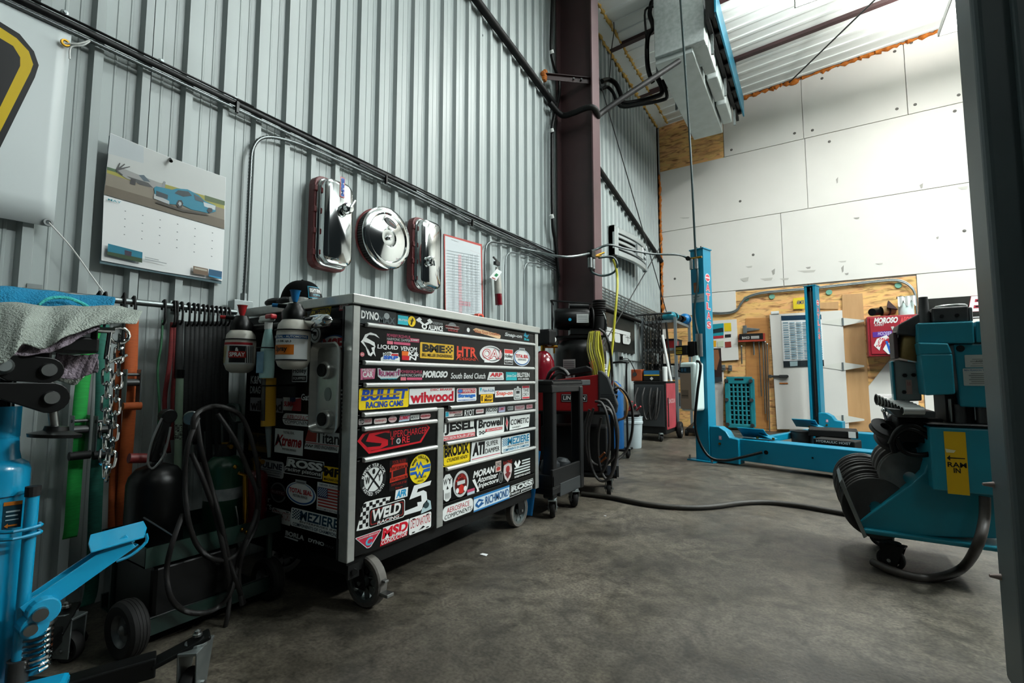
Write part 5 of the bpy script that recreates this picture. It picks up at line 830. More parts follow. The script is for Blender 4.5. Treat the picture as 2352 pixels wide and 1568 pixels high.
# dish, grey device, gloves, tape measure
dp = X(686, 690, -1.87); md = T('magnetic_dish', 'round stainless parts dish on the chest corner', 'dish', (-1.87, dp.y, 1.187)); MB().lathe([(0, .004), (.03, .004), (.036, .028), (.039, .03), (.034, .0), (0, 0)], (-1.87, dp.y, 1.187), (0, 0, 1), 28).build('bowl', 'stain', md, smooth=30); MB().lathe([(.034, 0), (.035, .006)], (-1.87, dp.y, 1.187), (0, 0, 1), 28).build('blue_base', 'bluep', md)
gp = X(735, 690, -1.8); o = MB().box((-1.8, gp.y, 1.199), (.05, .09, .022), rz=R(-12)).box((-1.773, gp.y - .004, 1.2), (.004, .06, .012), rz=R(-12)).build('grey_gauge', mat('grey_device', '8d9290', .4), None, bevel=.003); tag(o, 'small grey rectangular gauge lying under the cap visor', 'gauge')
for i, (u, x, s) in enumerate(((620, -2.06, .05), (640, -1.98, .045))):
    yy = max(X(u, 700, x).y, 1.23); o = MB().sph((x, yy, 1.212), s, 14, (1.2, .9, .48)).sph((x + .04, yy + .03, 1.206), s * .7, 12, (1, 1, .5)).build('work_glove', 'blackm', None, smooth=True); tag(o, ['crumpled black glove at the back corner of the chest top', 'crumpled black glove beside the cap on the chest top'][i], 'glove')
tm = T('tape_measure', 'orange-red tape measure on the far end of the chest top', 'tape measure', X(1105, 724, -1.62)); a = X(1104, 722, -1.62)
MB().prism(rrect(-.032, 0, .032, .058, .02, .02), (-1.65, a.y, 1.187), (0, 1, 0), (0, 0, 1), .034).build('case', mat('orange_plastic', 'c23a20', .35), tm, bevel=.005); MB().prism(rrect(-.022, .006, .01, .046, .012, .012), (-1.6155, a.y, 1.187), (0, 1, 0), (0, 0, 1), .003).build('side_panel', 'blackm', tm)
# spray bottles clipped to the side of the chest
def hoop(t_, c, r, z): MB().tube([(c[0] + math.cos(R(a)) * r, c[1] + math.sin(R(a)) * r, z) for a in range(0, 360, 20)], .003, 6, closed=True).bx(c[0] - .004, c[0] + .004, c[1] + r, SY + .002, z - .004, z + .004).build('holder_ring', 'blackm', t_, smooth=40)
def pump_sprayer(label, u, v_top, v_bot, yy, head, nozzle_dir, bands):
    c = Y(u, v_bot, yy); ct = Y(u, v_top, yy); h = ct.z - c.z; r = .0605 if head == 'bluep' else .058; t_ = T('spray_bottle', label, 'spray bottle', c, 'spray bottles on the chest side')
    sh = h * .62; MB().lathe([(0, .0), (r * .55, 0), (r * .85, .012), (r, .035), (r, sh * .72), (r * .92, sh * .9), (r * .7, sh)], c, (0, 0, 1), 32).build('bottle', mat('dirty_white_plastic', 'd2d1c8', .4, 0, 'b5b2a6', 12), t_, smooth=40)
    MB().lathe([(r * .72, sh), (r * .74, sh + .03), (r * .5, sh + .05), (r * .42, sh + .062), (0, sh + .062)], c, (0, 0, 1), 24).build('collar', 'black', t_, smooth=40)
    MB().cyl(c + V((0, 0, sh + .05)), c + V((0, 0, h - .03)), .006, n=8).build('pump_rod', 'dsteel', t_)
    MB().lathe([(.008, h - .045), (.013, h - .03), (.018, h - .004), (.021, h), (0, h + .002)], c, (0, 0, 1), 16).build('pump_knob', head, t_, smooth=40)
    n_ = V(nozzle_dir); MB().cyl(c + V((0, 0, sh + .05)), c + V((0, 0, sh + .056)) + n_ * .06, .009, n=10).build('spray_head', 'black', t_, smooth=40); MB().cyl(c + V((0, 0, sh + .056)) + n_ * .058, c + V((0, 0, sh + .057)) + n_ * .082, .0075, n=10).build('nozzle', head, t_)
    a0, a1 = R(-130), R(20)
    for k, (z0, z1, s0_, s1_, col) in enumerate(bands):
        z0, z1 = z0 * 1.22, z1 * 1.22; MB().use(ink(col)).grid(lambda s, q_: c + V((math.cos(a0 + (a1 - a0) * (s0_ + (s1_ - s0_) * s)) * (r + .0006 + .0003 * k), math.sin(a0 + (a1 - a0) * (s0_ + (s1_ - s0_) * s)) * (r + .0006 + .0003 * k), z0 + (z1 - z0) * q_)), 14, 1).build('label_band', None, t_, smooth=True)
    def letters(txt, s0_, s1_, z0, z1, col):
        z0, z1 = z0 * 1.22, z1 * 1.22
        vs, fs = text_mesh(txt, .03); MB().use(ink(col)).add([c + V((math.cos(a0 + (a1 - a0) * (s0_ + (s1_ - s0_) * x)) * (r + .003), math.sin(a0 + (a1 - a0) * (s0_ + (s1_ - s0_) * x)) * (r + .003), z0 + (z1 - z0) * y)) for x, y in vs], fs).build('label_lettering', None, t_)
    hoop(t_, c, r + .004, c.z + sh * .78); return letters, c, r
L1, c1_, r1_ = pump_sprayer('pressure spray bottle with a blue pump and orange label', 672, 668, 848, 1.07, 'bluep', (-.8, -.6, 0), [(.03, .1, 0, 1, 'c6cbca'), (.093, .104, 0, 1, '1f4f80'), (.044, .074, 0, .66, 'b8661c'), (.026, .03, 0, 1, '15181a')])
L1('Spray', .2, .52, .05, .07, '111111'); L1('INDUSTRIAL - AUTOMOTIVE', .02, .95, .095, .1018, 'c6cbca'); L1('1.0L (1.06 qt.)', .06, .6, .08, .088, '222222')
L2, c2_, r2_ = pump_sprayer('pressure spray bottle with a red pump, nearest the strap rail', 550, 702, 856, 1.06, mat('red_pump', '9c1f22', .4), (-.75, -.66, 0), [(.028, .1, 0, 1, 'b9bdbb'), (.094, .102, 0, 1, '9a2228'), (.034, .09, .4, .8, '17181a'), (.05, .072, .38, .82, '9a2a24')])
L2('SPRAY', .42, .79, .054, .068, 'd0d4d2'); L2('&', .56, .64, .072, .084, 'd0d4d2')
for k in range(5):
    for s0_ in (.06, .86):
        MB().use(ink('a8941c' if s0_ < .5 else '17181a')).add([c2_ + V((math.cos(R(-130) + R(150) * s) * (r2_ + .002), math.sin(R(-130) + R(150) * s) * (r2_ + .002), z)) for s, z in ((s0_ + k * .05 - .03, .04), (s0_ + k * .05 - .01, .04), (s0_ + k * .05 + .06 - (.1 if s0_ > .5 else 0), .11), (s0_ + k * .05 + .04 - (.1 if s0_ > .5 else 0), .11))], [(0, 1, 2, 3)]).build('label_stripe', None, bpy.data.objects['spray_bottle.001'])
tg = T('trigger_bottle', 'white and teal trigger spray bottle between the two pressure sprayers', 'spray bottle', Y(612, 868, 1.075)); c = Y(612, 868, 1.075)
MB().grid(lambda s, q_: c + V((math.cos(2 * math.pi * s) * (.034 if q_ < .55 else .034 - .02 * ((q_ - .55) / .45) ** .8) * (1 + .1 * math.sin(q_ * 9)), math.sin(2 * math.pi * s) * (.024 - .012 * max(0, (q_ - .55) / .45)), .2 * q_)), 24, 16).build('bottle', mat('clear_teal_plastic', 'b9d8d6', .25, 0, '8cc4c4', 3), tg, smooth=True)
MB().grid(lambda s, q_: c + V((-.03 + .05 * s, -.0265 - .002 * math.sin(s * 3), .02 + .085 * q_)), 6, 2).build('label', mat('blue_label', '7fa9bc', .4, 0, '2f6f98', 22), tg); MB().cyl(c + V((0, 0, .195)), c + V((0, 0, .225)), .015, n=14).build('cap', 'white', tg)
MB().box(c + V((-.012, 0, .24)), (.08, .026, .024)).box(c + V((-.045, 0, .232)), (.03, .022, .016)).build('trigger_head', 'white', tg, bevel=.006); MB().box(c + V((.018, -.002, .246)), (.045, .028, .02)).build('red_cover', mat('red_plastic', 'a8242c', .35), tg, bevel=.006); hoop(tg, c, .038, c.z + .12)
ck = T('sealant_tube', 'yellow and black sealant tube hanging under the trigger bottle', 'sealant tube', Y(620, 978, 1.09)); a, b = Y(618, 868, 1.09), Y(616, 978, 1.09)
MB().cyl(a, b, .027, n=20).build('tube', mat('yellow_tube', 'a87f10', .4), ck, smooth=40); MB().grid(lambda s, q_: a.lerp(b, .02 + .86 * q_) + V((math.cos(R(-150) + R(95) * s) * .0275, math.sin(R(-150) + R(95) * s) * .0275, 0)), 10, 1).build('black_label', mat('black_label', '0f0f10', .4, 0, '2a2418', 20), ck, smooth=True); MB().cyl(b, Y(618, 1050, 1.09), .012, .006, 10).build('nozzle', mat('grey_nozzle', '5c6a6c', .4), ck, smooth=40); hoop(ck, a - V((0, 0, .03)), .03, a.z - .03)
# magnetic tray stuck to the chest side
mt = T('magnetic_tray', 'long stainless magnetic parts tray stuck upright on the chest side', 'tray', (Y(746, 990, SY).x, SY, Y(746, 998, SY).z)); a, b = Y(714, 788, SY - .03), Y(774, 998, SY - .03); x0, x1, z0, z1 = a.x, b.x, b.z, a.z; yy = SY - .004
def ring(poly, y): return [V((p[0], y, p[1])) for p in poly]
o1, o2, i1 = rrect(x0, z0, x1, z1, .03, .03), rrect(x0 + .006, z0 + .006, x1 - .006, z1 - .006, .026, .026), rrect(x0 + .018, z0 + .018, x1 - .018, z1 - .018, .02, .02); n = len(o1)
vs = ring(o1, yy - .028) + ring(o2, yy - .03) + ring(i1, yy - .006) + ring(i1, yy - .001) ; mb = MB().add(vs, [(k * n + i, k * n + (i + 1) % n, (k + 1) * n + (i + 1) % n, (k + 1) * n + i) for k in range(2) for i in range(n)] + [tuple(2 * n + i for i in range(n))]); mb.add(ring(o1, yy - .028) + ring(i1, yy - .001), [(i, (i + 1) % n, n + (i + 1) % n, n + i) for i in range(n)]); mb.build('tray', 'stain', mt, smooth=30)
for v in (850, 962):
    m_ = Y(748, v, SY - .02); MB().lathe([(.034, 0), (.034, .016), (.03, .022), (.0, .022)], (m_.x, yy - .006, m_.z), (0, -1, 0), 24).build('magnet_cup', 'stain', mt, smooth=30); MB().cyl((m_.x - .004, yy - .028, m_.z), (m_.x - .004, yy - .034, m_.z), .025, n=24).build('magnet', 'blackm', mt)
m_ = Y(748, 905, SY - .02); MB().prism(ell(0, 0, .02, .026), (m_.x, yy - .0062, m_.z), (1, 0, 0), (0, 0, 1), .002).build('embossed_oval', 'galv', mt)
# ================================================================ PAST THE CHEST: CART, COMPRESSOR, WELDERS
# black service cart
sv = T('service_cart', 'black plastic two-shelf service cart right of the tool chest', 'cart', (-1.62, 2.88, 0))
x0, x1, y0, y1 = -1.88, -1.385, 2.64, 3.1
for z, h in ((.83, .05), (.2, .14)):
    s_ = MB(); s_.bx(x0, x1, y0, y1, z - .01, z); s_.bx(x1 - .02, x1, y0, y1, z, z + h * .4 + (.0 if z > .5 else .05)); s_.bx(x0, x0 + .02, y0, y1, z, z + h * .4); s_.bx(x0, x1, y0, y0 + .02, z, z + h * .5); s_.bx(x0, x1, y1 - .02, y1, z, z + h * .5); s_.bx(x0, x1, y0, y1, z - .05, z - .008); s_.build('shelf', 'bplas', sv, bevel=.006)
for x, y in ((x0 + .04, y0 + .04), (x1 - .045, y0 + .05), (x0 + .04, y1 - .04), (x1 - .03, y1 - .03)): MB().bx(x - .038, x + .038, y - .03, y + .03, .12, .82).build('leg', 'bplas', sv, bevel=.012)
MB().bx(x1 - .03, x1 + .002, y0 + .1, y1 - .05, .125, .21).build('lower_panel', 'gplas', sv, bevel=.006); MB().bar((x1 - .02, y1, .84), (x1 - .02, y1 + .15, .84), .03, .04).bar((x0 + .1, y1, .84), (x0 + .1, y1 + .15, .84), .03, .04).bar((x1 - .005, y1 + .14, .84), (x0 + .08, y1 + .14, .84), .03, .04).build('push_handle', 'gplas', sv, bevel=.006)
for p, rz in (((-1.42, 2.70, 0), R(25)), ((-1.41, 3.0, 0), R(40)), ((-1.84, 2.70, 0), 0), ((-1.84, 3.04, 0), 0)): caster('caster', p, rz, sv, .062, .032, .125, 'rubber', 'bplas', 0, False, 'galv', .022)
for i, (x, y, s) in enumerate(((-1.55, 2.9, .07), (-1.5, 2.98, .06))):
    o = MB().lathe([(0, 0), (s * .7, 0), (s, .05), (s * .9, .1), (s * .5, .12), (0, .12)], (x, y, .205), (.1, .1, 1), 16).build('rag_roll', 'gplas', None, smooth=True); tag(o, ['dark grey rag roll on the cart bottom shelf, nearer the chest', 'dark grey rag roll on the cart bottom shelf, further from the chest'][i], 'rag roll')
# blue funnel bag behind the cart
bb = T('blue_bag', 'bright blue folded plastic bag standing between chest and service cart', 'bag', (-1.72, 2.61, 0))
MB().grid(lambda s, q_: V((-1.6 - .14 * math.cos(s * 6.28) * (.55 + .45 * q_ + .08 * math.sin(s * 44)), 2.615 - .028 * math.sin(s * 6.28) * (.8 + .2 * q_), .02 + .4 * q_)), 40, 6).build('bag', mat('blue_plastic_bag', '0a5f96', .25, 0, '0c6fae', 5), bb, smooth=50); MB().sph((-1.56, 2.615, .42), .05, 10, (1, .5, .6)).build('green_rag', 'tealstrap', bb, smooth=True)
# air compressor
ccx, ccy = -1.85, 4.1
cm_ = T('air_compressor', 'upright black air compressor with motor and wire belt guard by the column', 'compressor', (ccx, ccy, 0))
r_ = .24; MB().lathe([(0, .12), (r_ * .7, .13), (r_, .22), (r_, 1.1), (r_ * .96, 1.16), (r_ * .7, 1.22), (0, 1.24)], (ccx, ccy, 0), (0, 0, 1), 36).build('tank', 'black', cm_, smooth=40)
for a in (20, 110, 200, 290): MB().box((ccx + r_ * .8 * math.cos(R(a)), ccy + r_ * .8 * math.sin(R(a)), .08), (.05, .05, .16)).build('foot', 'black', cm_)
vd = V((-ccx, -ccy, 0)).normalized(); rt_ = V((-vd.y, vd.x, 0))   # towards the viewer side of the shop, and across
MB().box((ccx, ccy, 1.25), (.5, .3, .02), rz=R(25)).build('motor_plate', 'black', cm_)
mc = V((ccx, ccy, 1.42)) + vd * .06; ax = RT
mo = MB(); mo.lathe([(0, -.19), (.08, -.18), (.1, -.15), (.105, -.02), (.105, .12), (.098, .14), (.07, .15), (.0, .15)], mc - ax * .06, ax, 28); mo.cyl(mc - ax * .1 + V((0, 0, .115)), mc + ax * .08 + V((0, 0, .115)), .04, n=16); mo.box(mc + V((0, 0, -.12)), (.2, .16, .05), rz=YAW); mo.build('motor', 'black', cm_, smooth=40)
pl_ = mc - ax * .02 + vd * .107; decal([('r', 0, 0, 1, 1, 'b0b4b2')] + [('r', .1, .15 + .2 * k, .9, .2 + .2 * k, '6d7272') for k in range(4)], pl_ - ax * .01 - V((0, 0, .045)), ax, (0, 0, 1), .11, .08, 'rating_plate', cm_); decal([('e', .5, .5, .5, .5, '1f8fb4')], pl_ - ax * .085 - V((0, 0, .03)), ax, (0, 0, 1), .028, .028, 'blue_dot', cm_)
pu = MB(); pc_ = mc + ax * .18 + vd * .02; pu.cyl(pc_ - V((0, 0, .1)), pc_ + V((0, 0, .02)), .07, n=18)
for k in range(7): pu.cyl(pc_ + V((0, 0, .03 + k * .022)), pc_ + V((0, 0, .04 + k * .022)), .062, n=18)
pu.build('pump', 'blackm', cm_, smooth=40); MB().lathe([(.105, 0), (.11, .008), (.105, .016), (.03, .012), (.03, .004)], mc + ax * .1 + vd * .03, ax, 28).build('fan_shroud', 'blackm', cm_, smooth=40)
for k in range(6):
    a = R(60 * k); e = vd * math.cos(a) + V((0, 0, 1)) * math.sin(a); MB().bar(mc + ax * .118 + vd * .03, mc + ax * .118 + vd * .03 + e * .1, .012, .004, up=ax).build('fan_grille_bar', 'dsteel', cm_)
gd = MB(); g0 = mc - ax * .26 - vd * .02
for k in range(9): gd.cyl(g0 + vd * (-.12 + k * .03) - V((0, 0, .16)), g0 + vd * (-.12 + k * .03) + V((0, 0, .16)), .0022, n=5)
for k in range(5): gd.cyl(g0 - vd * .12 + V((0, 0, -.16 + k * .08)), g0 + vd * .12 + V((0, 0, -.16 + k * .08)), .0028, n=5)
gd.bar(g0 - vd * .12 + V((0, 0, .16)), g0 + vd * .12 + V((0, 0, .16)), .02, .012); gd.bar(g0 + vd * .12 + V((0, 0, .16)), mc + ax * .1 + vd * .1 + V((0, 0, .13)), .04, .01); gd.build('belt_guard', 'blackm', cm_)
MB().tube([mc + ax * .2 + V((0, 0, .08)) + vd * .06, mc + ax * .24 + V((0, 0, -.05)) + vd * .08, mc + ax * .2 + V((0, 0, -.2)) + vd * .08], .009, 8, k=4).build('discharge_pipe', 'chrome', cm_)
tp = V((ccx, ccy, 0)) + vd * (r_ + .001)
def on_tank(ang, z0, w, h, els, nm):
    n_ = (vd * math.cos(R(ang)) + rt_ * math.sin(R(ang))); u_ = V((-n_.y, n_.x, 0)); decal(els, V((ccx, ccy, z0)) + n_ * (r_ + .004) - u_ * w / 2, u_, (0, 0, 1), w, h, nm, cm_, .0008)
on_tank(-24, .94, .12, .1, [('r', 0, 0, 1, 1, 'a9aeac')] + [('r', .06, .1 + .16 * k, .94, .17 + .16 * k, '5d6262') for k in range(5)], 'rating_label'); on_tank(-22, .86, .09, .075, [('r', 0, 0, 1, 1, 'a0a5a4'), ('r', 0, .82, 1, 1, 'a0521c'), ('e', .7, .4, .12, .14, '3a3c3c')], 'warning_label')
on_tank(26, .93, .09, .1, [('p', [(.1, .1), (.3, .5), (.1, .8), (.5, 1), (.9, .9), (.55, .8), (.5, .5), (.9, .4), (.6, .2)], 'a81c24')], 'red_swirl_logo'); on_tank(52, .95, .16, .05, [t('CAMPBELL', 0, 0, 1, 1, wh, 0, .03)], 'lettering'); on_tank(52, .89, .16, .05, [t('HAUSFELD', 0, 0, 1, 1, wh, 0, .03)], 'lettering')
# coiled yellow and black hoses over the compressor
yh = T('air_hose_coil', 'coil of yellow air hose draped over the compressor side', 'hose', V((-1.62, 4.1, .8)))
for k in range(6):
    u = 1352 + k * 4; MB().tube([Y(u + 2, 762, 3.86), Y(u - 3 + k, 800, 3.82), Y(u + 6 + k, 838, 3.8), Y(u + 12 + k * .4, 872, 3.84), Y(u + 15, 838, 3.9), Y(u + 10, 795, 3.9), Y(u + 4, 760, 3.88)], .0075, 6, k=4).build('hose_loop', 'yhose' if k % 3 else mat('dirty_yellow_hose', '6f6a2c', .5), yh, smooth=True)
cable('black power cord looping from the compressor down to the welder', [Y(1376, 755, 3.9), Y(1392, 770, 3.9), Y(1402, 810, 3.9), Y(1406, 860, 3.85), Y(1408, 900, 3.8)], .012, 'black', name='electric_cable', cat='cable')
# maroon gas cylinder with regulator
rc2 = T('gas_cylinder', 'glossy maroon gas cylinder between chest and compressor', 'gas cylinder', (-2.02, 3.68, 0)); MB().lathe([(0, 0), (.1, 0), (.105, .02), (.105, .95), (.098, 1.02), (.07, 1.08), (.035, 1.11), (0, 1.11)], (-2.02, 3.68, 0), (0, 0, 1), 32).build('tank', 'maroon', rc2, smooth=40)
q0 = V((-2.02, 3.68, 1.15)); MB().cyl(q0 - V((0, 0, .05)), q0 + V((0, 0, .03)), .02, n=12).cyl(q0, q0 + RT * .13, .013, n=10).cyl(q0 + RT * .1, q0 + RT * .1 - V((0, 0, .06)), .009, n=8).build('regulator', 'brass', rc2, smooth=40)
for dx, dz in ((.09, .06), (.06, .03)): MB().lathe([(0, 0), (.028, 0), (.03, .012), (.026, .018), (0, .018)], q0 + RT * dx + V((0, 0, dz)), vd, 20).build('gauge', 'white', rc2, smooth=40)
MB().bx(-2.12, -1.92, 3.62, 3.76, 1.16, 1.3).build('valve_guard', 'blackm', rc2, bevel=.02)
# red welder on its black cart
wl = T('welder', 'red and black wire welder sitting on a black cart', 'welder', (-1.62, 3.47, .62), None, R(-70), True)
MB().prism([(-.28, .0), (.2, .0), (.2, .28), (-.28, .22)], (.13, 0, 0), (0, 1, 0), (0, 0, 1), .008).build('side_panel', 'red', wl, bevel=.004)
MB().prism([(-.28, .0), (.2, .0), (.2, .28), (-.28, .22)], (-.13, 0, 0), (0, 1, 0), (0, 0, 1), .258).build('body', mat('welder_red_dark', '5c0e10', .4), wl, bevel=.006)
MB().prism([(.19, -.01), (.33, -.01), (.34, .05), (.27, .26), (.22, .31), (.19, .31)], (-.14, 0, 0), (0, 1, 0), (0, 0, 1), .285).build('front_bezel', 'gplas', wl, bevel=.012)
MB().prism([(-.1, .26), (.14, .3), (.14, .33), (.1, .35), (-.06, .32), (-.1, .29)], (-.03, 0, 0), (0, 1, 0), (0, 0, 1), .06).build('carry_handle', 'bplas', wl, bevel=.01)
decal([('r', 0, 0, 1, 1, '0e0e0f'), ('r', .02, .06, .98, .94, 'b4b8b6'), ('r', .03, .12, .97, .88, '0e0e0f'), t('LINCOLN', .08, .25, .92, .78, 'c4c8c6', .1, .03)], (.1395, -.09, .07), (0, 1, 0), (0, 0, 1), .2, .06, 'name_plate', wl)
fn_ = V((0, .21, -.07)).normalized()
MB().box((.0, .312, .13), (.2, .006, .1), mx=Matrix.Rotation(R(-17), 3, 'X')).build('control_panel', 'bplas', wl); 
for x, z in ((-.05, .17), (.04, .15), (-.05, .11)): MB().cyl((x, .315, z), (x, .335, z - .006), .016, n=12).build('knob', 'black', wl)
MB().box((.06, .298, .215), (.1, .006, .03), mx=Matrix.Rotation(R(-17), 3, 'X')).build('red_badge', mat('red_badge', '8a2026', .4), wl)
for k in range(7): MB().box((.143, .26, .03 + k * .016), (.004, .1, .006)).build('vent_slot', 'black', wl)
wc = T('welder_cart', 'black steel welder cart hung with cables', 'cart', (-1.62, 3.47, 0), None, R(-70), True); WCM = Matrix.Translation((-1.62, 3.47, 0)) @ Matrix.Rotation(R(-70), 4, 'Z')
mb = MB(); mb.bx(-.2, .2, -.3, .3, .6, .62); mb.bx(-.2, .2, -.3, .32, .14, .16); mb.bx(-.2, .2, .31, .32, .14, .2)
for x in (-.19, .19):
    for y in (-.29, .29): mb.bx(x - .012, x + .012, y - .012, y + .012, .14, .61)
mb.build('frame', 'black', wc); MB().bx(-.2, .2, .315, .335, .15, .23).build('front_tray', 'gplas', wc)
MB().bx(-.15, .12, -.25, .25, .165, .5).build('storage_box', 'blackm', wc, bevel=.01)
for p in ((.16, .26, 0), (-.16, .26, 0), (-.15, -.26, 0), (.15, -.26, 0)): caster('caster', WCM @ V(p), R(20), wc, .055, .03, .14, 'rubber', 'bplas', 0, False, 'galv', .018)
for o in [o for o in wc.children if o.name.startswith('caster')]:   # casters were laid out in shop space: bring them into the cart's turned frame
    o.matrix_parent_inverse = WCM.inverted()
wcb = mat('black_weld_cable', '151413', .5, 0, '221f1d', 15)
for i, (cx_, cy_, rw, rh) in enumerate(((1385, 1010, 34, 95), (1372, 1005, 28, 85), (1395, 1020, 22, 80), (1380, 1000, 40, 70))):
    cable('black weld cable loop on the red welder cart, %s' % ('tallest', 'leftmost', 'narrow right one', 'widest')[i], [Y(cx_ + rw * math.cos(R(a)), cy_ + rh * math.sin(R(a)), 3.2 + i * .018) for a in range(-100, 250, 30)], .010, wcb, name='weld_cable', cat='cable', group='weld cable loops')
cable('black weld gun lead arching from the welder front to the floor', [Y(1400, 905, 3.6), Y(1425, 890, 3.6), Y(1450, 930, 3.7), Y(1452, 990, 3.75), Y(1438, 1035, 3.75), Y(1418, 1055, 3.7)], .011, wcb, name='weld_cable')
cable('tan rubber hose curling behind the red welder', [(-1.9, 5.1, .83), Y(1424, 893, 4.9), Y(1436, 908, 4.8), Y(1441, 935, 4.8), Y(1435, 958, 4.85), (-1.82, 5.03, .42)], .014, mat('tan_hose', '8d6a3c', .5), name='hose', cat='hose')
cable('black cable heap draped over the back of the red welder', [Y(1252, 890, 3.3), Y(1262, 858, 3.25), Y(1278, 845, 3.2), Y(1296, 850, 3.2), Y(1306, 862, 3.2)], .016, wcb, name='weld_cable')
cable('black cable below the heap behind the red welder', [Y(1256, 895, 3.3), Y(1268, 868, 3.25), Y(1284, 856, 3.2), Y(1300, 860, 3.2)], .014, wcb, name='weld_cable')
for u, v in ((1383, 1045), (1386, 1056)): o = MB().cyl(Y(u - 6, v + 5, 3.2), Y(u + 6, v - 6, 3.2), .008, n=8).build('copper_nozzle', mat('copper', '8c5030', .35, .9), bpy.data.objects['weld_cable'])
# blue gas bottle on a small hand truck, white bucket
bg = T('gas_bottle', 'blue gas bottle on a black hand truck behind the red welder', 'gas bottle', (-1.9, 5.1, 0)); MB().lathe([(0, .1), (.1, .1), (.105, .12), (.105, .72), (.08, .8), (.03, .84), (0, .84)], (-1.9, 5.1, 0), (0, 0, 1), 28).build('bottle', mat('blue_enamel', '0d4f86', .35), bg, smooth=40)
caster('caster', (-1.76, 5.12, 0), R(30), bg, .05, .03, .12, 'rubber', 'bplas', 0, False, 'galv', .01); MB().bx(-2.02, -1.74, 5.0, 5.24, .085, .105).build('base_plate', 'blackm', bg)
for s in (-.1, .1): MB().tube([(-1.9 + s, 5.24, .1), (-1.9 + s, 5.24, .95), (-1.9 + s, 5.3, 1.05)], .012, 8, k=3).build('handle_rail', 'blackm', bg)
MB().tube([(-2.0, 5.3, 1.05), (-1.9, 5.3, 1.06), (-1.8, 5.3, 1.05)], .012, 8).build('handle_bar', 'blackm', bg)
bu = T('bucket', 'white plastic bucket on the floor by the ribbed wall', 'bucket', (-1.99, 5.94, 0)); MB().lathe([(0, 0), (.118, 0), (.122, .01), (.138, .3), (.146, .305), (.146, .33), (.14, .335), (.14, .38), (.146, .385), (.14, .39), (.13, .38), (.118, .02), (0, .015)], (-1.99, 5.94, 0), (0, 0, 1), 32).build('pail', mat('bucket_white', 'aebcc0', .4), bu, smooth=35)
tb2 = T('tool_bag', 'small dark bag of tools with red grips stuffed in the white bucket', 'tool bag', (-1.99, 5.94, .385)); MB().sph((-1.99, 5.94, .42), .12, 12, (1, 1, .5)).build('bag', 'blackm', tb2, smooth=True)
for a, b_ in (((-2.0, 5.88, .46), (-1.9, 5.85, .54)), ((-2.02, 5.95, .46), (-1.96, 5.9, .58)), ((-1.93, 5.96, .46), (-1.86, 5.93, .52))): MB().cyl(a, b_, .012, n=8).build('tool_grip', mat('red_grip', 'a8202c', .4), tb2)
# second welder, charger and small things on it
w2 = T('red_welder', 'faded red upright welder on wheels by the far wall', 'welder', (-1.98, 6.95, 0)); x0, x1, y0, y1 = -2.2, -1.74, 6.7, 7.22
MB().bx(x0, x1 - .01, y0, y1, .1, .8).build('cabinet', 'blackm', w2, bevel=.01); MB().bx(x1 - .012, x1, y0 + .03, y1, .16, .8).build('side_panel', 'red2', w2, bevel=.006); MB().bx(x0 + .02, x1 - .03, y0 - .012, y0, .2, .78).build('front_panel', 'gplas', w2, bevel=.005); MB().bx(x0, x1, y0, y1, .8, .83).build('lid', 'blackm', w2, bevel=.006)
decal([t('LINCOLN', 0, 0, 1, 1, 'c8a8a8', 0, .02)], (x1 + .001, y0 + .12, .52), (0, 1, 0), (0, 0, 1), .35, .06, 'lettering', w2); MB().bx(x1 - .002, x1 + .006, y0 + .06, y0 + .1, .2, .6).build('vent_strip', 'black', w2)
tire('wheel', (-1.7, 7.26, .12), (1, .1, 0), .12, .07, rim, w2); caster('caster', (-1.82, 6.68, 0), R(30), w2, .05, .03, .12, 'rubber', 'bplas', 0, False, 'galv', .01); caster('caster', (-2.12, 6.72, 0), 0, w2, .05, .03, .12, 'rubber', 'bplas', 0, False, 'galv', .01)
for i in range(4): cable('black lead on the faded red welder front, %s from the left' % ('first', 'second', 'third', 'fourth')[i], [(-2.12 + i * .09, 6.66, .74), (-2.15 + i * .1, 6.6, .55), (-2.05 + i * .06, 6.6, .3), (-1.95 + i * .04, 6.62, .45), (-1.9 + i * .03, 6.65, .7)], .014, wcb, name='weld_cable', group='leads on the faded welder')
bc = T('battery_charger', 'black battery charger with blue and yellow label on the faded red welder', 'charger', (-1.95, 6.85, .83)); MB().bx(-2.08, -1.84, 6.78, 6.95, .83, .99).build('case', 'blackm', bc, bevel=.008); decal([('r', 0, .6, 1, 1, '1f5a80'), ('r', 0, .48, 1, .6, 'b89a1c'), ('p', [(.5, .02), (.62, .2), (.5, .38), (.38, .2)], 'b9bcba')], (-2.07, 6.779, .84), (1, 0, 0), (0, 0, 1), .22, .14, 'label', bc)
oc = T('orange_box', 'small orange metal case left of the battery charger', 'case', (-2.18, 6.85, .83)); MB().bx(-2.26, -2.1, 6.78, 6.92, .83, 1.0).build('case', mat('dull_orange', '8a3a14', .5), oc, bevel=.01); MB().cyl((-2.2, 6.775, .93), (-2.2, 6.76, .93), .03, n=14).build('dial', 'dsteel', oc)
o = MB().lathe([(0, 0), (.035, 0), (.035, .2), (.03, .205), (0, .205)], (-1.79, 6.85, .83), (0, 0, 1), 18).build('white_tube', 'white', None, smooth=40); tag(o, 'upright white tube on the faded red welder right of the charger', 'tube')
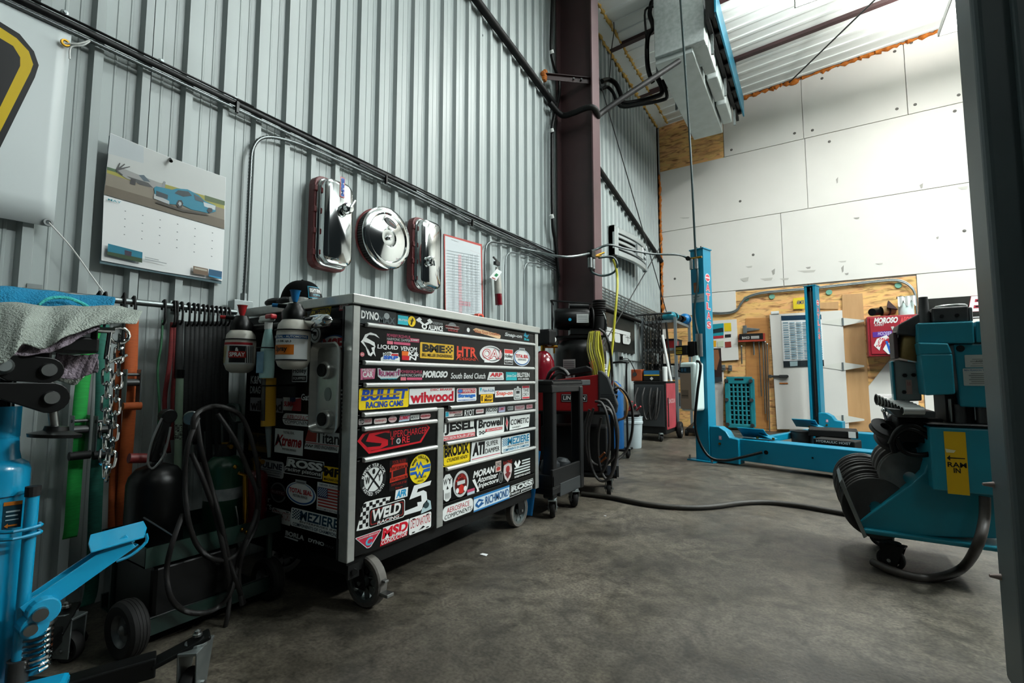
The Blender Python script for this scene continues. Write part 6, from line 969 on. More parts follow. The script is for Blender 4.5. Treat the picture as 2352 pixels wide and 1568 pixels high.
# ribbed wall fittings past the column
ob = T('outlet_box', 'grey electrical outlet box on the far ribbed wall below the banner', 'outlet', (WX, 6.5, 1.1)); MB().bx(WX, WX + .05, 6.42, 6.56, 1.08, 1.24).build('box', 'galv', ob, bevel=.004); MB().bx(WX + .05, WX + .09, 6.47, 6.52, 1.13, 1.18).build('plug', 'black', ob, bevel=.006)
cable('black cord plugged into the far wall outlet', [(WX + .09, 6.5, 1.15), (WX + .14, 6.6, 1.14), (-2.2, 6.75, 1.0), (-2.2, 6.8, .9)], .006, 'black', name='electric_cable', cat='cable'); cable('thin level conduit on the far wall at outlet height', [(WX + .012, 6.56, 1.14), (WX + .012, 8.6, 1.12)], .011, 'galv', k=0, name='conduit', cat='conduit')
nb = T('banner', 'dark wall banner with large white letters past the column', 'banner', (WX, 6.2, 1.25)); MB().grid(lambda s, q_: V((WX + .012 + .008 * math.sin(s * 14), 5.05 + 2.21 * s, 1.25 + (.63 - .03 * s) * q_)), 30, 6).build('sheet', mat('banner_black', '121413', .25, 0, '2a2b28', 2), nb, smooth=True)
decal([('r', 0, .46, 1, .6, 'b9bdbb')] + [('rr', .04 + .19 * k, .1, .17 + .19 * k, .44, .02, 'b9bdbb') for k in range(5)] + [('r', .0, .8, .02, .9, '7a2a2c'), ('e', .93, .3, .07, .2, 'b9bdbb'), ('r', .925, .22, .935, .45, '1a1b1a'), ('r', .87, .36, 1.0, .38, '1a1b1a')], (WX + .022, 5.3, 1.34), (0, 1, 0), (0, 0, 1), 1.75, .38, 'printed_letters', nb)
gr = T('truck_grille', 'chrome and grey truck grille hung high on the far ribbed wall', 'grille', (-2.3, 6.8, 2.6))
def gcurve(s): return .04 + .17 * math.sin(math.pi * (.08 + .6 * s))
def gbar(z0, z1, s0, s1, th, m, nm, o=0.):
    mb = MB(); n = 14
    vs = []
    for i in range(n + 1):
        s = s0 + (s1 - s0) * i / n; x = WX + gcurve(s) + o; y = 6.25 + 1.2 * s
        vs += [(x - th, y, z0 - .03 * s), (x, y, z0 - .03 * s), (x, y, z1 - .03 * s), (x - th, y, z1 - .03 * s)]
    fs = [(i * 4 + j, i * 4 + (j + 1) % 4, i * 4 + 4 + (j + 1) % 4, i * 4 + 4 + j) for i in range(n) for j in range(4)] + [(0, 1, 2, 3), (n * 4 + 3, n * 4 + 2, n * 4 + 1, n * 4)]
    mb.add(vs, fs).build(nm, m, gr, bevel=.008)
gsil = mat('silver_paint', 'a5acac', .25, .5); gbar(2.93, 3.01, 0, 1, .06, gsil, 'frame_top'); gbar(2.6, 2.68, 0, 1, .06, gsil, 'frame_bottom'); gbar(2.6, 3.01, 0, .08, .1, gsil, 'frame_side'); gbar(2.6, 3.01, .94, 1, .06, gsil, 'frame_side'); gbar(2.62, 2.98, .06, .95, .01, 'blackm', 'mesh_back', -.05)
for z in (2.71, 2.79, 2.87): gbar(z, z + .045, .08, .94, .03, gsil, 'bar', -.01)
gbar(2.72, 2.9, .52, .74, .02, gsil, 'emblem', .008); MB().bx(WX, WX + .06, 6.25, 6.4, 2.56, 3.0).build('mount', 'dsteel', gr)
# air line filter on the column, hoses to the lift
rg = T('air_regulator', 'black air filter regulator with clear bowls on the steel column', 'regulator', X(1358, 600, -1.86)); p = X(1358, 585, -1.86)
MB().box(p, (.06, .1, .08)).build('body', 'black', rg, bevel=.01)
for dy in (-.035, .035): MB().cyl(p + V((.0, dy, -.04)), p + V((0, dy, -.14)), .026, n=14).build('bowl', 'steel', rg, smooth=40)
MB().cyl(p + V((0, .05, 0)), p + V((.03, .19, .02)), .014, n=10).build('brass_fitting', 'brass', rg); MB().cyl(p + V((0, .1, .01)), p + V((.06, .2, .06)), .01, n=8).build('quick_coupler', 'brass', rg)
cable('thin pipe from the wall bundle to the column regulator', [X(1195, 570, CX), X(1240, 580, -2.2), X(1300, 590, -1.95), p - V((0, .05, 0))], .012, 'galv', name='air_pipe', cat='pipe')
LT = V((-1.02, 5.33, 2.16))
cable('dark green air hose from the column regulator across to the lift post', [p + V((.0, .0, .04)), Y(1370, 572, 4.6), Y(1400, 562, 4.7), Y(1440, 572, 4.85), Y(1500, 583, 5.05), Y(1560, 585, 5.2), LT + V((-.08, 0, 0))], .012, 'ghose', name='air_hose', cat='hose')
cable('green hose loop hanging under the column regulator', [p + V((.02, .15, .0)), Y(1405, 590, 4.66), Y(1418, 605, 4.66), Y(1410, 625, 4.66), Y(1385, 633, 4.6), Y(1360, 625, 4.5), p + V((0, 0, -.12))], .012, 'ghose', name='air_hose', cat='hose')
cable('yellow air hose hanging from the regulator down to the compressor', [Y(1408, 595, 4.66), Y(1416, 620, 4.66), Y(1418, 660, 4.62), Y(1412, 730, 4.55), Y(1406, 800, 4.5), Y(1398, 850, 4.4), Y(1393, 885, 4.35)], .012, 'yhose', name='air_hose', cat='hose')
# brace rods
for lab, pts, r_ in (('thin steel brace rod running down the far wall past the grille', [X(1370, 160, -2.25), X(1532, 720, -2.25)], .008), ('thin steel brace rod crossing it, rising to the corner foam', [X(1520, 560, -2.24), X(1345, 862, -2.24)], .008), ('ceiling brace rod from the ceiling unit to the orange foam patch', [Y(1640, -15, 6.4), Y(2033, 106, BY - .02)], .011), ('ceiling brace rod crossing the other, nearer the white boards', [Y(2030, -20, 7.2), Y(1812, 190, BY - .02)], .011)): tag(MB().cyl(pts[0], pts[1], r_, n=8).build('brace_rod', 'dsteel'), lab, 'rod')
# ================================================================ SHELF UNIT AND CORNER
sh = T('shelf_unit', 'grey steel shelving in the far left corner loaded with gear', 'shelf', (-2.05, 8.0, 0)); x0, x1, y0, y1 = -2.3, -1.79, 7.52, 8.5
for x in (x0, x1):
    for y in (y0, y1): MB().bx(x - .02, x + .02, y - .02, y + .02, 0, 1.82).build('post', 'grey', sh)
for z in (1.74, 1.3, .85, .4): MB().bx(x0, x1, y0, y1, z, z + .04).build('shelf_board', 'grey', sh)
for i, (nm, lab, m, c, s) in enumerate((('jacket', 'dark jacket heaped on the top shelf in the corner', 'blackm', (-2.0, 8.1, 1.86), (.22, .34, .08)), ('tool_bag', 'teal and black tool bag on the top shelf', 'tealm', (-1.92, 7.75, 1.86), (.12, .2, .08)), ('tool_bag', 'blue sack on the right end of the top shelf', 'bluep', (-1.84, 8.4, 1.88), (.1, .1, .1)), ('power_tool_case', 'dark tool case on the second shelf', 'bplas', (-2.05, 8.0, 1.42), (.2, .2, .09)), ('power_tool_case', 'small dark red case on the second shelf', 'red', (-1.88, 7.7, 1.4), (.07, .1, .06)), ('paint_can', 'dented grey can on the third shelf', 'galv', (-1.95, 7.75, .98), (.08, .08, .09)), ('power_tool_case', 'black crate on the third shelf', 'bplas', (-2.05, 8.1, 1.0), (.2, .25, .11)), ('power_tool_case', 'grey bin on the bottom shelf', 'gplas', (-2.0, 7.9, .54), (.22, .25, .1)))):
    if nm == 'paint_can': o = MB().lathe([(0, 0), (s[0], 0), (s[0], .17), (s[0] * .92, .18), (s[0] * .9, .165), (0, .165)], (c[0], c[1], .892), (0, 0, 1), 20).build(nm, m, None, smooth=30)
    elif nm in ('jacket', 'tool_bag'):
        o = MB().grid(lambda a, b_: V((c[0] + s[0] * math.cos(a * 6.283) * math.sin(b_ * 3.14) * (1 + .15 * math.sin(a * 30)), c[1] + s[1] * math.sin(a * 6.283) * math.sin(b_ * 3.14) * (1 + .1 * math.sin(a * 19 + b_ * 7)), c[2] - math.cos(b_ * 3.1416) * s[2])), 28, 10).build(nm, m, None, smooth=True)
    else: o = MB().box(c, (s[0] * 2, s[1] * 2, s[2] * 2)).box((c[0], c[1], c[2] + s[2] * .9), (s[0] * 2.1, s[1] * 2.1, s[2] * .12)).box((c[0] + s[0], c[1], c[2]), (.02, s[1] * .6, .03)).build(nm, m, None, bevel=.01)
    tag(o, lab, {'jacket': 'jacket', 'tool_bag': 'bag', 'paint_can': 'can'}.get(nm, 'case'))
# hanging chains in front of the shelf
for i, u in enumerate((1480, 1490, 1500, 1509, 1517)):
    hc = T('rusty_chain', 'dark chain hanging in the row beside the shelving, %s from the wall' % ('first', 'second', 'third', 'fourth', 'fifth')[i], 'chain', Y(u, 860, 7.35), 'hanging chains by the shelving')
    a, b_ = Y(u, 726, 7.35), Y(u - 2, 850 - (i % 2) * 15, 7.35); n = 26; l0 = None
    for k in range(n):
        c = a.lerp(b_, k / (n - 1))
        if l0 is None: l0 = MB().tube([(x * 1.6, 0, z * 1.5) for x, z in lk], .0052, 5, closed=True).build('link', mat('dark_chain', '2a2a28', .5, .7), None, smooth=True); o = l0
        else: o = l0.copy(); COL.objects.link(o)
        o.parent = hc; o.location = c - ORG[hc]; o.rotation_euler = (0, 0, R(90 * (k % 2) + 20))
bar_ = tag(MB().cyl((-2.36, 7.35, Y(1490, 722, 7.35).z), (-1.8, 7.35, Y(1490, 722, 7.35).z), .015, n=10).build('chain_bar', 'dsteel'), 'dark bar holding the hanging chains near the shelving', 'bar')
br = T('broom', 'white-handled broom with a red lower grip leaning at the shelving', 'broom', Y(1556, 1000, 7.44)); a, b_, c = Y(1521, 769, 7.44), Y(1543, 884, 7.44), Y(1556, 995, 7.44)
MB().cyl(a, b_, .022, n=12).build('handle', 'white', br, smooth=40); MB().cyl(b_, Y(1547, 910, 7.44), .024, n=12).build('red_grip', mat('red_plastic'), br, smooth=40); MB().cyl(Y(1547, 910, 7.44), c, .018, n=12).build('lower_pole', 'black', br, smooth=40)
for i, (u0, v0, u1, v1) in enumerate(((1505, 720, 1540, 990), (1530, 740, 1553, 990))): tag(MB().cyl(Y(u0, v0, 7.47), Y(u1, v1, 7.47), .014, n=8).build('pry_bar', 'blackm'), ['long black bar leaning left of the white broom handle', 'long black bar leaning right of the white broom handle'][i], 'bar')
# low jack by the shelf foot
fj = T('floor_jack', 'low black floor jack with teal trim at the shelving foot', 'jack', (-1.6, 7.9, 0)); MB().prism([(-.4, .05), (.3, .05), (.32, .12), (.1, .17), (-.38, .12)], (-1.68, 7.95, 0), (0, 1, 0), (0, 0, 1), .2).build('frame', 'black', fj, bevel=.01); MB().cyl((-1.58, 8.0, .15), (-1.58, 8.0, .24), .05, n=16).build('saddle', 'tealm', fj); MB().cyl((-1.58, 7.6, .12), (-1.5, 7.7, .3), .015, n=10).build('handle', 'teal', fj)
for y in (7.6, 8.2):
    for x in (-1.7, -1.46): MB().cyl((x, y, .05), (x + .04, y, .05), .05, n=16).build('wheel', 'blackm', fj, smooth=40)
# ================================================================ TEAL VEHICLE LIFT
WV, LV = V((.9455, -.3256, 0)), V((.3256, .9455, 0)); RZ = math.atan2(-.3256, .9455)
C1, C2 = V((-.961, 5.344, 0)), V((.06, 8.42, 0))
LF = T('vehicle_lift', 'teal two-post vehicle lift with long floor beams', 'lift', C1)
def obx(mb, o, w0, w1, l0, l1, z0, z1):
    c = V(o) + WV * ((w0 + w1) / 2) + LV * ((l0 + l1) / 2); mb.box((c.x, c.y, (z0 + z1) / 2), (abs(w1 - w0), abs(l1 - l0), abs(z1 - z0)), rz=RZ); return mb
def P_(o, w, l, z): c = V(o) + WV * w + LV * l; return V((c.x, c.y, z))
def column(o, flip):
    mb = MB(); T_ = .008; H = 2.27
    back = (0, T_) if not flip else (.16 - T_, .16)
    obx(mb, o, -.15, 0, *back, .012, H); obx(mb, o, -.15, -.15 + T_, 0, .16, .012, H); obx(mb, o, -T_, 0, 0, .16, .012, H)
    lip = (.16 - T_, .16) if not flip else (0, T_)
    obx(mb, o, -.15, -.115, *lip, .012, H); obx(mb, o, -.035, 0, *lip, .012, H)
    cl = mb.build('column', 'teal', LF, bevel=.003)
    obx(MB(), o, -.16, .008, -.008, .168, H, H + .012).build('top_cap', 'teal', cl); obx(MB(), o, -.22, .07, -.06, .2, 0, .012).build('base_plate', 'teal', cl)
    for w, l in ((-.2, -.04), (.05, -.04), (.05, .18), (-.2, .18)): c = P_(o, w, l, .012); MB().cyl(c, c + V((0, 0, .02)), .014, n=6).cyl(c, c + V((0, 0, .045)), .007, n=8).build('anchor_bolt', 'steel', cl)
    for w in (-.1, -.05): c = P_(o, w, .05, H + .012); MB().cyl(c, c + V((0, 0, .03)), .008, n=8).build('cap_bolt', 'dsteel', cl)
    return cl
k1 = column(C1, False); k2 = column(C2, True)
obx(MB(), C2, -.11, -.04, .06, .14, .1, 2.2).build('carriage_channel', mat('dark_channel', '081c20', .5), k2); MB().cyl(P_(C2, -.07, .03, .3), P_(C2, -.07, .03, 2.25), .006, n=6).build('lift_cable', 'steel', k2)
def atlas(o, z_top, size, par):
    u = LV
    for i, ch in enumerate('ATLAS'):
        z = z_top - i * size * 1.2; decal([t(ch, 0, 0, 1, 1, 'd8c8c8', 0, .09), t(ch, .06, .06, .94, .94, 'b8404c', 0, .03)], P_(o, .001, .03, z - size), u, (0, 0, 1), .09, size, 'lettering', par, .0012)
    decal([('e', .5, .55, .5, .45, 'd8c8c8'), ('e', .5, .55, .42, .36, 'b8404c'), ('r', .05, .48, .95, .62, 'd8c8c8'), ('p', [(.3, .15), (.7, .15), (.5, 0)], 'd8c8c8')], P_(o, .001, .025, z_top + .01), u, (0, 0, 1), .1, .1, 'lettering', par, .0012)
atlas(C1, X(1622, 654, -.94).z if 0 else Y(1622, 652, 5.42).z, .085, k1); atlas(C2, Y(1877, 705, 8.5).z, .085, k2)
d0 = P_(C1, -.135, -.001, 1.78); decal([('r', 0, 0, .75, 1, '6b4426'), ('r', .1, .1, .6, .7, '7d5230')], P_(C1, -.12, -.001, 1.80), WV, (0, 0, 1), .08, .11, 'label', k1); decal([('r', 0, 0, 1, 1, '8fa0a4'), ('r', .1, .65, .6, .75, '44565a'), ('r', .1, .35, .9, .42, '6d7f84')], P_(C1, -.14, -.001, 1.69), WV, (0, 0, 1), .14, .09, 'label', k1)
# yokes, beams, wheel stops
def yoke(o, flip):
    poly = [(0, .012), (.3, .012), (.3, .26), (.21, .27), (.17, .33), (.1, .37), (0, .37)]
    s = MB(); base = P_(o, .001, .015, 0); s.prism(poly, base, WV, (0, 0, 1), -.0); s = MB().prism(poly, P_(o, .001, .02 if not flip else -.13, 0), WV, (0, 0, 1), -.12); y = s.build('yoke', 'teal', LF, bevel=.008)
    f = P_(o, .1, .018 if not flip else -.132, .24); decal([('rr', 0, 0, 1, 1, .15, 'c08aa0'), ('rr', .2, .3, .8, .8, .1, 'd8c8d0')], f, WV, (0, 0, 1), .03, .04, 'warning_sticker', y); c = P_(o, .11, .018 if not flip else -.132, .2); MB().cyl(c, c - LV * .012, .012, n=10).build('bolt', 'brass', y)
    return y
yoke(C1, False); yoke(C2 - LV * .0, True)
def beam(o, w0, w1, l0, l1, z0, z1):
    b = obx(MB(), o, w0, w1, l0, l1, z0, z1).build('beam', 'teal', LF, bevel=.006)
    return b
B1 = beam(C1, .232, 2.1, .054, .25, .05, .262)
for w in (.55, .95): c = P_(C1, w, .054, .16); MB().cyl(c + LV * .002, c - LV * .003, .02 if w < .6 else .008, n=14).build('port', 'black', B1)
b2o = V((.27, 6.62, 0)); q_ = (b2o - C1); b2l = q_.dot(LV); B2 = beam(C1, .35, 2.1, b2l, b2l + .2, .05, .262)
obx(MB(), C1, .33, .40, .25, b2l, .2, .262).build('cross_rail', 'teal', LF, bevel=.004)
def wheel_stop(w, l):
    c = P_(C1, w, l, .262); a = MB(); a.prism([(-.12, 0), (.12, 0), (.1, .012), (-.1, .012)], c, WV, LV, .05) if 0 else None
    mb = MB(); m3 = Matrix.Rotation(RZ, 3, 'Z') @ Matrix.Rotation(R(-38), 3, 'X'); mb.box(c + V((0, 0, .06)) - LV * .03, (.26, .16, .008), mx=m3); m4 = Matrix.Rotation(RZ, 3, 'Z') @ Matrix.Rotation(R(20), 3, 'Y'); mb.box(c + WV * .13 + V((0, 0, .035)), (.14, .12, .008), mx=m4); s = mb.build('wheel_stop', 'teal', LF)
    for dw in (.05, .2): c2 = c + WV * dw - LV * .05 + V((0, 0, .012)); MB().cyl(c2, c2 + V((0, 0, .02)), .012, n=8).build('hinge_bolt', 'brass', s)
wheel_stop(.38, .2); wheel_stop(.30, b2l + .14)
# hydraulic power unit on the outer face of the first column
pu_ = obx(MB(), C1, -.13, -.05, -.14, -.01, 1.10, 1.26).build('pump_block', 'black', LF, bevel=.006)
c = P_(C1, -.03, -.08, 1.1); MB().cyl(c, c + V((0, 0, .24)), .035, n=16).build('motor_can', 'steel', pu_, smooth=40); obx(MB(), C1, -.25, -.12, -.18, -.06, 1.12, 1.22).build('switch_box', 'black', pu_, bevel=.006)
for z in (1.13, 1.17): decal([('r', 0, 0, 1, 1, '9c8a1c'), ('r', .1, .4, .9, .6, '2a2a20')], P_(C1, -.24, -.182, z), WV, (0, 0, 1), .07, .03, 'warning_label', pu_)
rs_ = obx(MB(), C1, -.205, -.02, -.19, -.01, .53, 1.04).build('reservoir', 'tank', pu_, bevel=.03, seg=4); c = P_(C1, -.06, -.1, 1.03); MB().cyl(c, c + V((0, 0, .08)), .04, n=16).build('filler_neck', 'tank', pu_, smooth=40)
decal([('r', 0, 0, 1, .85, '8d7d6c'), ('r', 0, .86, 1, 1, '14262c'), ('r', .1, .25, .75, .45, '6f6355'), ('r', .1, .3, .7, .33, '4a4238'), ('r', .12, .89, .3, .97, '2a5a74'), ('r', .4, .89, .6, .97, '2a5a74')], P_(C1, -.195, -.192, .55), WV, (0, 0, 1), .125, .44, 'product_label', pu_)
MB().tube([P_(C1, -.17, -.2, 1.12), P_(C1, -.19, -.2, 1.0), P_(C1, -.2, -.2, .96)], .008, 8).build('release_lever', 'chrome', pu_); MB().sph(P_(C1, -.2, -.2, .95), .015, 10).build('lever_knob', 'black', pu_, smooth=True)
cable('thick black hydraulic hose looping from the power unit into the lift beam', [P_(C1, -.03, -.14, 1.05), P_(C1, .02, -.15, 1.0), P_(C1, .0, -.2, .7), P_(C1, -.03, -.2, .35), P_(C1, .08, -.18, .1), P_(C1, .22, -.12, .06), P_(C1, .36, -.05, .1), P_(C1, .52, .04, .16)], .014, 'black', name='hydraulic_hose', cat='hose', n=8)
cable('black power lead rising from the lift post to the ceiling', [P_(C1, -.06, -.03, 1.3), P_(C1, -.1, -.03, 1.6), P_(C1, -.05, -.03, 1.95), P_(C1, -.07, -.03, 2.3), Z(1585, 330, 3.4), Z(1562, -10, 5.2)], .012, 'ghose', name='power_lead', cat='cable', k=5)
rg2 = T('air_regulator', 'brass and steel air filter at the top of the near lift post', 'regulator', LT); MB().cyl(LT + V((-.06, -.04, 0)), LT + V((.06, -.06, 0)), .012, n=10).build('manifold', 'brass', rg2, smooth=40)
for dx in (-.05, .0): MB().cyl(LT + V((dx, -.05, -.01)), LT + V((dx, -.05, -.12)), .02, n=14).build('bowl', 'steel', rg2, smooth=40)
MB().lathe([(0, 0), (.024, 0), (.024, .016), (0, .018)], LT + V((-.08, -.06, 0)), (0, -1, 0), 16).build('gauge', 'black', rg2)
# things lying between the beams
gx = P_(C1, .82, b2l - .62, 0)
ox = T('tool_case', 'black case with a white end label lying between the lift beams', 'case', (gx.x, gx.y, .0)); MB().box((gx.x, gx.y, .31), (.42, .34, .07), rz=RZ + .3).build('case', 'blackm', ox, bevel=.008); e = Matrix.Rotation(RZ + .3, 3, 'Z') @ V((.16, -.174, 0)); MB().box((gx.x + e.x, gx.y + e.y, .31), (.06, .004, .06), rz=RZ + .3).build('end_label', 'white', ox); MB().box((gx.x, gx.y, .137), (.3, .24, .274), rz=RZ + .3).build('base_block', 'blackm', ox)
g2 = P_(C1, .5, b2l - .55, 0); dn_ = T('drain_pan', 'round dark drain pan beside the black case in the lift', 'pan', (g2.x, g2.y, 0)); MB().lathe([(0, .0), (.09, 0), (.11, .29), (.12, .295), (.105, .27), (.08, .03), (0, .03)], (g2.x, g2.y, .0), (0, 0, 1), 24).build('pan', 'dsteel', dn_, smooth=30)
g3 = P_(C1, 1.0, .52, 0); tk = T('black_case', 'low black case with white lettering behind the front lift beam', 'case', (g3.x, g3.y, 0)); MB().box((g3.x, g3.y, .15), (.34, .2, .29), rz=RZ).build('case', 'blackm', tk, bevel=.01); e = P_(C1, .86, .415, .262); decal([t('HYDRAULIC HOIST', 0, 0, 1, 1, wh)], e, WV, (0, 0, 1), .28, .022, 'lettering', tk)
g4 = P_(C1, 1.65, b2l - .5, 0); bw_ = T('blue_clamp', 'small blue clamp tool lying in the lift bay', 'clamp', (g4.x, g4.y, 0)); MB().bar((g4.x - .15, g4.y, .28), (g4.x + .15, g4.y - .05, .29), .03, .025).bar((g4.x - .05, g4.y, .285), (g4.x, g4.y + .1, .28), .02, .02).build('clamp', mat('blue_tool', '0e5aa8', .3), bw_, bevel=.004); MB().box((g4.x, g4.y, .133), (.3, .2, .266), rz=RZ).build('rest_block', 'blackm', bw_)
# ================================================================ ON THE BACK WALL
BZ = BY - .012
dr = T('door_1', '', '', Y(1860, 985, BZ)); struct(dr)
for k in ('label', 'category'): del dr[k]
def bslab(poly, t_, nm, m, par, y=BZ, bevel=.002): return slab(Y, y, poly, t_, nm, m, par, bevel)
bslab([(1801, 990), (1767, 722), (1934, 712), (1948, 990)] if 0 else [(1785, 985), (1768, 723), (1934, 713), (1950, 985)], .04, 'door_leaf', 'board', dr, BZ - .0)
for v0, v1 in ((738, 740), (836, 846), (956, 968)):
    a, b_ = Y(1936, (v0 + v1) / 2, BZ - .045), Y(1985, (v0 + v1) / 2 - 2, BZ - .045); z = a.z; hg = MB().prism([(a.x - .28, z - .01), (a.x - .02, z - .06), (a.x, z - .06), (a.x, z + .06), (a.x - .02, z + .06), (a.x - .28, z + .01)], (0, BZ - .041, 0), (1, 0, 0), (0, 0, 1), .006).prism([(a.x, z - .06), (a.x + .02, z - .06), (b_.x, z - .012), (b_.x, z + .012), (a.x + .02, z + .06), (a.x, z + .06)], (0, BZ - .041, 0), (1, 0, 0), (0, 0, 1), .006).build('strap_hinge', mat('white_painted_hinge', 'c2c2ba', .45), dr); MB().cyl((a.x, BZ - .05, z - .06), (a.x, BZ - .05, z + .06), .012, n=8).build('hinge_pin', 'grey', hg)
a = Y(1790, 864, BZ - .06); MB().box(a, (.26, .03, .035)).cyl(a + V((-.13, 0, 0)), a + V((-.13, -.05, 0)), .03, n=12).box(a + V((.06, -.02, 0)), (.12, .02, .05)).build('latch', 'dsteel', dr, bevel=.006); MB().box(Y(1800, 880, BZ - .045), (.12, .008, .02)).build('rusty_mark', 'foam', dr); MB().box(Y(1780, 718, BZ - .03), (.12, .05, .05)).build('door_sensor', 'white', dr, bevel=.008)
pc2 = T('parts_chart', 'tall white wall chart with a dark header hung on the white door', 'chart', Y(1825, 842, BZ - .05)); bslab([(1794, 725), (1886, 722), (1893, 840), (1800, 843)], .006, 'board', 'paper', pc2, BZ - .046)
it = [([(1794, 725), (1886, 722), (1887, 733), (1795, 736)], '173247'), ([(1799, 829), (1892, 826), (1893, 840), (1800, 843)], '222a2e'), ([(1814, 830), (1832, 829), (1832, 840), (1815, 841)], '8fa4a8')]
for c_ in range(6):
    for r_ in range(16):
        u, v = 1798 + c_ * 15 + r_ * .35, 740 + r_ * 5.4; it.append(([(u, v), (u + 12, v - .4), (u + 12, v + 2.6), (u, v + 3)], '8fa6b0' if (c_ + r_) % 3 else '6d8896'))
decal_px(Y, BZ - .053, it, 'printing', pc2, .0004)
ys = T('yellow_sign', 'small yellow sign on the strand board above the door', 'sign', Y(1842, 705, BZ)); bslab([(1821, 685), (1848, 682), (1848, 709), (1822, 710)], .006, 'plate', mat('sign_yellow', 'c9b21e', .4), ys); decal_px(Y, BZ - .008, [('t', 'ARMOR', (1829, 690), (1847, 698), '1d2a70', .1)], 'lettering', ys)
wb = T('poster', 'white board with a teal car advert poster behind the near lift post', 'poster', Y(1668, 828, BZ)); bslab([(1630, 737), (1692, 733), (1697, 826), (1658, 829), (1655, 800), (1634, 800)], .015, 'board', 'board', wb)
decal_px(Y, BZ - .017, [([(1632, 745), (1662, 742), (1662, 770), (1634, 772)], '1f7f8c'), ([(1634, 757), (1660, 752), (1662, 762), (1634, 766)], '1a2a2e'), ([(1663, 742), (1679, 741), (1680, 760), (1664, 761)], 'c4ac1e'), ([(1635, 772), (1662, 770), (1662, 776), (1636, 778)], '9c2a30'), ([(1665, 768), (1679, 767), (1679, 774), (1665, 775)], '232323'), ([(1637, 782), (1645, 782), (1645, 796), (1638, 796)], 'c4901e'), ([(1665, 785), (1679, 784), (1680, 797), (1666, 798)], '7c3028'), ([(1648, 784), (1662, 782), (1662, 796), (1648, 797)], 'b0b8a0')], 'printing', wb)
pn = T('poster', 'dark narrow poster with warm tones on the back wall beside the lift post', 'poster', Y(1650, 876, BZ)); bslab([(1636, 800), (1656, 799), (1659, 876), (1640, 877)], .006, 'sheet', mat('poster_dark', '2a1e1c', .35), pn, BZ - .018); decal_px(Y, BZ - .026, [([(1639, 803), (1650, 803), (1653, 822), (1646, 850), (1641, 848)], '7a5238'), ([(1641, 866), (1658, 865), (1659, 876), (1641, 877)], '2c3236')], 'printing', pn)
tr2 = T('tool_rack', 'red and black tool rack on the strand board right of the poster', 'rack', Y(1725, 784, BZ)); a, b_ = Y(1695, 767, BZ - .08), Y(1757, 783, BZ - .08); MB().bx(a.x, b_.x, BZ - .08, BZ, b_.z, b_.z + .03).bx(a.x, b_.x, BZ - .01, BZ, b_.z, a.z).build('shelf', mat('rack_red', '8c2f1c', .45), tr2); MB().bx(a.x + .02, b_.x - .03, BZ - .07, BZ - .012, b_.z + .03, a.z).build('black_panel', 'blackm', tr2); decal([t('BAHCO', 0, .15, .42, .85, 'b9b9b4', 0, .03), ('r', .5, .1, .95, .9, '8f8f8c')], (a.x + .06, BZ - .071, b_.z + .04), (1, 0, 0), (0, 0, 1), b_.x - a.x - .13, .06, 'lettering', tr2)
for i, (u, v0, v1) in enumerate(((1703, 795, 835), (1731, 785, 815), (1743, 785, 910), (1752, 785, 950), (1757, 785, 965), (1762, 790, 990))):
    p0, p1 = Y(u, v0, BZ - .02), Y(u + (6 if v1 > 900 else 1), v1, BZ - .02); o = MB().cyl(p0, p1, .008 if v1 > 900 else .011, n=8).sph(p0, .018, 8).build('hanging_rod' if v1 > 900 else 'hand_tool', 'galv' if i % 2 else 'steel', None, smooth=40); tag(o, ['short tool hung under the white poster board', 'short tool hung under the tool rack', 'long thin rod hung first right of the tool rack', 'long thin rod hung second right of the tool rack', 'long thin rod hung third right of the tool rack', 'long thin rod hung nearest the white door'][i], 'rod' if v1 > 900 else 'tool')
hgp = T('hinge_plate', 'galvanised strap hinge on the plywood flap above the tool rack', 'hinge', Y(1715, 762, BZ)); bslab([(1706, 748), (1715, 747), (1716, 765), (1707, 766)], .008, 'leaf', 'galv', hgp, BZ - .004); bslab([(1716, 752), (1745, 755), (1745, 757), (1716, 761)], .006, 'strap', 'galv', hgp, BZ - .004)
for i, (u, v) in enumerate(((1662, 844), (1677, 845))): o = MB().box(Y(u, v, BZ - .012), (.06, .03, .1)).cyl(Y(u, v, BZ - .03), Y(u, v, BZ - .035), .018, n=12).build('outlet', 'galv', None, bevel=.004); tag(o, ['light switch plate beside the dark narrow poster', 'round outlet plate right of the switch on the strand board'][i], 'outlet')
for i, (u, v) in enumerate(((1714, 686), (1773, 681), (1904, 671), (2063, 655))): o = MB().lathe([(0, .006), (.04, .006), (.044, 0)], Y(u, v, BZ + .01), (0, -1, 0), 16).build('green_disc', mat('pale_green_print', '5f9480', .6), None); tag(o, 'pale green disc fastener on the strand board, ' + ['leftmost of the four', 'second from the left', 'third, right of the far lift post', 'rightmost near the white jug'][i], 'disc', 'green discs')
# conduits over the door
for i in range(2): cable(['upper steel conduit bending over the strand board', 'lower steel conduit bending over the strand board'][i], [Y(u, v + i * 3, BZ - .02) for u, v in ((1600, 716), (1660, 718), (1690, 712), (1702, 696), (1715, 682), (1745, 672), (1800, 666), (1870, 660), (1960, 650), (2040, 642), (2070, 644), (2090, 655), (2102, 675), (2106, 720))], .013, 'galv', name='conduit', cat='conduit', n=8)
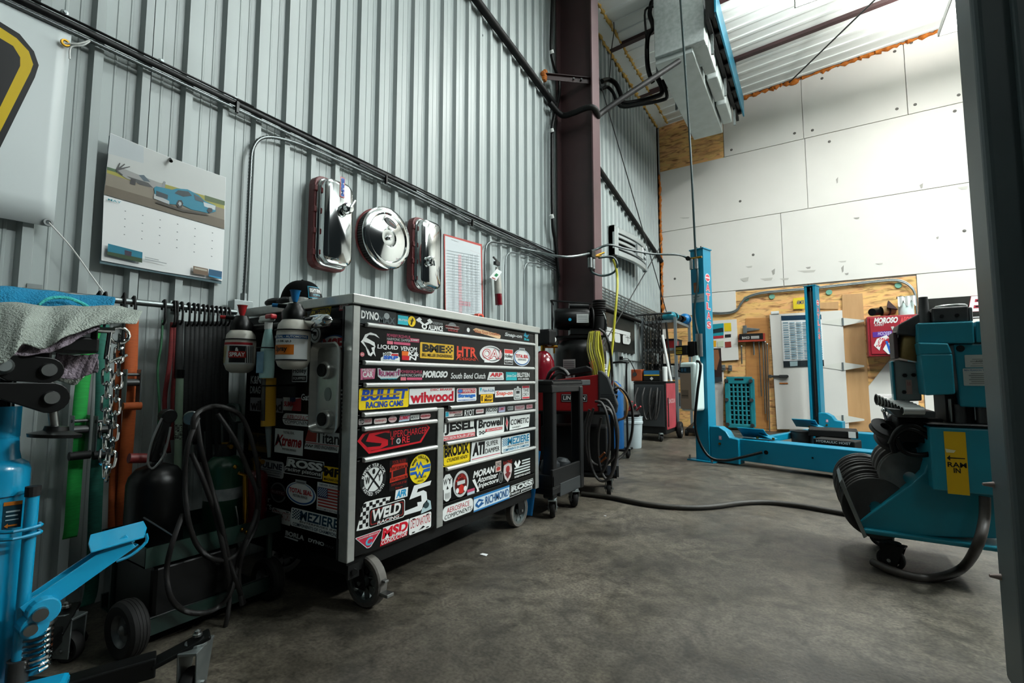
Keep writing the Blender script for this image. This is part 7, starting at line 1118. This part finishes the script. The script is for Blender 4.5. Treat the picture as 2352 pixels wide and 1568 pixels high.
# creeper leaning on the wall
cr = T('mechanic_creeper', 'teal slotted plastic creeper leaning upright on the back wall', 'creeper', Y(1700, 988, 8.75)); a, b_ = Y(1664, 865, 8.86), Y(1737, 985, 8.86); x0, x1, z0, z1 = a.x, b_.x, b_.z, a.z; yf = 8.84; tl = mat('creeper_teal', '0c6f78', .45, 0, '0a5f68', 5)
W_, H_ = x1 - x0, z1 - z0; mb = MB(); cols = 5; rows = 9; cxs = [x0 + .07 + (W_ - .14) * i / cols for i in range(cols + 1)]
for i in range(cols + 1):
    mb.bx(cxs[i] - .016, cxs[i] + .016, yf, yf + .03, z0 + .06, z1 - .1)
for j in range(rows + 1):
    z = z0 + .06 + (H_ - .16) * j / rows; mb.bx(x0 + .05, x1 - .05, yf + .002, yf + .03, z - .012, z + .012)
mb.bx(x0, x0 + .07, yf - .01, yf + .04, z0 + .03, z1 - .03); mb.bx(x1 - .07, x1, yf - .01, yf + .04, z0 + .03, z1 - .03); mb.bx(x0 + .03, x1 - .03, yf - .01, yf + .04, z1 - .12, z1); mb.bx(x0 + .03, x1 - .03, yf - .01, yf + .04, z0, z0 + .07); mb.build('deck', tl, cr, bevel=.01); MB().bx(x0 + .05, x1 - .05, yf + .035, yf + .04, z0 + .05, z1 - .05).build('dark_backing', 'blackm', cr); MB().bx(x0 + .16, x1 - .16, yf - .013, yf - .008, z1 - .06, z1 - .03).build('hand_slot', 'blackm', cr)
for x in (x0 + .03, x1 - .05):
    for z in (z0 + .06, z0 + H_ * .55, z1 - .07): MB().cyl((x, yf - .05, z), (x, yf - .01, z), .03, n=12).build('caster_wheel', 'dsteel', cr)
# red cabinet with stickers, things on top
rcab = T('wall_cabinet', 'small red metal wall cabinet covered in racing stickers', 'cabinet', Y(2045, 820, BY)); a, b_ = Y(1991, 727, BY - .32), Y(2100, 816, BY - .32); x0, x1, z0, z1 = a.x, b_.x + .1, b_.z, a.z; MB().bx(x0, x1, BY - .3, BY - .01, z0, z1).build('box', 'cabred', rcab, bevel=.008); cdoor = MB().bx(x0 + .03, x1 - .03, BY - .315, BY - .3, z0 + .03, z1 - .02).build('door', 'cabred', rcab, bevel=.005)
yf = BY - .316; cv = lambda u, v: Y(u, v, yf)
decal_px(Y, yf, [('t', 'MOROSO', (2006, 730), (2061, 741), 'c9ccca', .2, .05), ('t', 'SUMMIT', (2008, 744), (2030, 748), 'b9a8aa', .2, .03), ('t', 'AFCO', (2066, 728), (2095, 742), 'c24a4c', .1, .05), ([(2004, 763), (2049, 759), (2049, 770), (2005, 775)], '4a2a7c'), ('t', 'HOOSIER', (2016, 762), (2048, 769), 'b9b0c8', .1), ([(2007, 793), (2014, 778), (2036, 769), (2042, 776), (2026, 784), (2020, 805)], 'c9ccca'), ('t', 'SONIC', (2010, 776), (2038, 796), 'b02c38', .4), ('t', 'AR', (2042, 769), (2070, 780), 'c03040', .2, .05), ([(2028, 802), (2036, 788), (2070, 784), (2080, 800), (2068, 812), (2040, 813)], 'c9ccca'), ([(2046, 812), (2050, 800), (2078, 796), (2076, 810)], 'c05a34'), ('t', 'VP', (2033, 783), (2066, 811), '1d4f9c', .0, .06), ([(2046, 750), (2053, 749), (2053, 755), (2049, 758)], 'a9a8a4')], 'stickers', cdoor)
def top_item(u, v): p_ = Y(u, v, BY - .17); return V((p_.x, BY - .17, z1))
tbx = T('cardboard_tubes', 'black and tan cardboard tubes lying on the red cabinet', 'tube', top_item(2020, 720)); p = top_item(2005, 720) + V((0, 0, .065)); MB().cyl(p + V((-.02, -.12, 0)), p + V((.12, .08, .03)), .055, n=20).build('black_tube', 'black', tbx, smooth=40); MB().lathe([(.07, 0), (.07, .16), (.06, .16), (.06, 0)], p + V((.1, 0, .02)), (.8, .3, .1), 22).build('tan_tube', mat('kraft_tube', 'a58a5c', .6, 0, '7d5a30', 4), tbx, smooth=40); MB().cyl(p + V((.16, .02, .02)), p + V((.18, .03, .022)), .073, n=22).build('tube_band', 'brown', tbx); MB().prism([(0, 0), (.12, -.04), (.02, .1)], p + V((.16, .0, .06)), (1, 0, 0), (0, 0, 1), .1).build('dark_wedge', 'brown', tbx)
jg = T('white_jug', 'translucent white jug with a draped cloth on the red cabinet', 'jug', top_item(2082, 722)); p = top_item(2082, 722); MB().lathe([(0, 0), (.085, 0), (.09, .02), (.09, .2), (.07, .24), (.05, .25), (0, .25)], p, (0, 0, 1), 20).build('jug', 'tank', jg, smooth=40); MB().grid(lambda s, q_: p + V((-.1 + .2 * s, -.1 + .012 * math.sin(s * 20), .27 - (.05 + .1 * abs(math.sin(s * 7 + 1))) * q_)), 20, 5).grid(lambda s, q_: p + V((-.1 + .2 * s, -.1 + .2 * q_, .27 + .01 * math.sin(s * 9 + q_ * 5))), 12, 6).build('cloth', 'white', jg, smooth=True)
eb = T('banner', 'black wall banner with red-edged white script behind the bender', 'banner', Y(2180, 735, BY)); MB().bx(Y(2118, 700, BY).x, 3.0, BY - .008, BY - .003, 1.7, Y(2180, 683, BY).z).build('sheet', mat('banner_black', '121413', .25, 0, '2a2b28', 2), eb); a, b_ = Y(2225, 680, BY - .01), Y(2260, 715, BY - .01); decal([t('Edelbrock', 0, 0, 1, 1, '8e2a38', .2, .07), t('Edelbrock', .004, .02, .996, .98, 'c9cccc', .2, .03), ('r', -.02, -.35, 1, -.3, 'c9cccc'), ('r', .1, -1.2, 1, -.45, 'c9cccc')], (a.x, BY - .009, b_.z), (1, 0, 0), (0, 0, 1), 1.2, a.z - b_.z, 'lettering', eb)
# ================================================================ CEILING UNIT
hu = T('ceiling_heater', 'long white dusty heating unit hung under the ceiling', 'heater', (-1.25, 6.8, 4.8)); wm = mat('dusty_white', 'b9c2c0', .5, 0, 'a5aeab', 5, bump=.05, bscale=20); x0, x1 = -1.52, -1.08
MB().bx(x0, x1, 5.75, 8.0, 4.8, 5.35).build('casing', wm, hu, bevel=.01); MB().prism([(x0, 4.86), (-.93, 4.86), (-.93, 5.7), (x0, 5.7)], (0, 6.2, 0), (1, 0, 0), (0, 0, 1), .5).build('end_plenum', mat('speckled_white', 'b9c2c0', .55, 0, '9aa3a1', 22, contrast=.5), hu, bevel=.01); MB().bx(x0 - .005, x1 + .005, 5.74, 5.92, 4.79, 4.83).build('front_lip', wm, hu, bevel=.006)
for k in range(3): MB().bx(x1 + .02, x1 + .16, 5.8 + .72 * k, 6.42 + .72 * k, 4.86 + .0 * k, 5.25).build('side_duct', wm, hu, bevel=.02)
for y in (5.9, 6.9, 7.8):
    for x in (x0 - .02, x1 + .2): MB().bx(x - .015, x + .015, y - .015, y + .015, 4.78, ceil_z(x) + .005).build('hanger_strut', 'galv', hu)
for k in range(2): MB().cyl((x1 + .17, 6.0, 5.3 + .1 * k), (x1 + .17, 7.9, 5.3 + .1 * k), .03, n=10).build('white_pipe', wm, hu)
tk2 = T('storage_rack', 'dark frame with a teal edge hung along the ceiling unit', 'rack', (-.8, 6.6, 5.0)); MB().bx(-.80, -.78, 5.6, 8.2, 5.08, 5.4).build('teal_edge', 'teal', tk2)
for k in range(8): MB().bx(-.9, -.8, 5.62 + .34 * k, 5.66 + .34 * k, 5.05, 5.45).build('cross_bar', 'blackm', tk2)
MB().bx(-.9, -.86, 5.6, 8.2, 5.03, 5.09).bx(-.9, -.86, 5.6, 8.2, 5.4, 5.46).build('side_rail', 'blackm', tk2); MB().bx(-.87, -.80, 5.7, 8.1, 5.1, 5.38).build('dark_load', 'bplas', tk2, bevel=.02)
for y in (5.9, 7.8): MB().bx(-.86, -.83, y, y + .03, 5.42, ceil_z(-.84) + .005).build('hanger_strut', 'galv', tk2)
for i, (lab, pts, r_) in enumerate((('fat insulated pipe from the far wall elbowing to the ceiling unit', [X(1382, 187, WX + .02), Y(1398, 183, 6.3), Y(1414, 192, 6.3), Y(1425, 215, 6.3), Y(1432, 236, 6.3), Y(1470, 232, 6.4), Y(1505, 222, 6.5), Y(1520, 214, 6.5), Y(1518, 195, 6.5), Y(1505, 170, 6.4)], .034), ('lower insulated pipe beside the fat one', [X(1382, 205, WX + .02), Y(1395, 200, 6.2), Y(1408, 212, 6.2), Y(1425, 244, 6.2), Y(1470, 240, 6.3), Y(1520, 230, 6.4), Y(1532, 220, 6.4), Y(1522, 185, 6.4)], .024), ('insulated pipe dropping from the ceiling beside the white unit', [Y(1500, -5, 5.9), Y(1492, 30, 5.9), Y(1500, 62, 5.9), Y(1488, 85, 5.9), Y(1486, 130, 5.9), Y(1490, 165, 6.0), Y(1500, 190, 6.1)], .03), ('thin pipe dropping beside the thicker ceiling pipe', [Y(1505, 15, 5.8), Y(1482, 24, 5.8), Y(1484, 80, 5.8), Y(1486, 120, 5.9)], .014))): cable(lab, pts, r_, 'black', name='insulated_pipe', cat='pipe', n=8, k=4)
cable('thin black wire dropping from the eave to the insulated pipes', [(-2.12, X(1410, 62, -2.12).y, ceil_z(-2.12) - .01), X(1410, 75, -2.12), X(1405, 110, -2.12), X(1400, 182, -2.15)], .006, 'black', k=3)
# ================================================================ PIPE BENDER (right)
TB = T('pipe_bender', 'large teal hydraulic pipe bending machine with a yellow label', 'machine', (.55, 2.95, 0)); Yf = 2.72
def yslab(poly, y0, y1, nm, m, par=TB, bevel=.006): return slab(Y, y0, poly, -(y1 - y0), nm, m, par, bevel)
def ybox(tl, br, y0, y1, nm, m, par=TB, bevel=.006):
    a, b_ = Y(*tl, y0), Y(*br, y0); return MB().bx(a.x, b_.x, y0, y1, b_.z, a.z).build(nm, m, par, bevel=bevel)
ybox((1985, 1225), (2330, 1262), Yf, Yf + .55, 'base_frame', 'tealm'); 
yslab([(1968, 1200), (2091, 1114), (2122, 1086), (2150, 1010), (2330, 1010), (2330, 1238), (1985, 1228)], Yf + .03, Yf + .5, 'die_bin', 'tealm'); yslab([(1928, 1108), (1934, 1100), (1992, 1232), (1984, 1236)], Yf + .0, Yf + .52, 'bin_front_lip', 'galv', bevel=.001)
cbx = ybox((2134, 980), (2330, 1143), Yf - .06, Yf + .3, 'control_box', 'tealm'); ybox((2130, 974), (2330, 980), Yf - .065, Yf + .3, 'control_lid', 'dsteel')
a, b_ = Y(2167, 990, Yf - .061), Y(2228, 1138, Yf - .061); decal([('r', 0, 0, 1, 1, 'c9a012'), ('p', [(.06, .57), (.22, .62), (.22, .585), (.9, .585), (.9, .57), (.22, .565), (.22, .53)], '16160f'), t('RAM', .08, .43, .95, .51, '14150f', 0, .025), t('IN', .34, .34, .66, .42, '14150f', 0, .025), ('p', [(.02, .72), (.5, .7), (.4, .66), (.06, .66)], 'd2cba0')], (a.x, Yf - .061, b_.z), (1, 0, 0), (0, 0, 1), b_.x - a.x, a.z - b_.z, 'warning_label', cbx)
ybox((2170, 900), (2330, 980), Yf + .05, Yf + .3, 'dark_midsection', 'blackm'); ybox((2180, 915), (2190, 970), Yf + .02, Yf + .05, 'cylinder_rod', 'steel'); ybox((2236, 930), (2262, 968), Yf + .03, Yf + .05, 'fitting_block', 'steel')
for u in (2205, 2256, 2276): p = Y(u, 950, Yf + .03); MB().cyl(p - V((0, 0, .04)), p + V((0, 0, .04)), .02, n=12).build('hydraulic_fitting', 'dsteel', TB, smooth=40)
yslab([(2106, 742), (2236, 737), (2240, 788), (2108, 788)], Yf - .02, Yf + .35, 'head_block', 'tealm'); yslab([(2108, 786), (2178, 788), (2188, 812), (2114, 815)], Yf - .05, Yf + .3, 'head_shoulder', 'tealm')
yslab([(2114, 813), (2188, 812), (2195, 905), (2126, 908)], Yf - .05, Yf + .3, 'head_door', 'tealm'); rp = yslab([(2190, 790), (2330, 788), (2330, 938), (2206, 934)], Yf + .0, Yf + .3, 'head_panel', 'tealm'); yslab([(2242, 737), (2330, 735), (2330, 784), (2242, 786)], Yf - .01, Yf + .3, 'head_block', 'tealm')
p = Y(2206, 800, Yf - .001); MB().lathe([(0, .004), (.013, .004), (.014, 0)], p, (0, -1, 0), 20).build('hole_plug', 'blackm', rp)
for tl, br, n in (((2215, 815), (2300, 843), 4), ((2211, 846), (2300, 886), 6)):
    a, b_ = Y(*tl, Yf - .001), Y(*br, Yf - .001); decal([('rr', 0, 0, 1, 1, .03, 'a9aca6')] + ([t('BEN PEARSON TUBEMASTER', .04, .85, .98, .94, '2a5a80')] if n == 6 else [t('AVERTISSEMENT', .3, .4, .98, .55, '2a2a2a')]) + [('r', .15 + .06 * (k % 2), .1 + k * .7 / n, .95, .14 + k * .7 / n, '6d706c') for k in range(n)], (a.x, Yf - .001, b_.z), (1, 0, 0), (0, 0, 1), b_.x - a.x, a.z - b_.z, 'instruction_plate', rp)
# die head on top
db = yslab([(2140, 707), (2224, 702), (2226, 738), (2142, 740)], Yf + .0, Yf + .22, 'die_block', 'dsteel'); yslab([(2224, 704), (2234, 704), (2236, 738), (2226, 738)], Yf + .01, Yf + .2, 'die_side', 'steel')
for u, v in ((2163, 726), (2198, 724)): p = Y(u, v, Yf - .001); MB().cyl(p, p - V((0, .004, 0)), .0075, n=14).build('bolt_hole', 'black', db)
MB().lathe([(0, .004), (.05, .002), (.055, -.002), (.055, -.03), (0, -.03)], Y(2183, 702, Yf + .1), (0, 0, 1), 24).build('round_die', 'stain', TB, smooth=30); MB().lathe([(0, .06), (.016, .058), (.018, .0), (.022, -.02), (.022, -.1), (0, -.1)], Y(2122, 712, Yf + .03), (0, 0, 1), 16).build('post', 'dsteel', TB, smooth=40)
yslab([(2064, 745), (2110, 720), (2140, 715), (2140, 742), (2108, 756), (2106, 772), (2060, 768)], Yf + .02, Yf + .2, 'die_arm', 'dsteel')
p = Y(2096, 798, Yf + .1); MB().lathe([(.055, -.055), (.062, -.04), (.062, .04), (.055, .055), (0, .055)], p, (.3, -.15, 1), 24).build('brass_ram', mat('old_brass', '7d6a3c', .4, .6, '5c4c28', 10), TB, smooth=40); MB().bx(Y(2050, 800, Yf + .1).x - .0, Y(2060, 800, Yf + .1).x, Yf + .05, Yf + .2, Y(2060, 822, Yf).z, Y(2060, 760, Yf).z).build('ram_plate', 'brown', TB, bevel=.004)
gp = yslab([(2052, 828), (2064, 826), (2112, 834), (2118, 920), (2068, 922), (2058, 925)], Yf + .1, Yf + .14, 'guard_plate', mat('scratched_grey', '6d7474', .5, .3, '868c8a', 8, (1, 1, .3))); yslab([(2046, 830), (2052, 828), (2060, 925), (2054, 926)], Yf + .09, Yf + .16, 'guard_edge', 'tealm')
for u, v in ((2078, 862), (2098, 861), (2076, 900), (2074, 922)): q2 = Y(u, v, Yf + .1); MB().cyl(q2, q2 - V((0, .01, 0)), .009, n=6).build('guard_bolt', 'black', gp)
a, b_ = Y(2080, 872, Yf + .098), Y(2096, 905, Yf + .098); decal([('r', 0, 0, 1, 1, '9c8078'), t('I I', .3, .6, .7, .85, '8c3a34')], (a.x, Yf + .098, b_.z), (1, 0, 0), (0, 0, 1), b_.x - a.x, a.z - b_.z, 'guard_label', gp)
# row of tube sleeves
for k in range(9):
    p = Y(2012 + k * 7.5, 917 + k * 3.2, Yf + .22 - k * .035); r_ = .028 - k * .0012; o = MB().lathe([(r_ * .82, 0), (r_, .002), (r_, .075), (r_ * .82, .077), (r_ * .8, .01)], p, (.97, .25, 0), 20).build('tube_sleeve', mat('sleeve_steel', 'a3a6a3', .32, .5), None, smooth=40); tag(o, 'steel sleeve in the row on the bender arm, %s from the left' % ('first', 'second', 'third', 'fourth', 'fifth', 'sixth', 'seventh', 'eighth', 'last')[k], 'sleeve', 'row of steel sleeves on the bender')
yslab([(2040, 938), (2150, 945), (2150, 960), (2060, 958)], Yf - .04, Yf + .26, 'sleeve_shelf', 'dsteel', bevel=.003)
MB().cyl(Y(2030, 945, Yf + .02), Y(2036, 965, Yf + .02), .006, n=8).sph(Y(2030, 942, Yf + .02), .011, 10).build('lever', 'chrome', TB, smooth=40)
# dark dies heaped in the middle
ybox((2060, 958), (2170, 1020), Yf + .06, Yf + .4, 'back_post', 'blackm')
for k, (u, v, r_) in enumerate(((2032, 985, .06), (2050, 992, .06), (2044, 1010, .065), (2076, 1006, .06), (2060, 970, .05))): o = MB().lathe([(r_ * .4, -.016), (r_, -.012), (r_ * .9, 0), (r_, .012), (r_ * .4, .016), (r_ * .4, -.016)], Y(u, v, Yf + .12 + .04 * k), (.35, -.5, .75 - .1 * k), 26).build('bending_die', 'dsteel', None, smooth=30); tag(o, 'dark steel bending die heaped above the bin, %s of the heap' % ('leftmost', 'middle', 'lowest', 'rightmost', 'topmost')[k], 'die', 'heaped bending dies')
for i, pts in enumerate(([(2045, 1020), (2060, 990), (2090, 975), (2120, 985), (2160, 1000)], [(2055, 1040), (2050, 1010), (2075, 985), (2110, 990), (2150, 1018)], [(2060, 1005), (2075, 1035), (2110, 1045), (2150, 1040)])): cable('black hydraulic hose curling over the heaped dies, %s' % ('upper', 'middle', 'lower')[i], [Y(u, v, Yf + .0) for u, v in pts], .011, 'black', name='hydraulic_hose', cat='hose', n=8)
# discs standing in the bin
ORDN = ('first', 'second', 'third', 'fourth', 'fifth', 'sixth', 'seventh', 'eighth', 'ninth', 'tenth', 'eleventh', 'twelfth')
def disc_rack(n, pf, pb, r, m, lab, grp):
    for k in range(n):
        p = pb.lerp(pf, k / (n - 1)) + V((random.uniform(-.006, .006), 0, random.uniform(-.008, .006))); o = MB().lathe([(.028, -.0045), (r - .004, -.0045), (r, -.002), (r, .002), (r - .004, .0045), (.028, .0045), (.028, -.0045)], p, (.16, -.95, .2 + .02 * math.sin(k * 2.3)), 40).build('bending_disc', m, None, smooth=25, bevel=0)
        tag(o, '%s, %s from the rear' % (lab, ORDN[k]), 'disc', grp)
disc_rack(11, Y(2012, 1166, Yf + .06), Y(1982, 1098, Yf + .44), .135, mat('dark_disc_steel', '3c3b39', .42, .5, '2a2927', 12), 'dark disc in the front rack of the bender bin', 'front rack of steel discs')
disc_rack(5, Y(2092, 1100, Yf + .12), Y(2066, 1062, Yf + .40), .12, mat('grey_disc_steel', '6a6966', .45, .5, '4a4946', 12), 'grey disc in the second rack of the bender bin', 'second rack of steel discs')
# hoses and casters
cable('thick grey hose drooping from the control box to the floor', [Y(2262, 1140, Yf - .03), Y(2261, 1190, Yf - .05), Y(2246, 1250, Yf - .1), Z(2215, 1300, .05), Z(2170, 1322, .02), Z(2110, 1326, .02), Z(2050, 1310, .02), Z(2005, 1290, .02)], .018, mat('grey_hose', '2b2724', .5, 0, '3a3530', 20), name='hydraulic_hose', cat='hose', n=10)
for x in (.27, .8):
    for y in (Yf + .08, Yf + .45): caster('caster', (x, y, 0), R(70), TB, .052, .034, .128, 'rubber', 'bplas', 0, False, 'blackm', .012)
cable('long black air hose lying across the concrete floor', [Z(1336, 1139) + V((0, 0, .018)), Z(1400, 1147) + V((0, 0, .018)), Z(1480, 1163) + V((0, 0, .018)), Z(1560, 1171) + V((0, 0, .018)), Z(1630, 1170) + V((0, 0, .018)), Z(1700, 1161) + V((0, 0, .018)), Z(1760, 1159) + V((0, 0, .018)), Z(1830, 1166) + V((0, 0, .018)), Z(1900, 1178) + V((0, 0, .018)), Z(1970, 1190) + V((0, 0, .018)), Z(2040, 1200) + V((0, 0, .018))], .017, mat('floor_hose', '17150f', .6, 0, '241f16', 12), name='floor_hose', cat='hose', n=10)
# ================================================================ NEAR BLACK LIFT POST (right edge)
bp_ = T('lift_post', 'tall black lift post at the right edge, close to the viewer', 'post', (.55, 1.88, 0)); pm_ = mat('post_enamel', '4a5659', .42, 0, '424e51', 3)
MB().bx(.425, .70, 1.79, 1.966, .012, 3.6).build('column', pm_, bp_, bevel=.02, seg=4); MB().bx(.50, .8, 1.72, 2.1, 0, .012).build('base_plate', pm_, bp_); MB().bx(.50, .58, 1.765, 1.80, .1, 3.4).build('front_rail', pm_, bp_, bevel=.008)
for v in (1117, 1338): p = X(2290 if v < 1200 else 2312, v, .425); MB().cyl((.43, 1.93, p.z), (.40, 1.925, p.z), .010, .004, 10).build('rubber_stop', mat('pinkish_rubber', '8c7d76', .6), bp_, smooth=40)
# small scraps on the floor
for i, (u, v, s) in enumerate(((625, 1340, .05), (1112, 1274, .02), (1390, 1185, .008))):
    p = Z(u, v); o = MB().prism([(-s, -s * .5), (s, -s * .6), (s * .7, s * .6), (-s * .8, s * .5)], p + V((0, 0, .001)), (1, 0, 0), (0, 1, 0), .002).build('paper_scrap', 'paper', None); tag(o, ['white paper scrap on the floor beside the torch cart wheel', 'thin grey scrap on the floor in front of the chest', 'tiny white scrap on the open floor'][i], 'scrap')

fst = None
for u, v in ((1680, 344), (1825, 306), (1866, 299), (1827, 190), (1888, 180), (2060, 250), (2102, 240), (2093, 98), (2055, 118), (2183, 70), (2202, 218), (1700, 462), (1905, 325), (1730, 585), (1550, 640), (2215, 530), (2193, 255)):
    p = Y(u, v, BY - .001)
    if fst is None: fst = MB().lathe([(0, -.004), (.008, -.004), (.022, 0)], (0, 0, 0), (0, 1, 0), 12).build('fastener', mat('fastener_grey', '4a4843', .6), None, smooth=True); o = fst
    else: o = fst.copy(); COL.objects.link(o)
    o.parent = bw; o.location = p

smk = []
for u, v, w, h in ((1712, 612, 16, 5), (1745, 640, 30, 7), (1772, 622, 8, 14), (1790, 640, 22, 5), (1830, 622, 44, 6), (1850, 614, 12, 5), (1924, 600, 20, 4), (1932, 615, 6, 16), (1940, 628, 9, 5), (1920, 412, 5, 14), (2112, 425, 8, 12), (2198, 430, 26, 8), (1560, 500, 24, 3), (2150, 545, 6, 6), (1700, 640, 20, 10), (2010, 605, 18, 3), (1960, 500, 14, 4)):
    smk.append(([(u, v), (u + w, v - h * .4), (u + w * .9, v + h * .5), (u + w * .4, v + h * .7)], 'aaa8a1' if w > 15 else '8d8b85'))
decal_px(Y, BY - .0005, smk, 'scuff_marks', bw, .0002)
